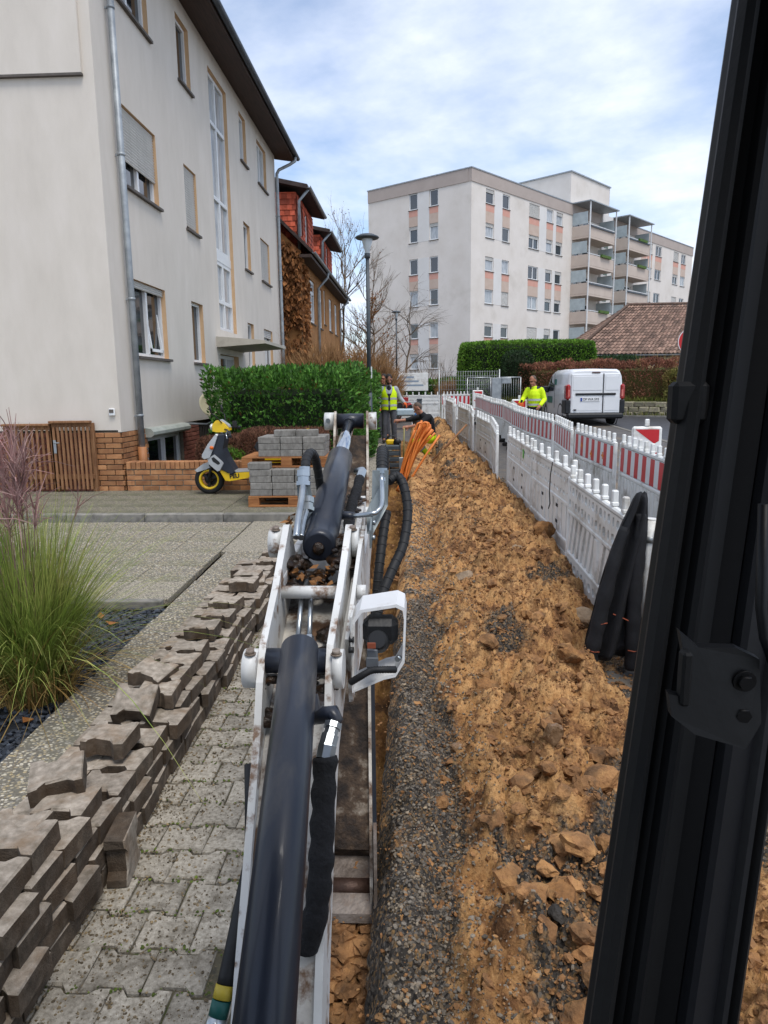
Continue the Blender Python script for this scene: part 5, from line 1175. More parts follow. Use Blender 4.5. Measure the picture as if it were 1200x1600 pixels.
OUTR = [(2.72, 5.4), (2.72, 7.45), (2.66, 9.5), (2.52, 11.5), (2.60, 13.5), (2.42, 15.5), (2.40, 17.5), (2.46, 19.5), (2.3, 21.5), (2.28, 23.5), (2.12, 25.5)]
OL = ['red striped barrier right beside the cab pillar', 'nearest fully visible red and white striped barrier', 'striped barrier with orange marks, second in the outer row', 'third striped barrier in the outer row, left of the white van', 'striped barrier directly below the man in the yellow jacket', 'striped barrier just left of the man in the yellow jacket', 'sixth striped barrier counted from the white van leftwards', 'striped barrier in front of the gate posts of the clipped hedge', 'faded striped barrier towards the far corner', 'small striped barrier near the far corner']
for i in range(len(OUTR) - 1): barrier('striped', *OUTR[i], OUTR[i + 1][0] + random.uniform(-.06, .06), OUTR[i + 1][1] - .04, OL[i], 'red and white barriers in the street', 9)
for k, (x0, x1) in enumerate(((.95, -.9), (2.1, 1.0))): barrier('striped' if k else 'holes', x0, 27.2 + .2 * k, x1, 27.3, ('faded barrier closing off the far end of the trench', 'faded barrier at the far right corner of the site')[k], 'red and white barriers in the street', 8)
# details on single barriers
g = MB(); g.tube([(1.45, 7.5, 1.12), (1.43, 7.5, .98), (1.43, 7.52, .8), (1.45, 7.58, .66), (1.42, 7.5, .62)], .006, 5); tag(g.build('wire', M_rub), 'dark wire loop hanging on the second white barrier', 'wire')
M_spray = mat('green_spray', ['#58c43a', '#6fd44e'], .6, 5, 3); nb = [o for o in bpy.data.objects if o.get('label', '').startswith('white barrier with a green spray')][0]
g = MB(); g.rbox((.55, .0265, .76), (.61, .0275, .88), .0004); g.build('spray_mark', M_spray, nb)
M_oran = mat('orange_spray', ['#c9702c', '#d98238'], .6, 5, 3); nb = [o for o in bpy.data.objects if o.get('label', '').startswith('striped barrier with orange')][0]
for (x, z) in ((.5, .72), (1.05, .68), (1.55, .75)): g = MB(); g.cbox((x, .0195, z), (.1, .003, .03), 0, None); g.cbox((x, .0195, z), (.03, .0034, .1)); g.build('spray_mark', M_oran, nb)
# white end post with a clamp
PO = thing('barrier_post', 'upright white plastic tube with a metal clamp right of the black jacket', 'post', (1.475, 4.40, gz(4.4) - .03))
mb = MB(); mb.cyl((0, 0, 0), (0, 0, 1.0), .034, 14); mb.cyl((0, 0, 1.0), (0, 0, 1.012), .03, 14); mb.build('tube', M_plas, PO)
mb = MB(); mb.lathe([(.037, .86), (.041, .86), (.041, .90), (.037, .90)], n=14); mb.box((.036, -.006, .862), (.17, .006, .898)); mb.build('clamp', M_steel, PO)
mb = MB(); mb.rbox((.09, -.03, .80), (.16, .03, .99), .012); mb.rbox((.1, -.025, .99), (.15, .025, 1.05), .01); mb.build('bracket', M_plas, PO)
# warning beacons with a red arrow plate
def beacon(label, x, y, rz=0):
    t = thing('warning_beacon', label, 'warning beacon', (x, y, gz(y) - .03), rz, 'warning beacons in the street')
    mb = MB(); mb.rbox((-.2, -.03, .2), (.2, .03, 1.12), .03); mb.rbox((-.03, -.02, 1.12), (.03, .02, 1.22), .01); mb.build('board', M_plas, t)
    mb = MB()
    for z in (.3, .62, .94):
        for s in (-.032, .032): mb.add([(-.16, s, z + .14), (.16, s, z + .14), (.16, s, z - .02), (.1, s, z - .06)], [(0, 1, 2, 3)])
    mb.build('red_arrow', M_red, t)
    mb = MB(); mb.rbox((-.3, -.22, 0), (.3, .22, .12), .03); mb.rbox((-.05, -.05, .12), (.05, .05, .2), .01); mb.build('foot', M_rub, t); return t
beacon('large white and red warning beacon behind the striped barrier, right of the van', 3.22, 10.0, R(-8))
beacon('small warning beacon farther down the outer barrier row', 2.75, 19.0); beacon('small warning beacon at the far end of the striped barriers', 2.35, 27.0)

# ================================================================== JACKET
M_jack = mat('black_softshell', ['#0d0e10', '#15161a', '#1d1e22'], .85, 10, 6, .4, 120); M_pipe = mat('rust_piping', ['#8a4630', '#9c5238'], .7, 4, 3)
JK = thing('jacket', 'black work jacket with thin rust red piping hung over the barrier end', 'jacket', (1.305, 4.38, gz(4.4) - .06))
def spl(pts, n):
    out = []; P_ = [Vector(p) for p in pts]
    for i in range(n + 1):
        t = i / n * (len(P_) - 1); k = min(int(t), len(P_) - 2); u = t - k; p0, p1, p2, p3 = P_[max(k - 1, 0)], P_[k], P_[k + 1], P_[min(k + 2, len(P_) - 1)]
        out.append(.5 * ((2 * p1) + (p2 - p0) * u + (2 * p0 - 5 * p1 + 4 * p2 - p3) * u * u + (3 * p1 - p0 - 3 * p2 + p3) * u ** 3))
    return out
def jring(z, cx, a, b, ph, k=5, amp=.016, cyy=0):
    return [(cx + a * math.cos(t) * (1 + .04 * math.sin(3 * t + ph)), cyy + b * math.sin(t) * (1 + .45 * math.sin(k * t + ph)) - amp * math.cos(k * 1.5 * t + ph) * (1 if math.sin(t) < 0 else .3), z + (.012 + .03 * (z < .3)) * math.sin(2 * t + ph)) for t in [2 * PI * q / 56 for q in range(56)]]
prof_j = [(1.205, .10, .012, .02), (1.195, .095, .03, .04), (1.16, .09, .042, .055), (1.1, .08, .055, .06), (1.0, .06, .08, .065), (.85, .03, .105, .07), (.7, 0, .122, .07), (.55, -.025, .135, .068), (.4, -.045, .145, .065), (.27, -.065, .15, .06), (.2, -.075, .148, .058), (.16, -.08, .145, .055)]
mb = MB(); mb.loft([jring(z, cx, a, b, 1.1 + .16 * i, 5, .021 * min(1, i / 4)) for i, (z, cx, a, b) in enumerate(prof_j)], 0, True); mb.build('body', M_jack, JK)
mb = MB(); mb.tube(spl([(.085, -.035, 1.08), (.08, -.06, .95), (.06, -.075, .7), (.06, -.075, .45), (.065, -.07, .25), (.07, -.06, .08)], 22), [.03 + .016 * min(1, i / 8) + .004 * math.sin(i * 1.9) for i in range(23)], 14); mb.build('sleeve', M_jack, JK)
mb = MB(); mb.tube(spl([(-.01, -.045, 1.0), (-.07, -.065, .8), (-.125, -.07, .55), (-.16, -.07, .35), (-.19, -.065, .19), (-.20, -.055, .10)], 22), [.028 + .017 * min(1, i / 8) + .004 * math.sin(i * 1.7) for i in range(23)], 14); mb.build('sleeve', M_jack, JK)
for pts in ([(-.185, -.10, .40), (-.15, -.116, .395), (-.11, -.108, .40)], [(-.225, -.095, .22), (-.19, -.108, .21), (-.15, -.10, .205)], [(-.07, -.08, .45), (-.02, -.085, .43), (.03, -.105, .41)], [(.025, -.105, .22), (.06, -.115, .215), (.105, -.098, .22)]): mb = MB(); mb.tube(pts, .004, 5); mb.build('piping', M_pipe, JK)

# ================================================================== ORANGE CONDUITS
M_con = mat('orange_conduit', ['#cc6c2a', '#da7c36', '#e29048'], .45, 4, 5, dirt=('#7c4a22', .5), dscale=5)
CB = thing('conduit_bundle', 'upright bundle of bent orange cable conduits at the trench edge', 'cable conduits', (-.22, 12.3, gz(12.3) - .15))
rc = random.Random(12)
for k in range(13):
    a = k / 12; bx = rc.uniform(-.07, .07) + (a - .5) * .10; by = rc.uniform(-.08, .08); tx = .20 + .36 * a + rc.uniform(-.02, .02); tz = 1.17 - .28 * abs(a - .35) + rc.uniform(-.06, .03); ty = rc.uniform(-.15, .15)
    mb = MB(); pts = [Vector((bx - .02, by, 0)), Vector((bx, by, .12))]
    for q in range(1, 9): t = q / 8; pts.append(Vector((bx + (tx - bx) * t ** 1.35, by + (ty - by) * t, .12 + (tz - .12) * (t ** .92))))
    if k in (2, 4, 6, 7): # hairpin at the top, coming back down
        d = (pts[-1] - pts[-2]).normalized(); c = pts[-1] + Vector((.05, 0, 0)); pts += [c + Vector((-.035, 0, .04)), c + Vector((0, 0, .055)), c + Vector((.035, .01, .04)), c + Vector((.045, .02, -.02))]
        for q in range(1, 7): t = q / 6; pts.append(Vector((c.x + .045 - (c.x - bx - .02) * t ** .8, ty + .03, c.z - .02 - (c.z - .1) * t)))
    mb.tube(pts, .0195, 8); mb.build('conduit', M_con, CB)
mb = MB(); mb.tube([(.05, -.1, .02), (.2, -.1, .28), (.42, -.05, .62), (.64, 0, .93)], .02, 8); mb.build('conduit', M_con, CB)
mb = MB(); mb.cyl((-.09, 0, .05), (-.03, 0, .02), .10, 8); mb.build('tie', M_con, CB)
mb = MB(); mb.cyl((.36, 14.6, .42), (1.08, 15.0, 1.12), .022, 8); tag(mb.build('wooden_pole', M_wood), 'pale wooden pole leaning from the heap towards the barriers', 'pole')

# ================================================================== ORNAMENTAL GRASS
M_blade = mat('grass_blade', ['#5c7030', '#7d9040', '#a0a65a', '#b8a868'], .6, 3, 3, attr='tint', trans=.35)
M_plume = mat('grass_plume', ['#7f5a58', '#9c7873', '#b59a92'], .8, 6, 3, attr='tint', trans=.3)
def blades(name, n, base_r, hmin, hmax, spread, m, parent, width=.006, seg=7, droop=1.):
    a = RNG.random(n) * 6.283; r_ = base_r * np.sqrt(RNG.random(n)); b = np.stack([r_ * np.cos(a), r_ * np.sin(a), np.zeros(n)], 1)
    az = a + RNG.normal(0, .7, n); ln = RNG.uniform(hmin, hmax, n); out = np.abs(RNG.normal(0, spread, n)) + .05; dr = droop * RNG.uniform(.3, 1.2, n)
    V = np.zeros((n, seg + 1, 2, 3)); T = np.linspace(0, 1, seg + 1)
    side = np.stack([-np.sin(az + RNG.normal(0, .5, n)), np.cos(az), np.zeros(n)], 1)
    for i, t in enumerate(T):
        h = ln * (t - .30 * dr * t ** 2.6 * out * 1.6); o = ln * out * (t ** 1.6)
        c = b + np.stack([np.cos(az) * o, np.sin(az) * o, h], 1); w = (width * (1 - .85 * t ** 1.5) * RNG.uniform(.7, 1.2, n))[:, None]
        V[:, i, 0] = c - side * w / 2; V[:, i, 1] = c + side * w / 2
    base = (np.arange(n) * (seg + 1) * 2)[:, None]; k = np.arange(seg)[None] * 2
    F = np.stack([base + k, base + k + 1, base + k + 3, base + k + 2], -1).reshape(-1, 4)
    return np_mesh(name, V.reshape(-1, 3), F, m, True, {'tint': ('FACE', np.repeat(RNG.random(n), seg))}, parent)
for gi, (gx_, gy_, lb, n, hs) in enumerate(((-2.24, 3.82, 'large arching clump of pink plumed ornamental grass in the black gravel', 3000, 1.0), (-3.0, 4.35, 'second clump of ornamental grass at the left edge of the picture', 1700, 1.05))):
    OG = thing('ornamental_grass', lb, 'grass', (gx_, gy_, .025 * gy_ + .03))
    blades('blades', n, .15, .5 * hs, 1.28 * hs, .43, M_blade, OG, .007, 9, 1.25); blades('blades', n // 6, .2, .3, .75, .95, mat('dry_blade', ['#8a7440', '#a68c52', '#8f6a3a'], .7, 3, 3, attr='tint', trans=.3), OG, .007, 7, 1.6)
    np_ = 34 if gi == 0 else 26; V = []; F = []; T = []
    for k in range(np_):
        a = RNG.random() * 6.283; o = abs(RNG.normal(0, .30)); h = RNG.uniform(1.12, 1.58) * hs; c = np.array([math.cos(a) * o, math.sin(a) * o, h]); ax = np.array([math.cos(a) * o * 1.0, math.sin(a) * o, .9]); ax /= np.linalg.norm(ax); tn = RNG.random()
        s0 = np.array([math.cos(a) * .1, math.sin(a) * .1, .2]);
        for q in range(26 if k % 4 else 9):
            st_ = c - ax * RNG.uniform(0, .16); d = ax * RNG.uniform(.5, 1.2) + RNG.normal(0, .38, 3); d /= np.linalg.norm(d); l = RNG.uniform(.11, .27); sd = np.cross(d, RNG.normal(size=3)); sd /= np.linalg.norm(sd); w = .0024; dp = np.array([0, 0, -.03]); n0 = len(V)
            V.extend([st_ - sd * w, st_ + sd * w, st_ + d * l * .5 + sd * w, st_ + d * l * .5 - sd * w, st_ + d * l + dp + sd * w * .6, st_ + d * l + dp - sd * w * .6]); F.extend([(n0, n0 + 1, n0 + 2, n0 + 3), (n0 + 3, n0 + 2, n0 + 4, n0 + 5)]); T.extend([tn, tn])
        n0 = len(V); sd = np.array([.0022, 0, 0]); md_ = (s0 + c) / 2 * np.array([.8, .8, 1.1]); V.extend([s0 - sd, s0 + sd, md_ + sd, md_ - sd, c + sd, c - sd]); F.extend([(n0, n0 + 1, n0 + 2, n0 + 3), (n0 + 3, n0 + 2, n0 + 4, n0 + 5)]); T.extend([.3, .3])
    np_mesh('plumes', V, F, M_plume, False, {'tint': ('FACE', T)}, OG)
M_leafd = mat('fallen_leaf', ['#7a4a24', '#94602f', '#a8743c'], .8, 6, 4)
for k, (x, y) in enumerate(((-2.3, 5.0), (-2.32, 3.45), (-2.12, 3.5), (-2.6, 3.35), (-2.45, 5.15))):
    mb = MB(); mb.add([(-.06, 0, .012), (0, -.03, .004), (.06, 0, .02), (0, .03, .0), (-.02, 0, -.004)], [(0, 1, 4), (1, 2, 4), (2, 3, 4), (3, 0, 4)]); o = mb.build('fallen_leaf', M_leafd); o.location = (x, y, .025 * y + .06); o.rotation_euler = (.1, .2, k * 1.3)
    tag(o, ('brown fallen leaf on the black gravel beyond the grass clump', 'curled brown leaf on the gravel at the foot of the grass', 'brown leaf beside the coping near the grass foot', 'brown leaf on the gravel at the left edge', 'small brown leaf by the grey edging')[k], 'leaf')
# heather like brown bushes behind the low wall
M_heath = mat('brown_heather', ['#4c3024', '#6b4836', '#835f49'], .9, 6, 3, attr='tint', trans=.15)
hedge('brown_bush', 'rounded brown withered bush behind the scooter and the low wall', (-2.9, 11.0, .45), (-1.42, 12.3, 1.28), 9000, .05, M_heath, depth=.14, bump=.12, core=M_olive, rnd=.8, cat='bush', aspect=.3, up=.9)
hedge('brown_bush', 'smaller brown bush behind the scooter front, beside the house', (-3.6, 11.2, .45), (-2.7, 12.3, 1.15), 6500, .05, M_heath, depth=.14, bump=.12, core=M_olive, rnd=.8, cat='bush', aspect=.3, up=.9)
hedge('green_bush', 'small yellow green bush just behind the scooter legs', (-3.2, 10.95, .45), (-2.75, 11.3, .95), 1500, .05, M_clip, depth=.12, bump=.08, rnd=.8, cat='bush')
def text_obj(s, size, name, m, parent, M, depth=.0015, bold=0.0):
    cu = bpy.data.curves.new(name, 'FONT'); cu.body = s; cu.size = size; cu.extrude = depth; cu.offset = bold; cu.align_x = 'CENTER'; cu.align_y = 'CENTER'; cu.resolution_u = 3
    o = bpy.data.objects.new(name, cu); COL.objects.link(o); dg = bpy.context.evaluated_depsgraph_get(); me = bpy.data.meshes.new_from_object(o.evaluated_get(dg)); bpy.data.objects.remove(o); bpy.data.curves.remove(cu)
    me.materials.clear(); me.materials.append(m); me.transform(M); return link(name, me, parent)
ROTX = Matrix.Rotation(PI / 2, 4, 'X')
# ================================================================== SCOOTER
M_yel = mat('yellow_paint', ['#dcb40a', '#e6c01e'], .35, 3, 3, coat=.4); M_silv = mat('silver_paint', ['#a9acae', '#bcbfc1'], .38, 4, 4, metal=.3, coat=.3)
M_blk = mat('black_plastic', ['#17181a', '#222426'], .5, 8, 5, .15, 80); M_tyre = mat('tyre_rubber', ['#141414', '#201f1e'], .85, 10, 4); M_steelp = mat('polished_steel', ['#9aa0a4', '#b4b9bc'], .22, 4, 4, metal=1.)
M_navy = mat('dark_blue_plastic', ['#20252e', '#2c323d'], .5, 5, 4); M_amber = mat('amber_lens', ['#c65a12', '#d86a1a'], .25, 3, 2)
SC = thing('motor_scooter', 'yellow and silver motor scooter parked in front of the low brick wall', 'scooter', (-3.06, 10.28, L2), R(3))
def yp(outl, w, cx=0, mi=0, mb=None, ch=.012):
    """side profile (x,z) extruded across the scooter with softened edges"""
    mb = mb or MB(); c0 = (sum(p[0] for p in outl) / len(outl), sum(p[1] for p in outl) / len(outl))
    ins = [(p[0] + (c0[0] - p[0]) * .05, p[1] + (c0[1] - p[1]) * .05) for p in outl]
    mb.loft([[(p[0], cx - w / 2, p[1]) for p in ins], [(p[0], cx - w / 2 + ch, p[1]) for p in outl], [(p[0], cx + w / 2 - ch, p[1]) for p in outl], [(p[0], cx + w / 2, p[1]) for p in ins]], mi, True, None, False); return mb
def wheel(parent, cx, r, w, name='wheel'):
    mb = MB(); Mw = Matrix.Translation((cx, 0, r)) @ Matrix.Rotation(PI / 2, 4, 'X')
    mb.lathe([(r * .66, -w * .42), (r * .8, -w * .5), (r * .95, -w * .42), (r, -w * .15), (r, w * .15), (r * .95, w * .42), (r * .8, w * .5), (r * .66, w * .42), (r * .66, -w * .42)], n=36, M=Mw); o = mb.build(name, M_tyre, parent)
    mb = MB(); mb.lathe([(r * .56, -w * .4), (r * .68, -w * .44), (r * .68, w * .44), (r * .56, w * .4), (r * .52, 0), (r * .56, -w * .4)], n=36, M=Mw); mb.build('rim', M_yel, o)
    mb = MB()
    for k in range(3):
        a = k * 2 * PI / 3 + .4; Ms = Mw @ Matrix.Rotation(a, 4, 'Z'); mb.rbox((r * .1, -.022, -.02), (r * .56, .022, .02), .008, 0, Ms)
    mb.lathe([(0, -.05), (r * .17, -.05), (r * .17, .05), (0, .05)], n=14, M=Mw); mb.lathe([(r * .18, -w * .55), (r * .44, -w * .55), (r * .44, -w * .5), (r * .18, -w * .5)], n=24, M=Mw, smooth=False); mb.build('hub', M_blk, o); return o
wheel(SC, 0, .218, .12); wheel(SC, 1.27, .21, .12)
mb = MB(); mb.tube([(0, .075, .218), (.05, .075, .42), (.14, .06, .62)], .02, 8); mb.tube([(0, -.075, .218), (.05, -.075, .42), (.14, -.06, .62)], .02, 8); mb.cbox((.05, 0, .44), (.06, .16, .05)); mb.build('fork', M_blk, SC)
yp([(-.20, .36), (-.17, .33), (-.03, .37), (.10, .43), (.13, .47), (.06, .50), (-.08, .45)], .15).build('front_mudguard', M_silv, SC)
# leg shield: silver shell outside, dark blue inside
yp([(.14, .87), (.17, .90), (.20, .885), (.13, .70), (.06, .55), (-.02, .53), (-.055, .56), (-.05, .60), (.04, .75)], .40).build('leg_shield', M_silv, SC)
yp([(.19, .89), (.29, .90), (.275, .78), (.25, .68), (.30, .54), (.37, .42), (.42, .33), (.36, .30), (.22, .37), (.16, .48), (.06, .54), (.12, .69)], .34).build('inner_shield', M_navy, SC)
mb = MB(); yp([(.02, .54), (.07, .57), (.13, .60), (.24, .50), (.26, .47), (.20, .36), (.16, .35), (.04, .46)], .37, 0, 0, mb); sg = mb.build('side_cowl', M_silv, SC)
mb = MB(); yp([(.085, .55), (.12, .565), (.20, .49), (.205, .465), (.175, .45), (.10, .50)], .378, 0, 0, mb, .004); mb.build('air_vent', M_blk, SC)
yp([(.18, .36), (.22, .38), (.30, .32), (.42, .325), (.70, .34), (.72, .29), (.58, .24), (.32, .20), (.26, .21)], .30).build('floor_cowl', M_yel, SC)
yp([(.30, .325), (.42, .332), (.74, .345), (.74, .37), (.42, .36), (.31, .36)], .28).build('footboard', M_silv, SC)
text_obj('PEU', .085, 'lettering', M_blk, SC, Matrix.Translation((.40, -.153, .277)) @ Matrix.Rotation(R(-4), 4, 'Y') @ ROTX, bold=.003)
# headset
mb = MB(); yp([(.10, .93), (.10, 1.03), (.15, 1.085), (.21, 1.09), (.28, 1.05), (.34, .98), (.345, .94), (.30, .915), (.16, .915)], .24, 0, 0, mb, .05); mb.build('headset', M_yel, SC)
mb = MB(); yp([(.19, 1.092), (.22, 1.10), (.33, 1.02), (.345, .985), (.30, 1.035)], .16, 0, 0, mb); mb.build('instrument_cover', M_silv, SC)
mb = MB(); mb.tube([(.28, -.1, .96), (.34, -.2, .95), (.38, -.33, .90)], .014, 8); mb.tube([(.28, .1, .96), (.34, .2, .97), (.40, .36, .96)], .014, 8); mb.build('handlebar', M_blk, SC)
mb = MB(); mb.tube([(.37, -.24, .93), (.40, -.34, .885), (.42, -.40, .87)], .022, 10); mb.tube([(.39, .28, .965), (.41, .4, .965)], .022, 10); mb.cbox((.37, .2, 1.02), (.06, .06, .09)); mb.build('grip', M_blk, SC)
mb = MB(); mb.tube([(.35, -.22, .955), (.34, -.3, .91), (.37, -.38, .84)], .008, 6); mb.tube([(.30, .2, .98), (.34, .34, .96)], .008, 6); mb.build('brake_lever', M_steelp, SC)
for sy, dx in ((-.2, -.03), (.22, .02)):
    mb = MB(); mb.tube([(.25, sy * .6, 1.05), (.2 + dx, sy, 1.16), (.16 + dx, sy * 1.2, 1.2)], .008, 6); mb.lathe([(0, -.012), (.05, -.01), (.055, 0), (.05, .012), (0, .014)], (0, 0, 0), 16, 0, Matrix.Translation((.15 + dx, sy * 1.25, 1.25)) @ Euler((0, R(80), .3)).to_matrix().to_4x4()); mb.build('mirror', M_blk, SC)
mb = MB(); mb.ball((.10, -.205, .70), (.03, .02, .027), 12, 8); mb.ball((.10, .205, .70), (.03, .02, .027), 12, 8); mb.build('indicator', M_amber, SC)
mb = MB(); mb.ball((.08, 0, .99), (.035, .08, .05), 12, 8); mb.build('headlight', glass_mat('scooter_lens', '#c9ccc9', .1), SC)
# rear body
yp([(.78, .62), (.80, .55), (.72, .44), (.78, .37), (.95, .40), (1.15, .44), (1.42, .56), (1.52, .72), (1.30, .76), (1.05, .66), (.88, .62)], .26).build('rear_cowl', M_yel, SC)
yp([(.84, .62), (1.05, .66), (1.30, .77), (1.52, .80), (1.58, .86), (1.42, .86), (1.22, .80), (1.1, .74)], .24).build('tail', M_silv, SC)
yp([(1.28, .85), (1.42, .93), (1.50, .955), (1.49, .93), (1.40, .86), (1.32, .83)], .18).build('spoiler', M_yel, SC)
yp([(.70, .70), (.74, .77), (.86, .79), (1.05, .785), (1.2, .80), (1.2, .75), (1.02, .68), (.86, .63), (.74, .63)], .27).build('seat', M_blk, SC)
mb = MB(); mb.rbox((.85, -.13, .18), (1.35, -.04, .36), .03); mb.cyl((1.1, .1, .3), (1.6, .14, .36), .05, 12); mb.build('engine', M_blk, SC)

# ================================================================== PALLETS WITH PAVING BLOCKS
M_pal = mat('pallet_wood', ['#7d4f2c', '#96633a', '#a87648'], .85, 7, 6, .5, 50, stretch=(.8, 6, 6), rnd=.15)
def pallet(label, x, y, z, rz=0):
    t = thing('pallet', label, 'pallet', (x, y, z), rz, 'pallets with paving blocks')
    for yy_ in (-.36, 0, .36): mb = MB(); mb.rbox((-.6, yy_ - .05, 0), (.6, yy_ + .05, .022), .003); mb.build('bottom_board', M_pal, t)
    for yy_ in (-.35, 0, .35):
        for xx_ in (-.53, 0, .53): mb = MB(); mb.rbox((xx_ - .072, yy_ - .05, .0225), (xx_ + .072, yy_ + .05, .1), .004); mb.build('block', M_pal, t)
    for xx_ in (-.53, 0, .53): mb = MB(); mb.rbox((xx_ - .072, -.4, .1005), (xx_ + .072, .4, .122), .003); mb.build('cross_board', M_pal, t)
    for k in range(6): yy_ = -.34 + k * .136; mb = MB(); mb.rbox((-.6, yy_ - .058, .1225), (.6, yy_ + .058, .144), .004); mb.build('deck_board', M_pal, t)
    return t
pallet('lower wooden pallet on the ground under the grey paving blocks', -1.60, 9.46, L2, 0); 
M_blk2 = mat('new_paving_block', ['#66635d', '#7c7973', '#8c8983'], .9, 22, 8, .8, 200, rnd=.12, dirt=('#4c4a44', .6), dscale=5, stretch=(1, 1, .5))
mb = MB(); mb.rbox((-.145, -.095, -.043), (.145, .095, .043), .007); BKM = mb.mesh('paving_block', M_blk2)
rk = random.Random(8); zb = L2 + .144
def pblock(x, y, z, label=None, rz=None):
    o = link('paving_block', BKM); o.location = (x, y, z); o.rotation_euler = (0, 0, rk.uniform(-.02, .02) if rz is None else rz); tag(o, label or 'grey concrete block hidden in the rows behind the front blocks on the pallets', 'paving block', None if label and 'front block' not in label else 'paving blocks on the pallets')
for j in range(4):
    for i in range(4):
        for q in range(4): pblock(-2.03 + i * .298 + rk.uniform(-.006, .006), 9.17 + q * .2, zb + .0435 + j * .0875, 'front block %s from the left in the %s layer on the lower pallet' % (ORD[i], ORD[j]) if q == 0 else None)
pblock(-2.05, 9.165, zb + .0435 + 4 * .0875, 'light grey block pushed out under the upper pallet, nearest the scooter', .03)
z2 = zb + 4 * .0875 + .001
pallet('upper wooden pallet resting on grey blocks, its corner towards the scooter', -1.72, 9.68, z2, 0)
for j in range(3):
    for i in range(3):
        for q in range(3): pblock(-1.95 + i * .298 + rk.uniform(-.006, .006), 9.40 + q * .2 , z2 + .144 + .0435 + j * .0875, 'front block %s from the left in the %s layer on the upper pallet' % (ORD[i], ORD[j]) if q == 0 else None)
for i in range(2): pblock(-1.75 + i * .30, 9.46, z2 + .144 + .0435 + 3 * .0875, ('topmost grey block on the pallets, in front of the scooter tail', 'grey block on the top row next to the excavator cylinder')[i], .1)

# ================================================================== VAN
M_van = mat('white_van_paint', ['#d5d8db', '#dee0e3'], .28, 2, 3, coat=.5); M_vblk = mat('van_black_trim', ['#15171b', '#1f2226'], .5, 6, 4)
M_tail = mat('tail_light_red', ['#8e1216', '#a5181c'], .15, 4, 2, coat=.6); M_green = mat('green_sticker', ['#1f5f56', '#2a6f64'], .4, 3, 2)
VN = thing('white_van', 'white delivery van parked in the street, seen from behind', 'van', (5.92, 23.75, gz(24.2) - .03), R(1.0))
def vring(y, hw, zb_, zt, inset=.12, rr=.12):
    bl = 1.12; p = [(-hw + .04, zb_), (hw - .04, zb_), (hw, zb_ + .06), (hw, min(bl, zt - .2)), (hw - inset * .5, zt - rr * 1.6), (hw - inset, zt - rr * .5), (hw - inset - rr * .8, zt), (0, zt + .02), (-hw + inset + rr * .8, zt), (-hw + inset, zt - rr * .5), (-hw + inset * .5, zt - rr * 1.6), (-hw, min(bl, zt - .2)), (-hw, zb_ + .06)]
    return [(x, y, z) for x, z in p]
mb = MB(); mb.loft([vring(.03, .86, .36, 1.77), vring(0.06, .90, .33, 1.80), vring(.2, .93, .3, 1.84), vring(1.2, .935, .3, 1.87), vring(2.5, .93, .3, 1.86), vring(2.95, .92, .3, 1.78), vring(3.5, .90, .3, 1.32, .12), vring(3.62, .90, .3, 1.16, .1, .1), vring(4.2, .86, .32, 1.0, .1, .1), vring(4.42, .76, .36, .8, .1, .1)], 0, True, None, True); mb.build('body', M_van, VN)
for (a, b) in ((-.80, .24), (.255, .80)):
    mb = MB(); mb.rbox((a, -.012, .42), (b, .04, 1.70), .03); d = mb.build('rear_door', M_van, VN)
    mb = MB(); mb.rbox((a + .06, -.022, 1.16), (b - .05, -.005, 1.62), .02); mb.build('door_panel', M_van, d)
    mb = MB(); mb.rbox((a + .05, -.019, .5), (b - .04, -.006, .98), .015); mb.build('door_panel', M_van, d)
mb = MB(); mb.box((.241, -.014, .42), (.254, .02, 1.7)); mb.build('door_gap', M_vblk, VN)
mb = MB(); mb.rbox((-.66, -.045, 1.0), (.66, -.01, 1.075), .025); mb.build('handle_strip', M_vblk, VN)
mb = MB(); mb.rbox((-.13, -.018, 1.715), (.14, .05, 1.755), .012); mb.build('brake_light', mat('dark_red_lens', ['#3a1a1a', '#4a2020'], .3, 3, 2), VN)
mb = MB(); mb.rbox((-.50, -.034, .80), (.13, -.023, .935), .008); pl = mb.build('number_plate', M_signw, VN)
mb = MB(); mb.box((-.49, -.0375, .81), (-.435, -.0342, .925)); mb.build('plate_strip', M_signb, pl)
text_obj('OF WA 593', .115, 'lettering', M_vblk, pl, Matrix.Translation((-.15, -.0345, .868)) @ Matrix.Diagonal((.92, 1, 1, 1)) @ ROTX, .001, .002)
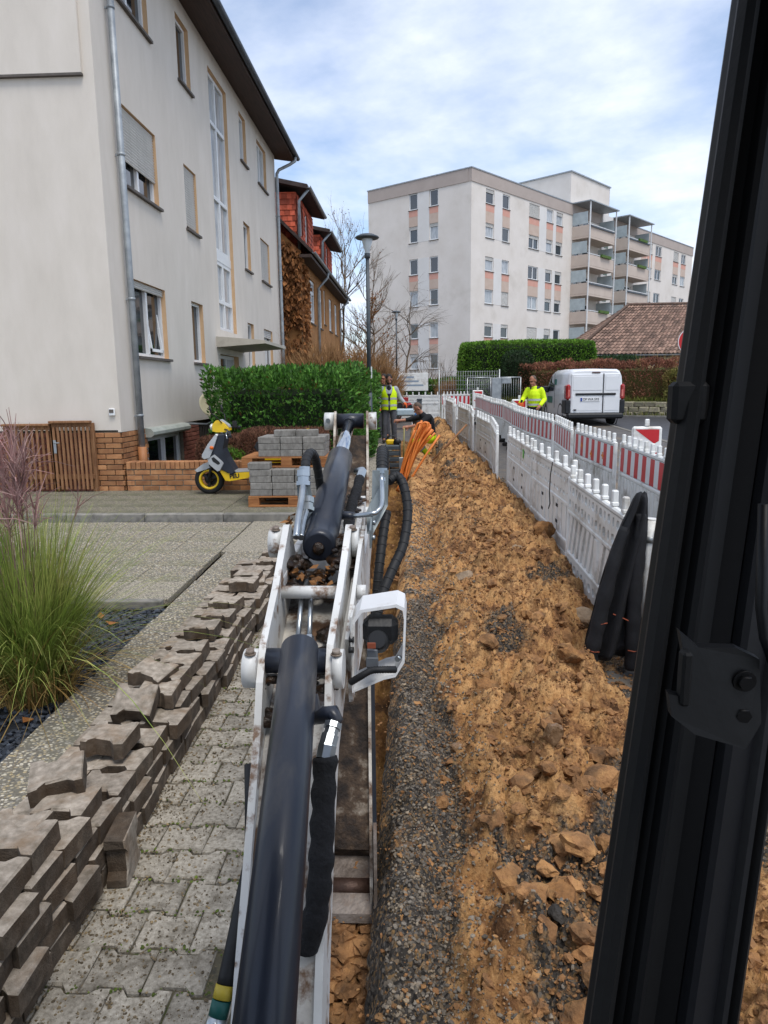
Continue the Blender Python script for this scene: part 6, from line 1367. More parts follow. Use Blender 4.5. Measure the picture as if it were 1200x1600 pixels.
for s in (-1, 1):
    mb = MB(); mb.rbox((s * .885 - .075, -.02, .86), (s * .885 + .075, .32, 1.36), .05); tl_ = mb.build('tail_light', M_tail, VN)
    mb = MB(); mb.rbox((s * .87 - .03, -.028, .96), (s * .87 + .03, -.015, 1.18), .012); mb.build('lens', mat('pale_red_lens', ['#c05a52', '#d08078'], .2, 3, 2), tl_)
    mb = MB(); mb.rbox((s * .89 - .09, .0, .40), (s * .89 + .085, .55, .858), .03); mb.build('corner_cladding', M_vblk, VN)
    mb = MB(); Mw = Matrix.Translation((s * .80, .95, .33)) @ Matrix.Rotation(PI / 2, 4, 'Y'); mb.lathe([(.2, -.1), (.31, -.1), (.33, -.05), (.33, .05), (.31, .1), (.2, .1), (.2, -.1)], n=28, M=Mw); w_ = mb.build('wheel', M_tyre, VN)
    mb = MB(); mb.lathe([(0, s * .09), (.2, s * .09), (.2, 0), (0, 0)], n=20, M=Mw); mb.build('rim', M_zinc, w_)
    mb = MB(); Mw = Matrix.Translation((s * .80, 3.6, .33)) @ Matrix.Rotation(PI / 2, 4, 'Y'); mb.lathe([(.2, -.1), (.31, -.1), (.33, -.05), (.33, .05), (.31, .1), (.2, .1), (.2, -.1)], n=28, M=Mw); w_ = mb.build('wheel', M_tyre, VN)
    for yc in (.95, 3.6): mb = MB(); mb.lathe([(.34, -.005), (.40, -.005), (.40, .005), (.34, .005)], n=28, M=Matrix.Translation((s * .93, yc, .34)) @ Matrix.Rotation(PI / 2, 4, 'Y'), smooth=False); mb.build('wheel_arch', M_vblk, VN)
    # cab side window, mirror
    mb = MB(); Q = [(2.05, 1.14), (3.05, 1.14), (3.12, 1.2), (2.75, 1.66), (2.1, 1.68)]; mb.add([(s * (.943 - .085 * max(0, (z - 1.12) / .56)), y_, z) for y_, z in Q], [(0, 1, 2, 3, 4)]); mb.build('side_window', M_aptgl, VN)
    mb = MB(); mb.rbox((s * 1.03 - .1, 2.95, 1.08), (s * 1.03 + .1, 3.05, 1.32), .03); mb.box((s * .97 - .06, 3.0, 1.1), (s * .97 + .06, 3.04, 1.16)); mb.build('mirror', M_vblk, VN)
    mb = MB(); mb.box((s * .938 - .004, 1.9, .55), (s * .938 + .004, 1.915, 1.75)); mb.build('door_gap', M_vblk, VN)
mb = MB(); mb.rbox((-.92, -.12, .24), (.92, .15, .42), .05); mb.build('bumper', M_vblk, VN)
mb = MB(); mb.box((-.945, 2.25, .72), (-.938, 3.1, .95)); mb.build('sticker', M_green, VN); mb = MB(); mb.box((-.936, 1.75, 1.36), (-.91, 2.0, 1.55)); mb.build('sticker', M_green, VN)
mb = MB(); mb.lathe([(0, -.04), (.05, -.035), (.05, .0)], (-.66, -.012, .55), 12, 0, None); mb.build('door_lock', M_vblk, VN)

# ================================================================== PEOPLE
def blob(parts, voxel=.012, smooth=2):
    """fuse tapered limbs and ellipsoids into one continuous surface"""
    mb = MB()
    for p in parts:
        if p[0] == 'c':
            a, b, ra, rb = Vector(p[1]), Vector(p[2]), p[3], p[4]; d = (b - a); l = d.length or 1e-6; d = d / l; pts = []; rr = []
            for q in (-1, -.86, -.5): pts.append(a + d * ra * q); rr.append(ra * math.sqrt(max(1 - q * q, .003)))
            pts.append(a); rr.append(ra); pts.append(b); rr.append(rb)
            for q in (.5, .86, 1): pts.append(b + d * rb * q); rr.append(rb * math.sqrt(max(1 - q * q, .003)))
            mb.tube(pts, rr, 12)
        else: mb.ball(p[1], p[2], 14, 10, 0, p[3] if len(p) > 3 else None)
    me = bpy.data.meshes.new('b'); me.from_pydata(mb.v, [], mb.f); o = bpy.data.objects.new('b', me); COL.objects.link(o)
    md = o.modifiers.new('r', 'REMESH'); md.mode = 'VOXEL'; md.voxel_size = voxel; md.use_smooth_shade = True
    ms = o.modifiers.new('s', 'SMOOTH'); ms.factor = .5; ms.iterations = smooth
    dg = bpy.context.evaluated_depsgraph_get(); out = bpy.data.meshes.new_from_object(o.evaluated_get(dg)); bpy.data.objects.remove(o); bpy.data.meshes.remove(me); return out
def blob_obj(name, parts, m, parent=None, voxel=.012, smooth=2):
    me = blob(parts, voxel, smooth); me.materials.clear(); me.materials.append(m); me.name = name; return link(name, me, parent)
M_skin = mat('skin', ['#a4715a', '#b37f66'], .6, 6, 4); M_skin2 = mat('tanned_skin', ['#93614a', '#a27056'], .6, 6, 4)
M_hivis = mat('hi_vis_yellow', ['#c6e600', '#d2f012'], .7, 5, 4, .15, 60); M_refl = mat('reflective_band', ['#9ea3a4', '#b3b8b9'], .35, 6, 3)
M_greyt = mat('grey_work_trousers', ['#43454b', '#54565c'], .9, 7, 6, .3, 60, dirt=('#6b5a44', .5), dscale=5); M_blkc = mat('black_cloth', ['#121316', '#1b1c20'], .85, 7, 5, .3, 60); M_greyc = mat('light_grey_sweat', ['#8f9499', '#a4a9ae'], .9, 6, 5, .3, 60)
M_hair = mat('dark_hair', ['#1d1613', '#2b211c'], .7, 20, 4, .5, 90); M_hair2 = mat('short_grey_brown_hair', ['#4a3d33', '#5f5045'], .7, 20, 4, .5, 90)
M_glove = mat('orange_glove', ['#c2501a', '#d0602a'], .8, 7, 4); M_boot = mat('work_boot', ['#2a241f', '#3c342c'], .8, 8, 5); M_eye = mat('eye', ['#18120f', '#241a16'], .2, 5, 2)
def hand(w, d, side, s=1.0, curl=.5):
    """palm and five fingers, d = direction the hand points, side = direction of the thumb"""
    w = Vector(w); d = Vector(d).normalized(); sd = Vector(side); sd = (sd - d * sd.dot(d)).normalized(); n = d.cross(sd); P = []
    P.append(('c', w, w + d * .075 * s, .026 * s, .034 * s)); P.append(('c', w + d * .03 * s + sd * .018 * s, w + d * .078 * s + sd * .022 * s, .02 * s, .018 * s)); P.append(('c', w + d * .03 * s - sd * .018 * s, w + d * .074 * s - sd * .024 * s, .02 * s, .017 * s))
    for k, (o, l) in enumerate(((.03, .068), (.01, .078), (-.011, .072), (-.031, .056))):
        a = w + d * .082 * s + sd * o * s; b = a + (d * (1 - curl * .3) + n * curl * .5).normalized() * l * .55 * s; c = b + (d * (1 - curl) + n * curl * 1.3).normalized() * l * .5 * s
        P.append(('c', a, b, .0105 * s, .0095 * s)); P.append(('c', b, c, .0095 * s, .008 * s))
    a = w + d * .025 * s + sd * .03 * s; b = a + (d * .6 + sd * .8).normalized() * .045 * s; c = b + (d * .9 + sd * .2 + n * .3).normalized() * .035 * s
    P += [('c', a, b, .013 * s, .012 * s), ('c', b, c, .012 * s, .009 * s)]; return P
def person(label, loc, rz, J, skin=M_skin, hair=M_hair, face=(0, -1, -.1), hands_glove=None, name='person'):
    """J: joints; the body is one skin, clothes are its children"""
    V = {k: Vector(v) for k, v in J.items()}; f = Vector(face).normalized(); H = V['head']; up = (H - V['neck']).normalized(); f = (f - up * f.dot(up)).normalized(); rt = f.cross(up)
    Mh = Matrix((( rt.x, -f.x, up.x, H.x), (rt.y, -f.y, up.y, H.y), (rt.z, -f.z, up.z, H.z), (0, 0, 0, 1)))   # x right, y back, z up
    B = [('c', V['hip'], V['chest'], .135, .155), ('c', V['chest'], V['neck'], .13, .06), ('c', V['neck'], H - up * .05, .055, .052)]
    sm = lambda p: p[:]
    B += [('e', (0, .012, .03), (.076, .092, .098), Mh), ('e', (0, -.025, -.055), (.056, .066, .062), Mh), ('e', (0, -.078, -.105), (.03, .022, .022), Mh), ('e', (0, -.102, -.03), (.014, .022, .026), Mh), ('e', (0, -.085, -.072), (.026, .014, .010), Mh), ('e', (.078, .01, -.02), (.012, .022, .034), Mh), ('e', (-.078, .01, -.02), (.012, .022, .034), Mh), ('e', (0, -.078, .028), (.055, .02, .014), Mh)]
    for s in 'LR':
        B += [('c', V['chest'] * .4 + V['sh' + s] * .6, V['sh' + s], .09, .062), ('c', V['sh' + s], V['el' + s], .052, .043), ('c', V['el' + s], V['wr' + s], .043, .028)]
        B += [('c', V['hp' + s], V['kn' + s], .085, .058), ('c', V['kn' + s], V['an' + s], .056, .038), ('c', V['an' + s], V['to' + s], .04, .036)]
        if not hands_glove: B += hand(V['wr' + s], V['wr' + s] - V['el' + s], V.get('th' + s, f), 1.0)
    o = blob_obj(name, B, skin, None, .0095, 2); o.location = loc; o.rotation_euler = (0, 0, rz); tag(o, label, 'person')
    mb = MB()
    for sx in (-1, 1): mb.ball((sx * .031, -.079, .0), (.011, .008, .008), 8, 6, 0, Mh)
    mb.build('eyes', M_eye, o); mb = MB()
    for sx in (-1, 1): mb.ball((sx * .031, -.087, .026), (.02, .006, .006), 8, 5, 0, Mh)
    mb.build('eyebrows', hair, o)
    if hands_glove:
        for s in 'LR': blob_obj('glove', hand(V['wr' + s] - (V['wr' + s] - V['el' + s]).normalized() * .03, V['wr' + s] - V['el' + s], V.get('th' + s, f), 1.15) + [('c', V['wr' + s] - (V['wr' + s] - V['el' + s]).normalized() * .05, V['wr' + s], .038, .036)], hands_glove, o, .0095, 1)
    return o, V, Mh
def haircap(o, Mh, m, beard=False, lowz=.01):
    P = [('e', (0, .02, .045), (.083, .092, .094), Mh), ('e', (0, .05, .0), (.076, .065, .085), Mh)]
    h = blob_obj('hair', P, m, o, .01, 1)
    if beard: blob_obj('beard', [('e', (0, -.035, -.085), (.062, .066, .045), Mh), ('e', (.052, -.01, -.05), (.022, .04, .05), Mh), ('e', (-.052, -.01, -.05), (.022, .04, .05), Mh)], m, o, .01, 1)
def trousers(o, V, m, ex=.02):
    P = [('c', V['hip'] + (V['chest'] - V['hip']).normalized() * .05, V['hip'] - (V['chest'] - V['hip']).normalized() * .03, .15, .15)]
    for s in 'LR':
        d = (V['kn' + s] - V['an' + s]).normalized(); P += [('c', V['hip'] * .4 + V['hp' + s] * .6, V['hp' + s], .13, .105), ('c', V['hp' + s], V['kn' + s], .10, .075), ('c', V['kn' + s], V['an' + s] + d * .06, .077, .066), ('c', V['an' + s] + d * .1, V['an' + s] + d * .03, .072, .07)]
    return blob_obj('trousers', P, m, o, .014, 2)
def boots(o, V):
    for s in 'LR': blob_obj('boot', [('c', V['an' + s] + Vector((0, 0, .06)), V['an' + s], .056, .058), ('c', V['an' + s] - Vector((0, 0, .03)), V['to' + s] - Vector((0, 0, .01)), .056, .048)], M_boot, o, .012, 1)
def jumper(o, V, m, cuff=.03, ex=.022, name='jacket'):
    u = (V['chest'] - V['hip']).normalized(); P = [('c', V['hip'] + u * .02, V['chest'], .15, .17), ('c', V['chest'], V['neck'] - (V['neck'] - V['chest']).normalized() * .02, .15, .075)]
    for s in 'LR':
        d = (V['wr' + s] - V['el' + s]).normalized(); P += [('c', V['chest'] * .35 + V['sh' + s] * .65, V['sh' + s], .095, .072), ('c', V['sh' + s], V['el' + s], .076, .062), ('c', V['el' + s], V['wr' + s] - d * cuff, .062, .048)]
    return blob_obj(name, P, m, o, .013, 2)
def vest(o, V, m, split=True):
    """open hi-vis vest: rings round the trunk with a front slit, and reflective bands"""
    u = (V['neck'] - V['hip']).normalized(); c0 = V['hip'] - u * .1; L_ = (V['neck'] - c0).length; mb = MB(); bands = MB(); n = 40
    def ring(t, ex=0):
        z = c0 + u * L_ * t; w = .205 if t < .72 else .205 - (t - .72) * .34; dpt = .175 if t < .7 else .175 - (t - .7) * .3; gap = (.06 + .9 * max(0, t - .55) ** 1.1) * 2.0 if split else .01
        r_ = []
        for k in range(n): a = -PI / 2 + gap + (2 * PI - 2 * gap) * k / (n - 1); r_.append(z + Vector(((w + ex) * math.cos(a), (dpt + ex) * math.sin(a), .006 * math.sin(5 * a))))
        return r_
    mb.loft([ring(t) for t in (.0, .1, .25, .4, .55, .68, .78, .88, .96)], 0, False, None, True, False); v = mb.build('vest', m, o)
    for t in (.14, .42): bands.loft([ring(t, .004), ring(t + .085, .004)], 0, False, None, True, False)
    bands.build('reflective_band', M_refl, v); return v
STAND = dict(hip=(0, .02, .95), chest=(0, .01, 1.28), neck=(0, 0, 1.48), head=(0, -.03, 1.64), shL=(.172, .01, 1.385), elL=(.25, .03, 1.14), wrL=(.24, -.08, .90), shR=(-.172, .01, 1.385), elR=(-.25, .03, 1.14), wrR=(-.24, -.06, .89), hpL=(.095, .02, .92), knL=(.12, -.01, .50), anL=(.13, .03, .09), toL=(.15, -.12, .05), hpR=(-.095, .02, .92), knR=(-.12, -.01, .50), anR=(-.13, .03, .09), toR=(-.15, -.12, .05))
# left: man in a yellow vest, looking down into the trench
J = dict(STAND); J.update(head=(.0, -.075, 1.63), neck=(0, -.02, 1.47), elL=(.28, .04, 1.16), wrL=(.40, -.02, 1.02), elR=(-.27, .02, 1.15), wrR=(-.25, -.10, .90))
Z1 = gz(18.4) + .03
o, V, Mh = person('bearded man standing in an open yellow vest, grey sleeves and orange gloves', (-.68, 18.5, Z1), R(4), J, M_skin, M_hair, (.12, -1, -.45), M_glove); haircap(o, Mh, M_hair, True); trousers(o, V, M_greyt); boots(o, V); j = jumper(o, V, M_greyc, .02, name='sweater'); vest(o, V, M_hivis)
blob_obj('shirt', [('c', V['chest'] + Vector((0, -.075, -.12)), V['neck'] + Vector((0, -.05, -.06)), .115, .06)], M_blkc, o, .014, 1)
blob_obj('headband', [('e', (0, .012, .055), (.088, .10, .02), Mh)], M_blkc, o, .008, 1)
J = dict(STAND); J.update(head=(.03, -.02, 1.66))
o, V, Mh = person('dark haired man mostly hidden behind the bearded man in the yellow vest', (-.90, 20.0, gz(19.9)), R(-20), J, M_skin2, M_hair); haircap(o, Mh, M_hair); trousers(o, V, M_greyt); boots(o, V); jumper(o, V, M_blkc)
# man in black kneeling in the trench, reaching left
J = dict(hip=(.08, .10, .52), chest=(.02, -.02, .86), neck=(-.10, -.08, 1.03), head=(-.19, -.12, 1.16), shL=(.06, -.20, .96), elL=(-.16, -.32, .80), wrL=(-.38, -.33, .76), shR=(-.06, .16, .97), elR=(-.34, .14, .90), wrR=(-.60, .05, .88), hpL=(.08, .0, .48), knL=(-.30, -.10, .40), anL=(-.22, -.05, .03), toL=(-.36, -.08, .0), hpR=(.08, .2, .48), knR=(-.22, .28, .38), anR=(.10, .26, .03), toR=(-.05, .27, .0))
o, V, Mh = person('balding man in a black top crouching in the trench and reaching to the left', (.24, 15.9, gz(15.9) - .10), R(0), J, M_skin, M_hair2, (-1, -.15, -.5)); blob_obj('hair', [('e', (0, .045, .01), (.082, .07, .075), Mh), ('e', (0, .02, .06), (.074, .08, .07), Mh)], M_hair2, o, .01, 1); trousers(o, V, M_hivis); boots(o, V); jumper(o, V, M_blkc, .17, name='sweatshirt')
mb = MB()
for s in 'LR':
    d = (V['an' + s] - V['kn' + s]); mb.tube([V['kn' + s] + d * .35, V['kn' + s] + d * .5], .083, 16, 0, False)
mb.build('reflective_band', M_refl, o)
# right: man in a yellow jacket behind the barriers
J = dict(STAND); J.update(head=(-.03, -.07, 1.61), neck=(0, -.03, 1.46), elR=(-.27, -.05, 1.17), wrR=(-.28, -.30, 1.06), elL=(.25, .02, 1.15), wrL=(.2, -.2, 1.0), thR=(1, 0, 0))
o, V, Mh = person('man with short hair in a bright yellow jacket standing behind the striped barriers', (2.98, 18.0, gz(18) - .03), R(-25), J, M_skin2, M_hair2, (-.35, -1, -.45)); blob_obj('hair', [('e', (0, .03, .05), (.08, .085, .082), Mh), ('e', (0, .05, .0), (.077, .06, .06), Mh)], M_hair2, o, .01, 1); trousers(o, V, M_blkc); boots(o, V); j = jumper(o, V, M_hivis, .04)
blob_obj('collar', [('c', V['neck'] + Vector((-.07, .02, -.05)), V['neck'] + Vector((.07, .02, -.05)), .055, .055), ('c', V['shL'] + Vector((.0, .02, .0)), V['neck'] + Vector((.05, .04, -.04)), .084, .06)], mat('navy_cloth', ['#1b2230', '#262e3e'], .85, 6, 4), j, .012, 1)
mb = MB()
for z in (1.0, 1.12): mb.lathe([(.192, z), (.192, z + .05)], (0, .015, 0), 28, 0, Matrix.Diagonal((1, .92, 1, 1)))
mb.build('reflective_band', M_refl, j)
TLS = thing('hand_tool', 'small orange tool held by the man in the yellow jacket', 'tool', (2.62, 17.78, gz(18) + 1.0)); mb = MB(); mb.rbox((-.08, -.05, -.05), (.06, .05, .05), .015); mb.build('body', M_glove, TLS); mb = MB(); mb.cyl((.0, 0, .05), (.02, 0, .12), .03, 10); mb.build('cap', M_blkc, TLS)

# ================================================================== SMALL SITE GEAR
M_blue = mat('blue_plastic', ['#2c5f94', '#3a70a5'], .5, 4, 3); M_redp = mat('red_machine_paint', ['#8f1f24', '#a32a2e'], .45, 4, 4); M_wmach = mat('pale_machine_paint', ['#9fb2bd', '#b5c4cc'], .45, 4, 4)
def gear(name, label, cat, loc, rz=0): return thing(name, label, cat, loc, rz)
zt_ = gz(20)
g = gear('compressor', 'pale blue and white machine on small wheels behind the trench', 'machine', (-.32, 23.0, gz(23) + .24))
mb = MB(); mb.rbox((-.3, -.2, .18), (.3, .25, .42), .05); mb.build('housing', M_wmach, g); mb = MB(); mb.cyl((-.18, 0, .5), (-.18, .2, .5), .1, 14); mb.cyl((.16, -.02, .46), (.16, .2, .46), .08, 14); mb.rbox((-.06, -.12, .42), (.08, .12, .54), .02); mb.build('motor', M_blk, g)
for sx in (-.25, .25): mb = MB(); mb.lathe([(0, -.03), (.1, -.03), (.1, .03), (0, .03)], (0, 0, 0), 16, 0, Matrix.Translation((sx, -.21, .1)) @ Matrix.Rotation(PI / 2, 4, 'X')); mb.build('wheel', M_tyre, g)
mb = MB(); mb.tube([(-.3, -.1, .4), (-.34, -.1, .62), (.34, -.1, .62), (.3, -.1, .4)], .016, 8); mb.build('handle', M_steel, g)
g = gear('cable_winch', 'red winch frame standing at the far end of the trench', 'winch', (-.30, 26.0, gz(26)))
mb = MB()
for sy in (-.2, .2): mb.tube([(-.3, sy, 0), (-.05, sy, .75), (.3, sy, 0)], .03, 8); mb.tube([(-.2, sy, .3), (.2, sy, .3)], .025, 8)
mb.tube([(-.05, -.2, .75), (-.05, .2, .75)], .03, 8); mb.build('frame', M_redp, g); mb = MB(); mb.lathe([(0, -.16), (.26, -.16), (.26, -.13), (.12, -.13), (.12, .13), (.26, .13), (.26, .16), (0, .16)], (0, 0, 0), 22, 0, Matrix.Translation((-.05, 0, .5)) @ Matrix.Rotation(PI / 2, 4, 'X')); mb.build('drum', M_redp, g)
mb = MB(); mb.rbox((-.3, -.25, .55), (.05, -.2, .9), .03); mb.build('cover', M_redp, g)
g = gear('helmet', 'blue helmet like dome lying at the trench end', 'helmet', (.08, 23.6, gz(23.6) + .32)); mb = MB(); mb.lathe([(.2, -.02), (.19, 0), (.15, .02), (.145, .08), (.11, .14), (.05, .17), (0, .175)], n=18); mb.build('shell', M_blue, g); mb = MB(); mb.rbox((-.18, -.18, -.2), (.18, .18, -.022), .03); mb.build('box', M_rub, g)
g = gear('grey_bollard', 'dark grey square post behind the crouching man', 'post', (.12, 20.6, gz(20.6) - .03)); mb = MB(); mb.rbox((-.07, -.07, 0), (.07, .07, 1.05), .01); mb.build('post', M_lampp, g); mb = MB(); mb.rbox((-.08, -.08, 1.05), (.08, .08, 1.1), .01); mb.build('cap', M_lampp, g)
g = gear('plate_compactor', 'small machine with an orange cap at the feet of the bearded man', 'machine', (-1.17, 16.4, gz(16.4)))
mb = MB(); mb.rbox((-.22, -.2, 0), (.22, .2, .07), .02); mb.build('base_plate', M_steel, g); mb = MB(); mb.rbox((-.14, -.12, .072), (.14, .12, .32), .04); mb.build('motor', M_rub, g); mb = MB(); mb.lathe([(.1, 0), (.1, .06), (.06, .11), (0, .12)], (0.04, -.02, .322), 16); mb.build('cap', M_glove, g); mb = MB(); mb.tube([(-.1, .1, .3), (-.15, .4, .8), (.15, .4, .8), (.1, .1, .3)], .016, 8); mb.build('handle', M_rub, g)
g = gear('cut_off_saw', 'yellow cutting saw lying on the pavement right of the boots', 'saw', (-.60, 17.2, gz(17.2))); mb = MB(); mb.rbox((-.12, -.08, .1), (.1, .08, .24), .04); mb.build('body', M_yel, g); mb = MB(); mb.lathe([(0, -.01), (.095, -.01), (.095, .01), (0, .01)], (0, 0, 0), 20, 0, Matrix.Translation((.16, -.1, .17)) @ Matrix.Rotation(PI / 2, 4, 'X')); mb.build('blade', M_blk, g); mb = MB(); mb.tube([(-.1, 0, .24), (-.06, 0, .32), (.08, 0, .32), (.1, 0, .22)], .014, 8); mb.build('handle', M_blk, g)
g = gear('shovel', 'shovel with a thin shaft stuck in the trench edge before the crouching man', 'shovel', (-.26, 15.2, gz(15.2) - .1)); mb = MB(); mb.cyl((0, 0, .1), (.02, .05, .78), .014, 8); mb.build('shaft', mat('pale_yellow_shaft', ['#8d8550', '#9d9560'], .6, 4, 3), g); mb = MB(); mb.rbox((-.1, -.012, -.12), (.1, .012, .14), .01); mb.build('blade', M_steel, g)
g = gear('plastic_crate', 'dark slatted plastic crate in the trench in front of the bearded man', 'crate', (-.50, 15.6, gz(15.6) - .45)); mb = MB()
for k in range(5): mb.rbox((-.17, -.14, .1 + k * .13), (.17, .14, .19 + k * .13), .01)
for sx in (-.16, .16): mb.rbox((sx - .012, -.15, .05), (sx + .012, .15, .74), .004)
mb.build('slats', M_lampp, g)
# banner and mesh fence at the far end
g = gear('banner', 'weathered white banner panel behind the workers', 'banner', (-.55, 30.5, gz(30))); mb = MB(); mb.rbox((-1.1, -.02, 1.0), (1.1, .02, 1.75), .01); mb.build('panel', M_plas, g)
for sx in (-1, 1): mb = MB(); mb.cyl((sx, .03, 0), (sx, .03, 1.8), .03, 8); mb.build('post', M_steel, g)
for k in range(3): mb = MB(); mb.box((-.8 + .1 * k, -.024, 1.2 + .17 * k), (.9 - .2 * k, -.021, 1.27 + .17 * k)); mb.build('faded_print', mat('faded_blue_print', ['#7f8fa0', '#8d9cab'], .7, 3, 3), g)
g = gear('mesh_fence', 'galvanised wire mesh fence at the far end of the street', 'fence', (1.0, 30.0, gz(30))); mb = MB()
for x in (-.0, 2.5): mb.cyl((x, 0, 0), (x, 0, 1.85), .03, 8)
mb.build('post', M_steel, g); mb = MB()
for k in range(26): mb.cyl((k * .1, 0, .1), (k * .1, 0, 1.8), .006, 4)
for k in range(10): mb.cyl((0, 0, .15 + k * .18), (2.5, 0, .15 + k * .18), .006, 4)
mb.build('mesh', M_steel, g)
for i, (x, y) in enumerate(((2.75, 31.0), (4.1, 31.5))):
    g = gear('gate', ('grey framed garden gate left of the ball conifer', 'grey framed garden gate beside the ball conifer')[i], 'gate', (x, y, gz(31))); mb = MB()
    for (a, b) in (((-.5, 0, .1), (-.5, 0, 1.5)), ((.5, 0, .1), (.5, 0, 1.5)), ((-.5, 0, 1.5), (.5, 0, 1.5)), ((-.5, 0, .15), (.5, 0, .15))): mb.cyl(a, b, .03, 8)
    mb.build('frame', M_steel, g); mb = MB()
    for k in range(9): mb.cyl((-.4 + k * .1, 0, .15), (-.4 + k * .1, 0, 1.48), .008, 5)
    mb.build('bars', M_steel, g)
g = gear('grey_cabinet', 'grey utility cabinet in front of the round conifer', 'cabinet', (3.35, 29.8, gz(30))); mb = MB(); mb.rbox((-.2, -.15, 0), (.2, .15, 1.5), .02); mb.build('housing', M_zinc, g); mb = MB(); mb.rbox((.21, -.1, 1.25), (.6, .1, 1.5), .02); mb.build('letterbox', M_zinc, g)
# ================================================================== MINI EXCAVATOR (boom, arm, bucket, cab post)
CYL1 = [(-0.229, 0.891, 0.987), (-0.297, 1.70, 1.267)]
FIT1 = [(-0.24, 1.541, 1.154), (-0.193, 1.507, 1.183), (-0.19, 1.494, 1.165), (-0.2, 1.457, 1.13), (-0.204, 1.442, 1.107)]
SLEEVE = [(-0.204, 1.443, 1.109), (-0.205, 1.41, 1.041), (-0.205, 1.366, 0.962), (-0.207, 1.334, 0.895), (-0.217, 1.319, 0.814), (-0.238, 1.324, 0.732)]
HOSEL = [(-.385, 1.47, .84), (-.395, 1.428, .786), (-.401, 1.345, .724), (-.411, 1.29, .665)]
HOSEL2 = [(-.411, 1.29, .665), (-.415, 1.274, .645), (-.421, 1.258, .618), (-.43, 1.235, .585)]
LIGHT = [(-0.169, 1.776, 1.313), (-0.149, 1.781, 1.341), (-0.051, 1.788, 1.355), (-0.031, 1.788, 1.345), (-0.026, 1.783, 1.32), (-0.031, 1.762, 1.203), (-0.055, 1.755, 1.165), (-0.086, 1.752, 1.159), (-0.17, 1.742, 1.125)]
LCUP = [(-0.101, 1.751, 1.27), (-0.104, 1.863, 1.218)]
LCONN = [(-0.114, 1.735, 1.241), (-0.117, 1.727, 1.2)]
LCABLE = [(-0.17, 1.709, 1.17), (-0.14, 1.695, 1.194), (-0.115, 1.698, 1.207), (-0.083, 1.7, 1.209), (-0.054, 1.72, 1.201)]
RPLATE = [(-0.15, 2.433, 1.635), (-0.094, 2.436, 1.635), (-0.097, 2.414, 1.514), (-0.148, 2.345, 1.424), (-0.167, 2.345, 1.429), (-0.17, 2.378, 1.498), (-0.152, 2.406, 1.538)]
LPLATE = [(-0.423, 2.469, 1.617), (-0.384, 2.472, 1.626), (-0.358, 2.448, 1.487), (-0.34, 2.442, 1.446), (-0.373, 2.416, 1.424), (-0.406, 2.395, 1.428)]
HOSE_R1 = [(-0.096, 2.479, 1.591), (-0.067, 2.503, 1.606), (-0.042, 2.478, 1.572), (-0.028, 2.433, 1.488), (-0.043, 2.364, 1.388), (-0.079, 2.289, 1.318), (-0.112, 2.234, 1.245), (-0.13, 2.201, 1.179), (-0.147, 2.184, 1.087)]
HOSE_R2 = [(-0.103, 2.459, 1.484), (-0.115, 2.394, 1.405), (-0.126, 2.326, 1.308), (-0.134, 2.287, 1.207), (-0.14, 2.252, 1.128)]
HOSE_RT = [(-0.117, 2.454, 1.626), (-0.119, 2.49, 1.658), (-0.121, 2.554, 1.679), (-0.124, 2.657, 1.684), (-0.125, 2.793, 1.652), (-0.132, 2.932, 1.577)]
PIPE_R = [(-0.117, 2.402, 1.623), (-0.114, 2.366, 1.533), (-0.129, 2.351, 1.507), (-0.15, 2.338, 1.499), (-0.211, 2.354, 1.489)]
PIPE_L = [(-0.393, 2.438, 1.607), (-0.387, 2.358, 1.558), (-0.384, 2.246, 1.497), (-0.382, 2.187, 1.45)]
PIPE_L2 = [(-0.378, 2.422, 1.514), (-0.38, 2.323, 1.476), (-0.375, 2.236, 1.439)]
HOSE_L = [(-0.391, 2.473, 1.637), (-0.394, 2.53, 1.67), (-0.388, 2.604, 1.682), (-0.383, 2.68, 1.65), (-0.38, 2.745, 1.562), (-0.382, 2.797, 1.451), (-0.405, 2.827, 1.339)]
SLEEVE2 = [(-0.242, 3.021, 1.531), (-0.25, 2.911, 1.486), (-0.263, 2.8, 1.437), (-0.257, 2.637, 1.378)]
FIT2 = [(-0.234, 3.077, 1.56), (-0.244, 3.01, 1.527)]
PIPES_IN = [(-0.343, 2.011, 1.312), (-0.333, 1.879, 1.249), (-0.327, 1.813, 1.223)]
PIPES_IN2 = [(-0.315, 2.012, 1.308), (-0.301, 1.88, 1.249), (-0.292, 1.814, 1.218)]
LATCH = [(0.206, 0.535, 1.729), (0.22, 0.533, 1.717), (0.25, 0.534, 1.716), (0.268, 0.534, 1.707), (0.269, 0.525, 1.658), (0.257, 0.521, 1.638), (0.217, 0.521, 1.65), (0.199, 0.523, 1.664), (0.197, 0.526, 1.681), (0.207, 0.526, 1.679), (0.21, 0.53, 1.703)]
M_boomw = mat('excavator_white', ['#b9b9b5', '#c9c9c6', '#d2d2cf'], .42, 3, 7, .06, 50, dirt=('#6b4a2a', .9), dscale=11, dlo=.545, dhi=.635)
M_boomd = mat('muddy_white_steel', ['#4a3420', '#6b5236', '#a59a88'], .85, 10, 9, .9, 60, dirt=('#5b3d22', .9), dscale=16, dlo=.42, dhi=.56)
M_cylb = mat('black_cylinder_paint', ['#141821', '#1d222c', '#262b36'], .36, 5, 9, .06, 90, coat=.12, dirt=('#4a4640', .5), dscale=7, dlo=.55, dhi=.68, rvar=.14, stretch=(1, .35, .35))
M_chrome = mat('chrome_rod', ['#b9bec2', '#c8cdd0'], .10, 3, 2, metal=1.)
M_fit = mat('zinc_fitting', ['#8d9499', '#a8aeb2', '#b7bbb9'], .28, 10, 4, metal=.9)
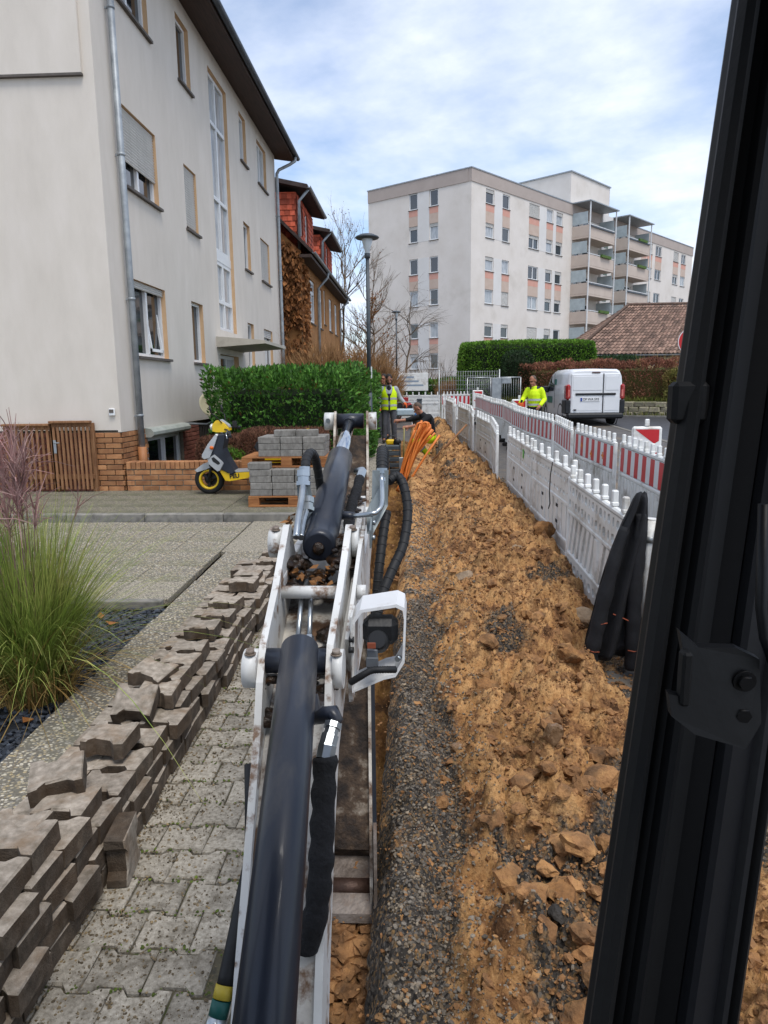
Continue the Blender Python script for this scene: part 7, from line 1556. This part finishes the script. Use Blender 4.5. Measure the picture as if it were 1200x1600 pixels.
M_hose = mat('black_hose', ['#101113', '#1a1b1d'], .62, 6, 4, .2, 120); M_slv = mat('woven_sleeve', ['#0e0f12', '#16171b'], .9, 9, 5, .8, 70)
M_grease = mat('greasy_mud', ['#0c0a08', '#19120c', '#2c1d10', '#4a3018'], .38, 22, 8, 1, 70); M_mount = mat('grey_bracket', ['#6d7577', '#7f8789'], .45, 5, 5, metal=.4)
EX = thing('mini_excavator', 'white mini excavator with black hydraulic cylinders, its arm digging in the trench', 'excavator', (-.25, .6, .55)); EXL = Vector(EX.location)
def ebuild(mb, name, m, parent=None):
    """parts are modelled in place, then expressed from the machine's base"""
    mb.v = [tuple(Vector(p) - EXL) for p in mb.v]
    o = mb.build(name, m, parent or EX); return o
def W(xl, y, z): return (xl * float(np.interp(y, [1.69, 2.25], [.88, 1.05])) - .26 - .027 * y, y, z)   # boom: narrow at the foot
def WA_(xl, y, z): return (xl - .129 - .06 * y, y, z)                                                        # arm and bucket
def side(mb, prof, x0, x1, mi=0, ch=0.0):
    """profile of (y,z) given a thickness across the boom"""
    n = len(prof)
    rings = [[W(x0, *p) for p in prof], [W(x1, *p) for p in prof]]
    mb.loft(rings, mi, True, None, False)
def arcp(c, r, a0, a1, n=8): return [(c[0] + r * math.cos(R(a0 + (a1 - a0) * k / n)), c[1] + r * math.sin(R(a0 + (a1 - a0) * k / n))) for k in range(n + 1)]
# boom side plates
top = [(1.00, .25), (1.28, .69), (1.43, .89), (1.585, 1.10), (1.635, 1.20), (1.70, 1.275), (1.95, 1.355), (2.15, 1.44)]
prof = top + arcp((2.25, 1.425), .055, 130, 10, 6) + [(2.36, 1.36), (2.7, 1.36), (3.05, 1.40), (3.25, 1.42), (3.33, 1.36), (3.33, 1.28), (3.2, 1.2), (2.4, 1.10), (1.95, 1.04), (1.76, .96), (1.60, .80), (1.43, .60), (1.13, .16)]
for x in (-.108, .088): mb = MB(); side(mb, prof, x, x + .02); ebuild(mb, 'boom_side_plate', M_boomw)
# box between the plates
bx = [(1.01, .238), (1.29, .676), (1.445, .875), (1.60, 1.04), (1.72, 1.10), (1.95, 1.17), (2.3, 1.27), (2.5, 1.34), (3.05, 1.385), (3.12, 1.36), (3.0, 1.19), (2.4, 1.11), (1.95, 1.05), (1.765, .97), (1.605, .81), (1.435, .61), (1.135, .17)]
mb = MB(); side(mb, bx, -.0875, .0875); ebuild(mb, 'boom_box', mat('dirty_boom_top', ['#a9a49b', '#bcb8b0', '#c9c6c0'], .55, 3, 7, .3, 60, dirt=('#5d4026', .95), dscale=9, dlo=.50, dhi=.60))
# outer rib and pockets on the right plate
mb = MB(); side(mb, [(1.78, 1.26), (2.0, 1.345), (2.2, 1.425), (2.32, 1.43), (2.36, 1.35), (3.0, 1.39), (3.0, 1.25), (2.3, 1.1), (1.85, 1.05)], .130, .142); side(mb, [(1.8, 1.2), (2.3, 1.34), (2.9, 1.35), (2.9, 1.31), (2.3, 1.29), (1.8, 1.15)], .1085, .1295); ebuild(mb, 'boom_rib', M_boomw)
# pin bosses
def xcyl(mb, y, z, x0, x1, r, n=20, mi=0): mb.tube([W(x0, y, z), W(x1, y, z)], r, n, mi)
M_rbolt = mat('rusty_bolt', ['#5a4a3c', '#83766a', '#9a9186'], .5, 30, 5, metal=.4)
def boss(y, z, x0, x1, r, name='pin_boss'):
    mb = MB(); xcyl(mb, y, z, x0, x1, r); s = 1 if x1 > 0 else -1; o = ebuild(mb, name, M_boomw)
    mb = MB(); a = x1 if s > 0 else x0; mb.tube([W(a * .86, y - .02, z + r * .93), W(a * .86, y - .022, z + r * .93 + .012)], .0115, 6); mb.tube([W(a * .86, y - .02, z + r * .9), W(a * .86, y - .02, z + r * .97)], .015, 10); ebuild(mb, 'bolt', M_rbolt, o); return o
boss(1.69, 1.215, -.150, -.1085, .050); boss(1.69, 1.215, .1085, .138, .05); boss(2.25, 1.42, -.150, -.1085, .05); boss(2.25, 1.42, .1085, .1295, .05)
mb = MB(); xcyl(mb, 2.01, 1.322, -.0875, .0875, .019, 16); xcyl(mb, 2.01, 1.322, .143, .17, .022, 16); ebuild(mb, 'cross_bar', M_boomw)
# boom cylinder with its end fitting
a, b = Vector(CYL1[0]), Vector(CYL1[1]); d = (b - a).normalized(); a2 = a - d * .22
mb = MB(); mb.tube([a2, b - d * .004, b], [.0475, .0475, .043], 40); ebuild(mb, 'boom_cylinder', M_cylb)
mb = MB(); xcyl(mb, b.y + .0, b.z - .035, -.0875, .0875, .032, 20); ebuild(mb, 'cylinder_eye', M_cylb)
mb = MB(); mb.tube([(-.255, 1.56, 1.20), FIT1[0], (-.21, 1.515, 1.175), FIT1[1], (-.186, 1.50, 1.168), FIT1[2]], [.022, .022, .02, .02, .019, .016], 12); ebuild(mb, 'elbow', M_cylb)
q = [Vector(p) for p in FIT1[2:]]; mb = MB(); mb.tube([q[0], q[0].lerp(q[1], .25), q[0].lerp(q[1], .26), q[0].lerp(q[1], .55), q[0].lerp(q[1], .56), q[1], q[1], q[2]], [.021, .021, .017, .017, .021, .021, .022, .022], 8, 0, True, None, False); ebuild(mb, 'hose_fitting', M_fit)
def wob(pts, n, amp, f=1.0):
    out = []; P_ = [Vector(p) for p in pts]
    for i in range(n + 1):
        t = i / n * (len(P_) - 1); k = min(int(t), len(P_) - 2); u = t - k; p0, p1, p2, p3 = P_[max(k - 1, 0)], P_[k], P_[k + 1], P_[min(k + 2, len(P_) - 1)]
        out.append(.5 * ((2 * p1) + (p2 - p0) * u + (2 * p0 - 5 * p1 + 4 * p2 - p3) * u * u + (3 * p1 - p0 - 3 * p2 + p3) * u ** 3) + Vector((math.sin(i * 1.7 * f), 0, math.cos(i * 1.3 * f))) * amp)
    return out
s_ = wob(SLEEVE, 30, .0012); rr = random.Random(2); mb = MB(); mb.tube(s_, [.0265 + .003 * math.sin(i * 1.35) * rr.uniform(.3, 1) for i in range(31)], 16); ebuild(mb, 'hose_sleeve', M_slv)
# hose with coloured bands low on the left
mb = MB(); mb.tube(wob(HOSEL, 10, 0), .019, 12); ebuild(mb, 'left_hose', M_hose)
q = [Vector(p) for p in HOSEL2]; 
for i, (m_, r_) in enumerate(((mat('yellow_tape', ['#a8932c', '#bba63a'], .5, 8, 3), .0205), (mat('teal_tape', ['#0f4a44', '#175a53'], .5, 8, 3), .0207), (M_fit, .0215))): mb = MB(); mb.tube([q[i], q[i + 1]], r_, 14); ebuild(mb, 'hose_band' if i < 2 else 'hose_fitting', m_)
mb = MB(); mb.tube([HOSEL[0], (-.40, 1.55, .93), (-.41, 1.6, 1.0)], .019, 12); ebuild(mb, 'left_hose', M_hose)
# arm cylinder
a, b, e = Vector((-.318, 2.235, 1.408)), Vector((-.353, 3.29, 1.596)), Vector((-.374, 4.03, 1.728)); d = (b - a).normalized()
mb = MB(); mb.tube([a, a + d * .006, a + d * .03, a + d * .14, a + d * .142, b - d * .01, b], [.045, .053, .056, .056, .0585, .0585, .055], 36); ebuild(mb, 'arm_cylinder', M_cylb)
mb = MB(); mb.tube([b, e], .032, 28); ebuild(mb, 'piston_rod', M_chrome)
mb = MB(); mb.tube([e - d * .055, e - d * .02], .034, 20); mb.tube([(e.x - .08, e.y + .01, e.z + .003), (e.x + .08, e.y + .01, e.z + .003)], .043, 20); ebuild(mb, 'rod_eye', M_cylb)
mb = MB(); mb.ball((a.x, a.y - .004, a.z - .005), (.02, .008, .022), 8, 6); ebuild(mb, 'grease_blob', M_grease)
# grease, mud and leaves packed round the cylinder foot and elbow
def mud(name, pts, r, n, m=M_grease, sq=.6):
    """a smeared, fused mass of grease and dirt"""
    rg = random.Random(len(pts) * 7 + n); P_ = []
    for k in range(n):
        p = rg.choice(pts); s = r * rg.uniform(.3, .8); P_.append(('e', (p[0] + rg.gauss(0, r * .8) - EXL.x, p[1] + rg.gauss(0, r) - EXL.y, p[2] + rg.gauss(0, r * .45) - EXL.z), (s * rg.uniform(.7, 1.4), s * rg.uniform(.7, 1.4), s * sq)))
    o = blob_obj(name, P_, m, EX, .006, 1); tag(o, kind='stuff'); return o
mud('grease', [W(x, y, z) for x, y, z in ((-.08, 2.2, 1.36), (-.07, 2.26, 1.34), (.07, 2.22, 1.36), (.075, 2.28, 1.37), (0, 2.2, 1.31), (-.04, 2.16, 1.29), (.05, 2.15, 1.29), (-.08, 2.12, 1.30), (.085, 2.3, 1.40))], .024, 330)
mud('grease', [W(x, y, z) for x, y, z in ((-.085, 1.70, 1.18), (-.085, 1.66, 1.10), (-.088, 1.72, 1.23), (.085, 1.68, 1.17), (.085, 1.72, 1.22))], .017, 150)
n = 60; pc = np.array([W(x, y, z) for x, y, z in ((-.06, 2.14, 1.345), (.0, 2.12, 1.335), (.04, 2.1, 1.325), (-.02, 2.06, 1.31), (-.09, 2.3, 1.48), (.03, 2.18, 1.345))])[RNG.integers(0, 6, 60)] + RNG.normal(0, .014, (60, 3)); D_ = RNG.normal(0, 1, (n, 3)) * np.array([1, 1, .4]); tag(leaf_cloud('dried_leaves', pc - np.array(EXL), D_, RNG.uniform(.015, .04, n), mat('leaf_litter', ['#5a3a1e', '#7d552c', '#946a3a'], .8, 6, 4, attr='tint'), EX, .6), kind='stuff')
mud('grease', [W(x, y, z) for x, y, z in ((.06, 2.95, 1.40), (.05, 3.05, 1.41), (.07, 3.1, 1.42))], .025, 40)
mud('dried_mud', [W(x, y, z) for x, y, z in ((.03, 1.85, 1.16), (.06, 1.9, 1.18), (.05, 1.98, 1.20), (0, 1.8, 1.13))], .022, 80, M_grease, .35)
# pipes and fittings inside the boom
for P_ in (PIPES_IN, PIPES_IN2):
    q = [Vector(p) - Vector((0, 0, .02)) for p in P_]; mb = MB(); mb.tube([q[0] + Vector((0, .12, .03)), q[0], q[1]], .0075, 10); ebuild(mb, 'oil_pipe', M_fit); mb = MB(); mb.tube([q[1], q[1].lerp(q[2], .3), q[1].lerp(q[2], .32), q[1].lerp(q[2], .6), q[1].lerp(q[2], .62), q[2] + (q[2] - q[1]) * .5], [.014, .014, .011, .011, .0155, .0155], 6, 0, True, None, False); ebuild(mb, 'hose_fitting', M_fit)
# bracket plates and hoses at the elbow
for nm, pl_, y_ in (('hose_bracket', RPLATE, 0), ('hose_bracket', LPLATE, 0)):
    n = len(pl_); mb = MB(); mb.loft([[Vector(p) for p in pl_], [Vector(p) + Vector((0, .008, 0)) for p in pl_]], 0, True, None, False); ebuild(mb, nm, M_mount)
mb = MB(); mb.loft([[Vector(p) for p in ((-.152, 2.36, 1.50), (-.152, 2.36, 1.42), (-.152, 2.25, 1.40), (-.152, 2.25, 1.46))], [Vector(p) for p in ((-.146, 2.36, 1.50), (-.146, 2.36, 1.42), (-.146, 2.25, 1.40), (-.146, 2.25, 1.46))]], 0, True, None, False); ebuild(mb, 'bracket_foot', M_mount)
def spiral_hose(pts, r, name='spiral_hose', n=70):
    s = wob(pts, n, 0); mb = MB(); mb.tube(s, r, 14); o = ebuild(mb, name, M_hose); mb = MB()
    for k in range(2, n - 1, 3):
        t = (s[k + 1] - s[k - 1]).normalized(); mb.tube([s[k] - t * .0026, s[k] - t * .0012, s[k] + t * .0012, s[k] + t * .0026], [r * .99, r * 1.10, r * 1.10, r * .99], 14, 0, False)
    o2 = ebuild(mb, 'spiral_guard', M_hose, o); tag(o2, kind='stuff'); return o
# children of hoses share the machine's base point
spiral_hose(HOSE_R1, .0165); spiral_hose(HOSE_R2, .0165, n=44); spiral_hose(HOSE_RT, .0195, n=50); spiral_hose(HOSE_L, .0165, n=50)
def fitting(p, d, name='hose_fitting', s=1.0):
    p = Vector(p); d = Vector(d).normalized(); mb = MB(); mb.tube([p, p + d * .012 * s, p + d * .0125 * s, p + d * .026 * s, p + d * .0265 * s, p + d * .045 * s], [.0225 * s, .0225 * s, .018 * s, .018 * s, .021 * s, .021 * s], 6 if s < 1.3 else 12, 0, True, None, False); return ebuild(mb, name, M_fit)
fitting(Vector(HOSE_RT[0]) - Vector((0, .01, .03)), (0, .2, 1)); fitting(Vector(HOSE_L[0]) - Vector((0, .02, .035)), (0, .3, 1)); fitting((-.39, 2.42, 1.585), (0, .3, 1), s=1.2); fitting((-.378, 2.40, 1.50), (0, .5, 1), s=1.1)
for P_, r_ in ((PIPE_R, .0085), (PIPE_L, .0115), (PIPE_L2, .0115)): mb = MB(); mb.tube(wob(P_, 14, 0), r_, 12); ebuild(mb, 'oil_pipe', M_fit)
for (x, y, z) in ((-.148, 2.335, 1.47), (-.148, 2.30, 1.425)): mb = MB(); mb.tube([(x, y, z), (x + .012, y, z)], .009, 6); ebuild(mb, 'bolt', M_fit)
mb = MB(); q = wob(SLEEVE2, 20, .001); mb.tube(q, [.021 + .002 * math.sin(i * 1.2) for i in range(21)], 12); ebuild(mb, 'hose_sleeve', M_slv); mb = MB(); mb.tube([FIT2[0], FIT2[1]], .020, 6, 0, True, None, False); mb.tube([(-.262, 3.12, 1.55), FIT2[0]], .017, 10); ebuild(mb, 'hose_fitting', M_fit)
mb = MB(); mb.tube([(-.285, 2.56, 1.455), (-.25, 2.56, 1.452), (-.225, 2.555, 1.45)], .016, 10); ebuild(mb, 'elbow', M_cylb)
# arm
WB_ = W; W = WA_
M_armp = mat('arm_white_muddy', ['#8f8474', '#b3aa9c', '#c2bbb0'], .7, 5, 8, .5, 60, dirt=('#54381f', .95), dscale=9, dlo=.44, dhi=.6); M_armd = mat('arm_inner_mud', ['#17120d', '#2b2119', '#4a3a2b', '#8c8172'], .8, 13, 9, 1, 60)
ap = [(4.12, 1.76), (4.0, 1.79), (3.92, 1.74), (3.62, 1.44), (3.25, 1.36), (3.05, 1.22), (2.72, .62), (2.42, .13), (2.34, .08), (2.33, .0), (2.42, -.04), (2.52, .02), (2.95, .55), (3.35, 1.0), (3.75, 1.3), (4.1, 1.66)]
for x in (-.088, .092): mb = MB(); side(mb, ap, x, x + .012); ebuild(mb, 'arm_side_plate', M_armp)
mb = MB(); side(mb, [(3.88, 1.66), (3.6, 1.40), (3.25, 1.33), (3.07, 1.2), (2.74, .61), (2.46, .15), (2.5, .08), (2.93, .55), (3.33, 1.02), (3.74, 1.33)], -.0755, .0915); ebuild(mb, 'arm_box', M_armd)
mb = MB(); xcyl(mb, e.y + .01, e.z + .003, .105, .150, .05); ebuild(mb, 'pin_boss', M_boomw); mb = MB(); xcyl(mb, e.y + .01, e.z + .003, -.145, -.089, .05); ab = ebuild(mb, 'pin_boss', M_boomw); mb = MB(); mb.tube([W(-.125, e.y - .035, e.z + .01), W(-.125, e.y - .05, e.z + .01)], .014, 6); ebuild(mb, 'bolt', M_fit, ab)
mb = MB(); xcyl(mb, 3.27, 1.31, -.125, .125, .055); ebuild(mb, 'arm_pivot', M_boomw)
# bucket cylinder links and bucket
mb = MB()
for x in (-.115, .1045): side(mb, [(2.92, .78), (2.96, .76), (2.60, .12), (2.50, .02), (2.44, .02), (2.46, .10), (2.56, .20)], x, x + .016)
ebuild(mb, 'bucket_link', M_cylb)
mb = MB(); xcyl(mb, 2.40, .03, -.117, .107, .036); xcyl(mb, 2.56, .12, -.11, .118, .026); ebuild(mb, 'bucket_pin', mat('rusty_pin', ['#2c211b', '#453229', '#55423a'], .5, 9, 6, .3, 60, metal=.4))
bk = [(2.50, .24), (2.34, .26), (2.28, .06), (2.18, -.16), (1.98, -.36), (2.02, -.42), (2.25, -.40), (2.48, -.28), (2.60, -.05), (2.60, .12)]
M_bkt = mat('worn_bucket_steel', ['#4a3f36', '#6d6259', '#8a8179'], .55, 8, 8, .5, 60, metal=.3, dirt=('#6b4724', .9), dscale=6)
for x in (-.13, .108): mb = MB(); side(mb, bk, x, x + .012); ebuild(mb, 'bucket_side', M_bkt)
mb = MB(); sh = [(2.02, -.42), (2.25, -.40), (2.48, -.28), (2.60, -.05), (2.60, .12), (2.52, .16)]; rings = []
for (y_, z_) in sh: rings.append([W(-.117, y_, z_), W(.107, y_, z_), W(.107, y_ - .012, z_ + .012), W(-.117, y_ - .012, z_ + .012)])
mb.loft(rings, 0, True, None, False); ebuild(mb, 'bucket_shell', M_bkt)
mb = MB()
for k in range(4): x = -.12 + k * .065; side(mb, [(2.05, -.40), (1.93, -.43), (2.05, -.425)], x, x + .035)
ebuild(mb, 'bucket_teeth', M_bkt)
mb = MB(); side(mb, [(2.50, .11), (2.30, .0), (2.29, -.03), (2.50, .08)], -.117, .107); ebuild(mb, 'bucket_lip', M_bkt)
# earth in the bucket
n = 130; th_ = RNG.random(n)
o = crumbs('bucket_soil', 420, lambda n: -.265 + RNG.uniform(-.10, .09, n), lambda n: RNG.uniform(1.98, 2.52, n), lambda x, y: -.36 + .42 * np.clip((y - 2.0) / .5, 0, 1) ** .8, lambda n, y: .01 + .034 * RNG.random(n) ** 2.5, M_clod, 1, .8, parent=None); o.parent = EX; o.location = -EXL
W = WB_
# work lamp in its bent white guard
out_ = [Vector(p) for p in LIGHT]; c_ = sum(out_, Vector()) / len(out_)
mb = MB(); inn = [p + (c_ - p).normalized() * .009 for p in out_]; bk_ = Vector((0, .115, .005))
rings = [out_, [p + bk_ for p in out_], [p + bk_ for p in inn], inn, out_]; mb.loft(rings, 0, False, None, False); ebuild(mb, 'lamp_guard', mat('guard_white', ['#c6c7c8', '#d4d5d5'], .4, 3, 5, .05, 60, dirt=('#7a6a52', .6), dscale=9))
mb = MB(); a, b = Vector(LCUP[0]), Vector(LCUP[1]); d = (b - a).normalized(); mb.rbox((a.x - .042, a.y + .03, a.z - .030), (a.x + .052, a.y + .10, a.z + .042), .016); mb.tube([a + d * .0, a + d * .05], [.024, .032], 24); ebuild(mb, 'lamp_body', M_blk)
mb = MB(); mb.tube([a - d * .018, a - d * .012, a + d * .01], [.022, .0225, .0225], 20); ebuild(mb, 'lamp_cap', M_vblk)
mb = MB(); a, b = Vector(LCONN[0]), Vector(LCONN[1]); mb.rbox((a.x - .014, a.y - .012, b.z - .012), (a.x + .014, a.y + .014, a.z + .012), .003); mb.rbox((a.x - .016, a.y - .016, b.z + .006), (a.x + .016, a.y - .0125, a.z - .008), .002); ebuild(mb, 'connector', mat('grey_plug', ['#53575c', '#63676c'], .5, 5, 3))
mb = MB(); mb.rbox((a.x - .012, a.y - .02, a.z + .018), (a.x + .010, a.y - .0165, a.z + .034), .001); ebuild(mb, 'rating_label', mat('orange_label', ['#7d3e28', '#8c4a32'], .6, 4, 3))
q = wob(LCABLE, 40, 0); mb = MB(); mb.tube(q, [.0085 + .0012 * (i % 2) for i in range(41)], 10); ebuild(mb, 'cable_conduit', M_hose)
for (x, y, z) in ((-.178, 1.765, 1.265), (-.178, 1.755, 1.24)): mb = MB(); mb.tube([(x, y, z), (x + .014, y, z)], .008, 6); ebuild(mb, 'bolt', M_blk)
mb = MB(); mb.rbox((-.174, 1.76, 1.13), (-.168, 1.86, 1.33), .002); ebuild(mb, 'lamp_bracket', M_boomw)
mb = MB(); mb.tube([(-.05, 1.755, 1.215), (-.045, 1.77, 1.215)], .008, 6); ebuild(mb, 'bolt', M_fit)
# cab corner post: rubber seal, steel section, inner trim
M_post = mat('cab_post_paint', ['#060709', '#0a0b0e'], .55, 2, 4, .04, 60, spec=.25); M_latch = mat('latch_paint', ['#08090b', '#0d0e11'], .5, 4, 4, .05, 80, spec=.3); M_seal = mat('cab_seal_rubber', ['#050506', '#08090a'], .7, 4, 4, .1, 60); M_trim = mat('cab_trim', ['#0b0c10', '#101217'], .48, 3, 4, .05, 90, spec=.3)
pT, pB = Vector((.342, .764, 2.592)), Vector((.064, .4264, .755)); pax = (pT - pB).normalized(); pw = Vector((1, .05, 0)); pw = (pw - pax * pw.dot(pax)).normalized(); pd = pax.cross(pw)
if pd.y < 0: pd = -pd
def post(name, prof, m, n=12, t0=0., t1=1.):
    mb = MB(); mb.loft([[pB.lerp(pT, t0 + (t1 - t0) * k / n) + pw * w * .9 + pd * dd for (w, dd) in prof] for k in range(n + 1)], 0, True, None, False); return ebuild(mb, name, m)
post('door_seal', [(0, .012), (.004, .002), (.011, -.002), (.017, .002), (.02, .012), (.016, .024), (.004, .024)], M_seal)
post('cab_post', [(.012, .02), (.021, .010), (.028, .004), (.031, -.006), (.036, -.009), (.041, -.006), (.044, .008), (.062, .010), (.078, .002), (.082, .03), (.08, .075), (.02, .075), (.010, .05)], M_post)
post('inner_trim', [(.0785, .000), (.082, -.008), (.088, -.010), (.112, -.002), (.117, -.008), (.122, -.008), (.126, .002), (.126, .05), (.0835, .05)], M_trim)
post('edge_strip', [(.1265, .0), (.133, -.006), (.140, .002), (.140, .04), (.1265, .04)], M_post)
# latch plate screwed on the post
lq = [Vector(p) for p in LATCH]; ln = Vector((0, 1, .1)).normalized()
mb = MB(); mb.loft([lq, [p + ln * .008 for p in lq]], 0, True, None, False); lt = ebuild(mb, 'latch_plate', M_latch)
for k in (0.2, .8): p = Vector((.2555, .53, 1.70 - .045 * k)); mb = MB(); mb.tube([p, p - ln * .006], .006, 6); mb.tube([p, p - ln * .002], .009, 12); ebuild(mb, 'bolt', M_post, lt)
mb = MB(); mb.rbox((.205, .522, 1.672), (.213, .534, 1.716), .002); ebuild(mb, 'striker', M_seal, lt)
mb = MB(); mb.tube([(.262, .535, 1.83), (.264, .53, 1.75), (.2665, .526, 1.728), (.277, .523, 1.70)], .0045, 8); ebuild(mb, 'latch_rod', M_trim)
mb = MB(); pn = pB.lerp(pT, .634); mb.rbox((pn.x - .012, pn.y + .0, pn.z - .035), (pn.x + .02, pn.y + .02, pn.z + .002), .004); ebuild(mb, 'hinge_block', M_seal)
# cab floor and swing post under the picture
mb = MB(); mb.rbox((-.86, -.85, .56), (.36, .50, .72), .03); ebuild(mb, 'cab_floor', M_post)
mb = MB(); mb.rbox((-.86, -.85, 2.46), (.42, .78, 2.54), .02); ebuild(mb, 'cab_shade_roof', M_post)  # unseen cab roof, added to keep the corner post dark
mb = MB(); mb.rbox((-.86, -.86, .721), (.36, -.80, 2.459), .02); ebuild(mb, 'cab_shade_rear_wall', M_post)  # unseen rear wall, added to keep sky light behind off the post
mb = MB(); mb.rbox((-.86, -.79, .721), (-.80, .50, 1.25), .02); ebuild(mb, 'cab_shade_side_wall', M_post)  # unseen side panel of the same added shading cab
mb = MB(); mb.tube([(-.83, .46, .72), (-.83, .76, 2.46)], .035, 8); ebuild(mb, 'cab_post', M_post)  # left post of the cab added out of view for shade
mb = MB(); mb.rbox((-.60, -.70, .722), (.0, -.15, 1.1), .06); mb.rbox((-.60, -.76, 1.1), (.0, -.58, 1.75), .06); ebuild(mb, 'seat', M_seal)
mb = MB(); mb.rbox((-.40, .52, .06), (-.19, 1.12, .36), .03); ebuild(mb, 'swing_post', M_boomw)
mb = MB(); mb.rbox((-.80, -.7, .20), (.25, .515, .555), .03); ebuild(mb, 'slew_frame', M_boomw)
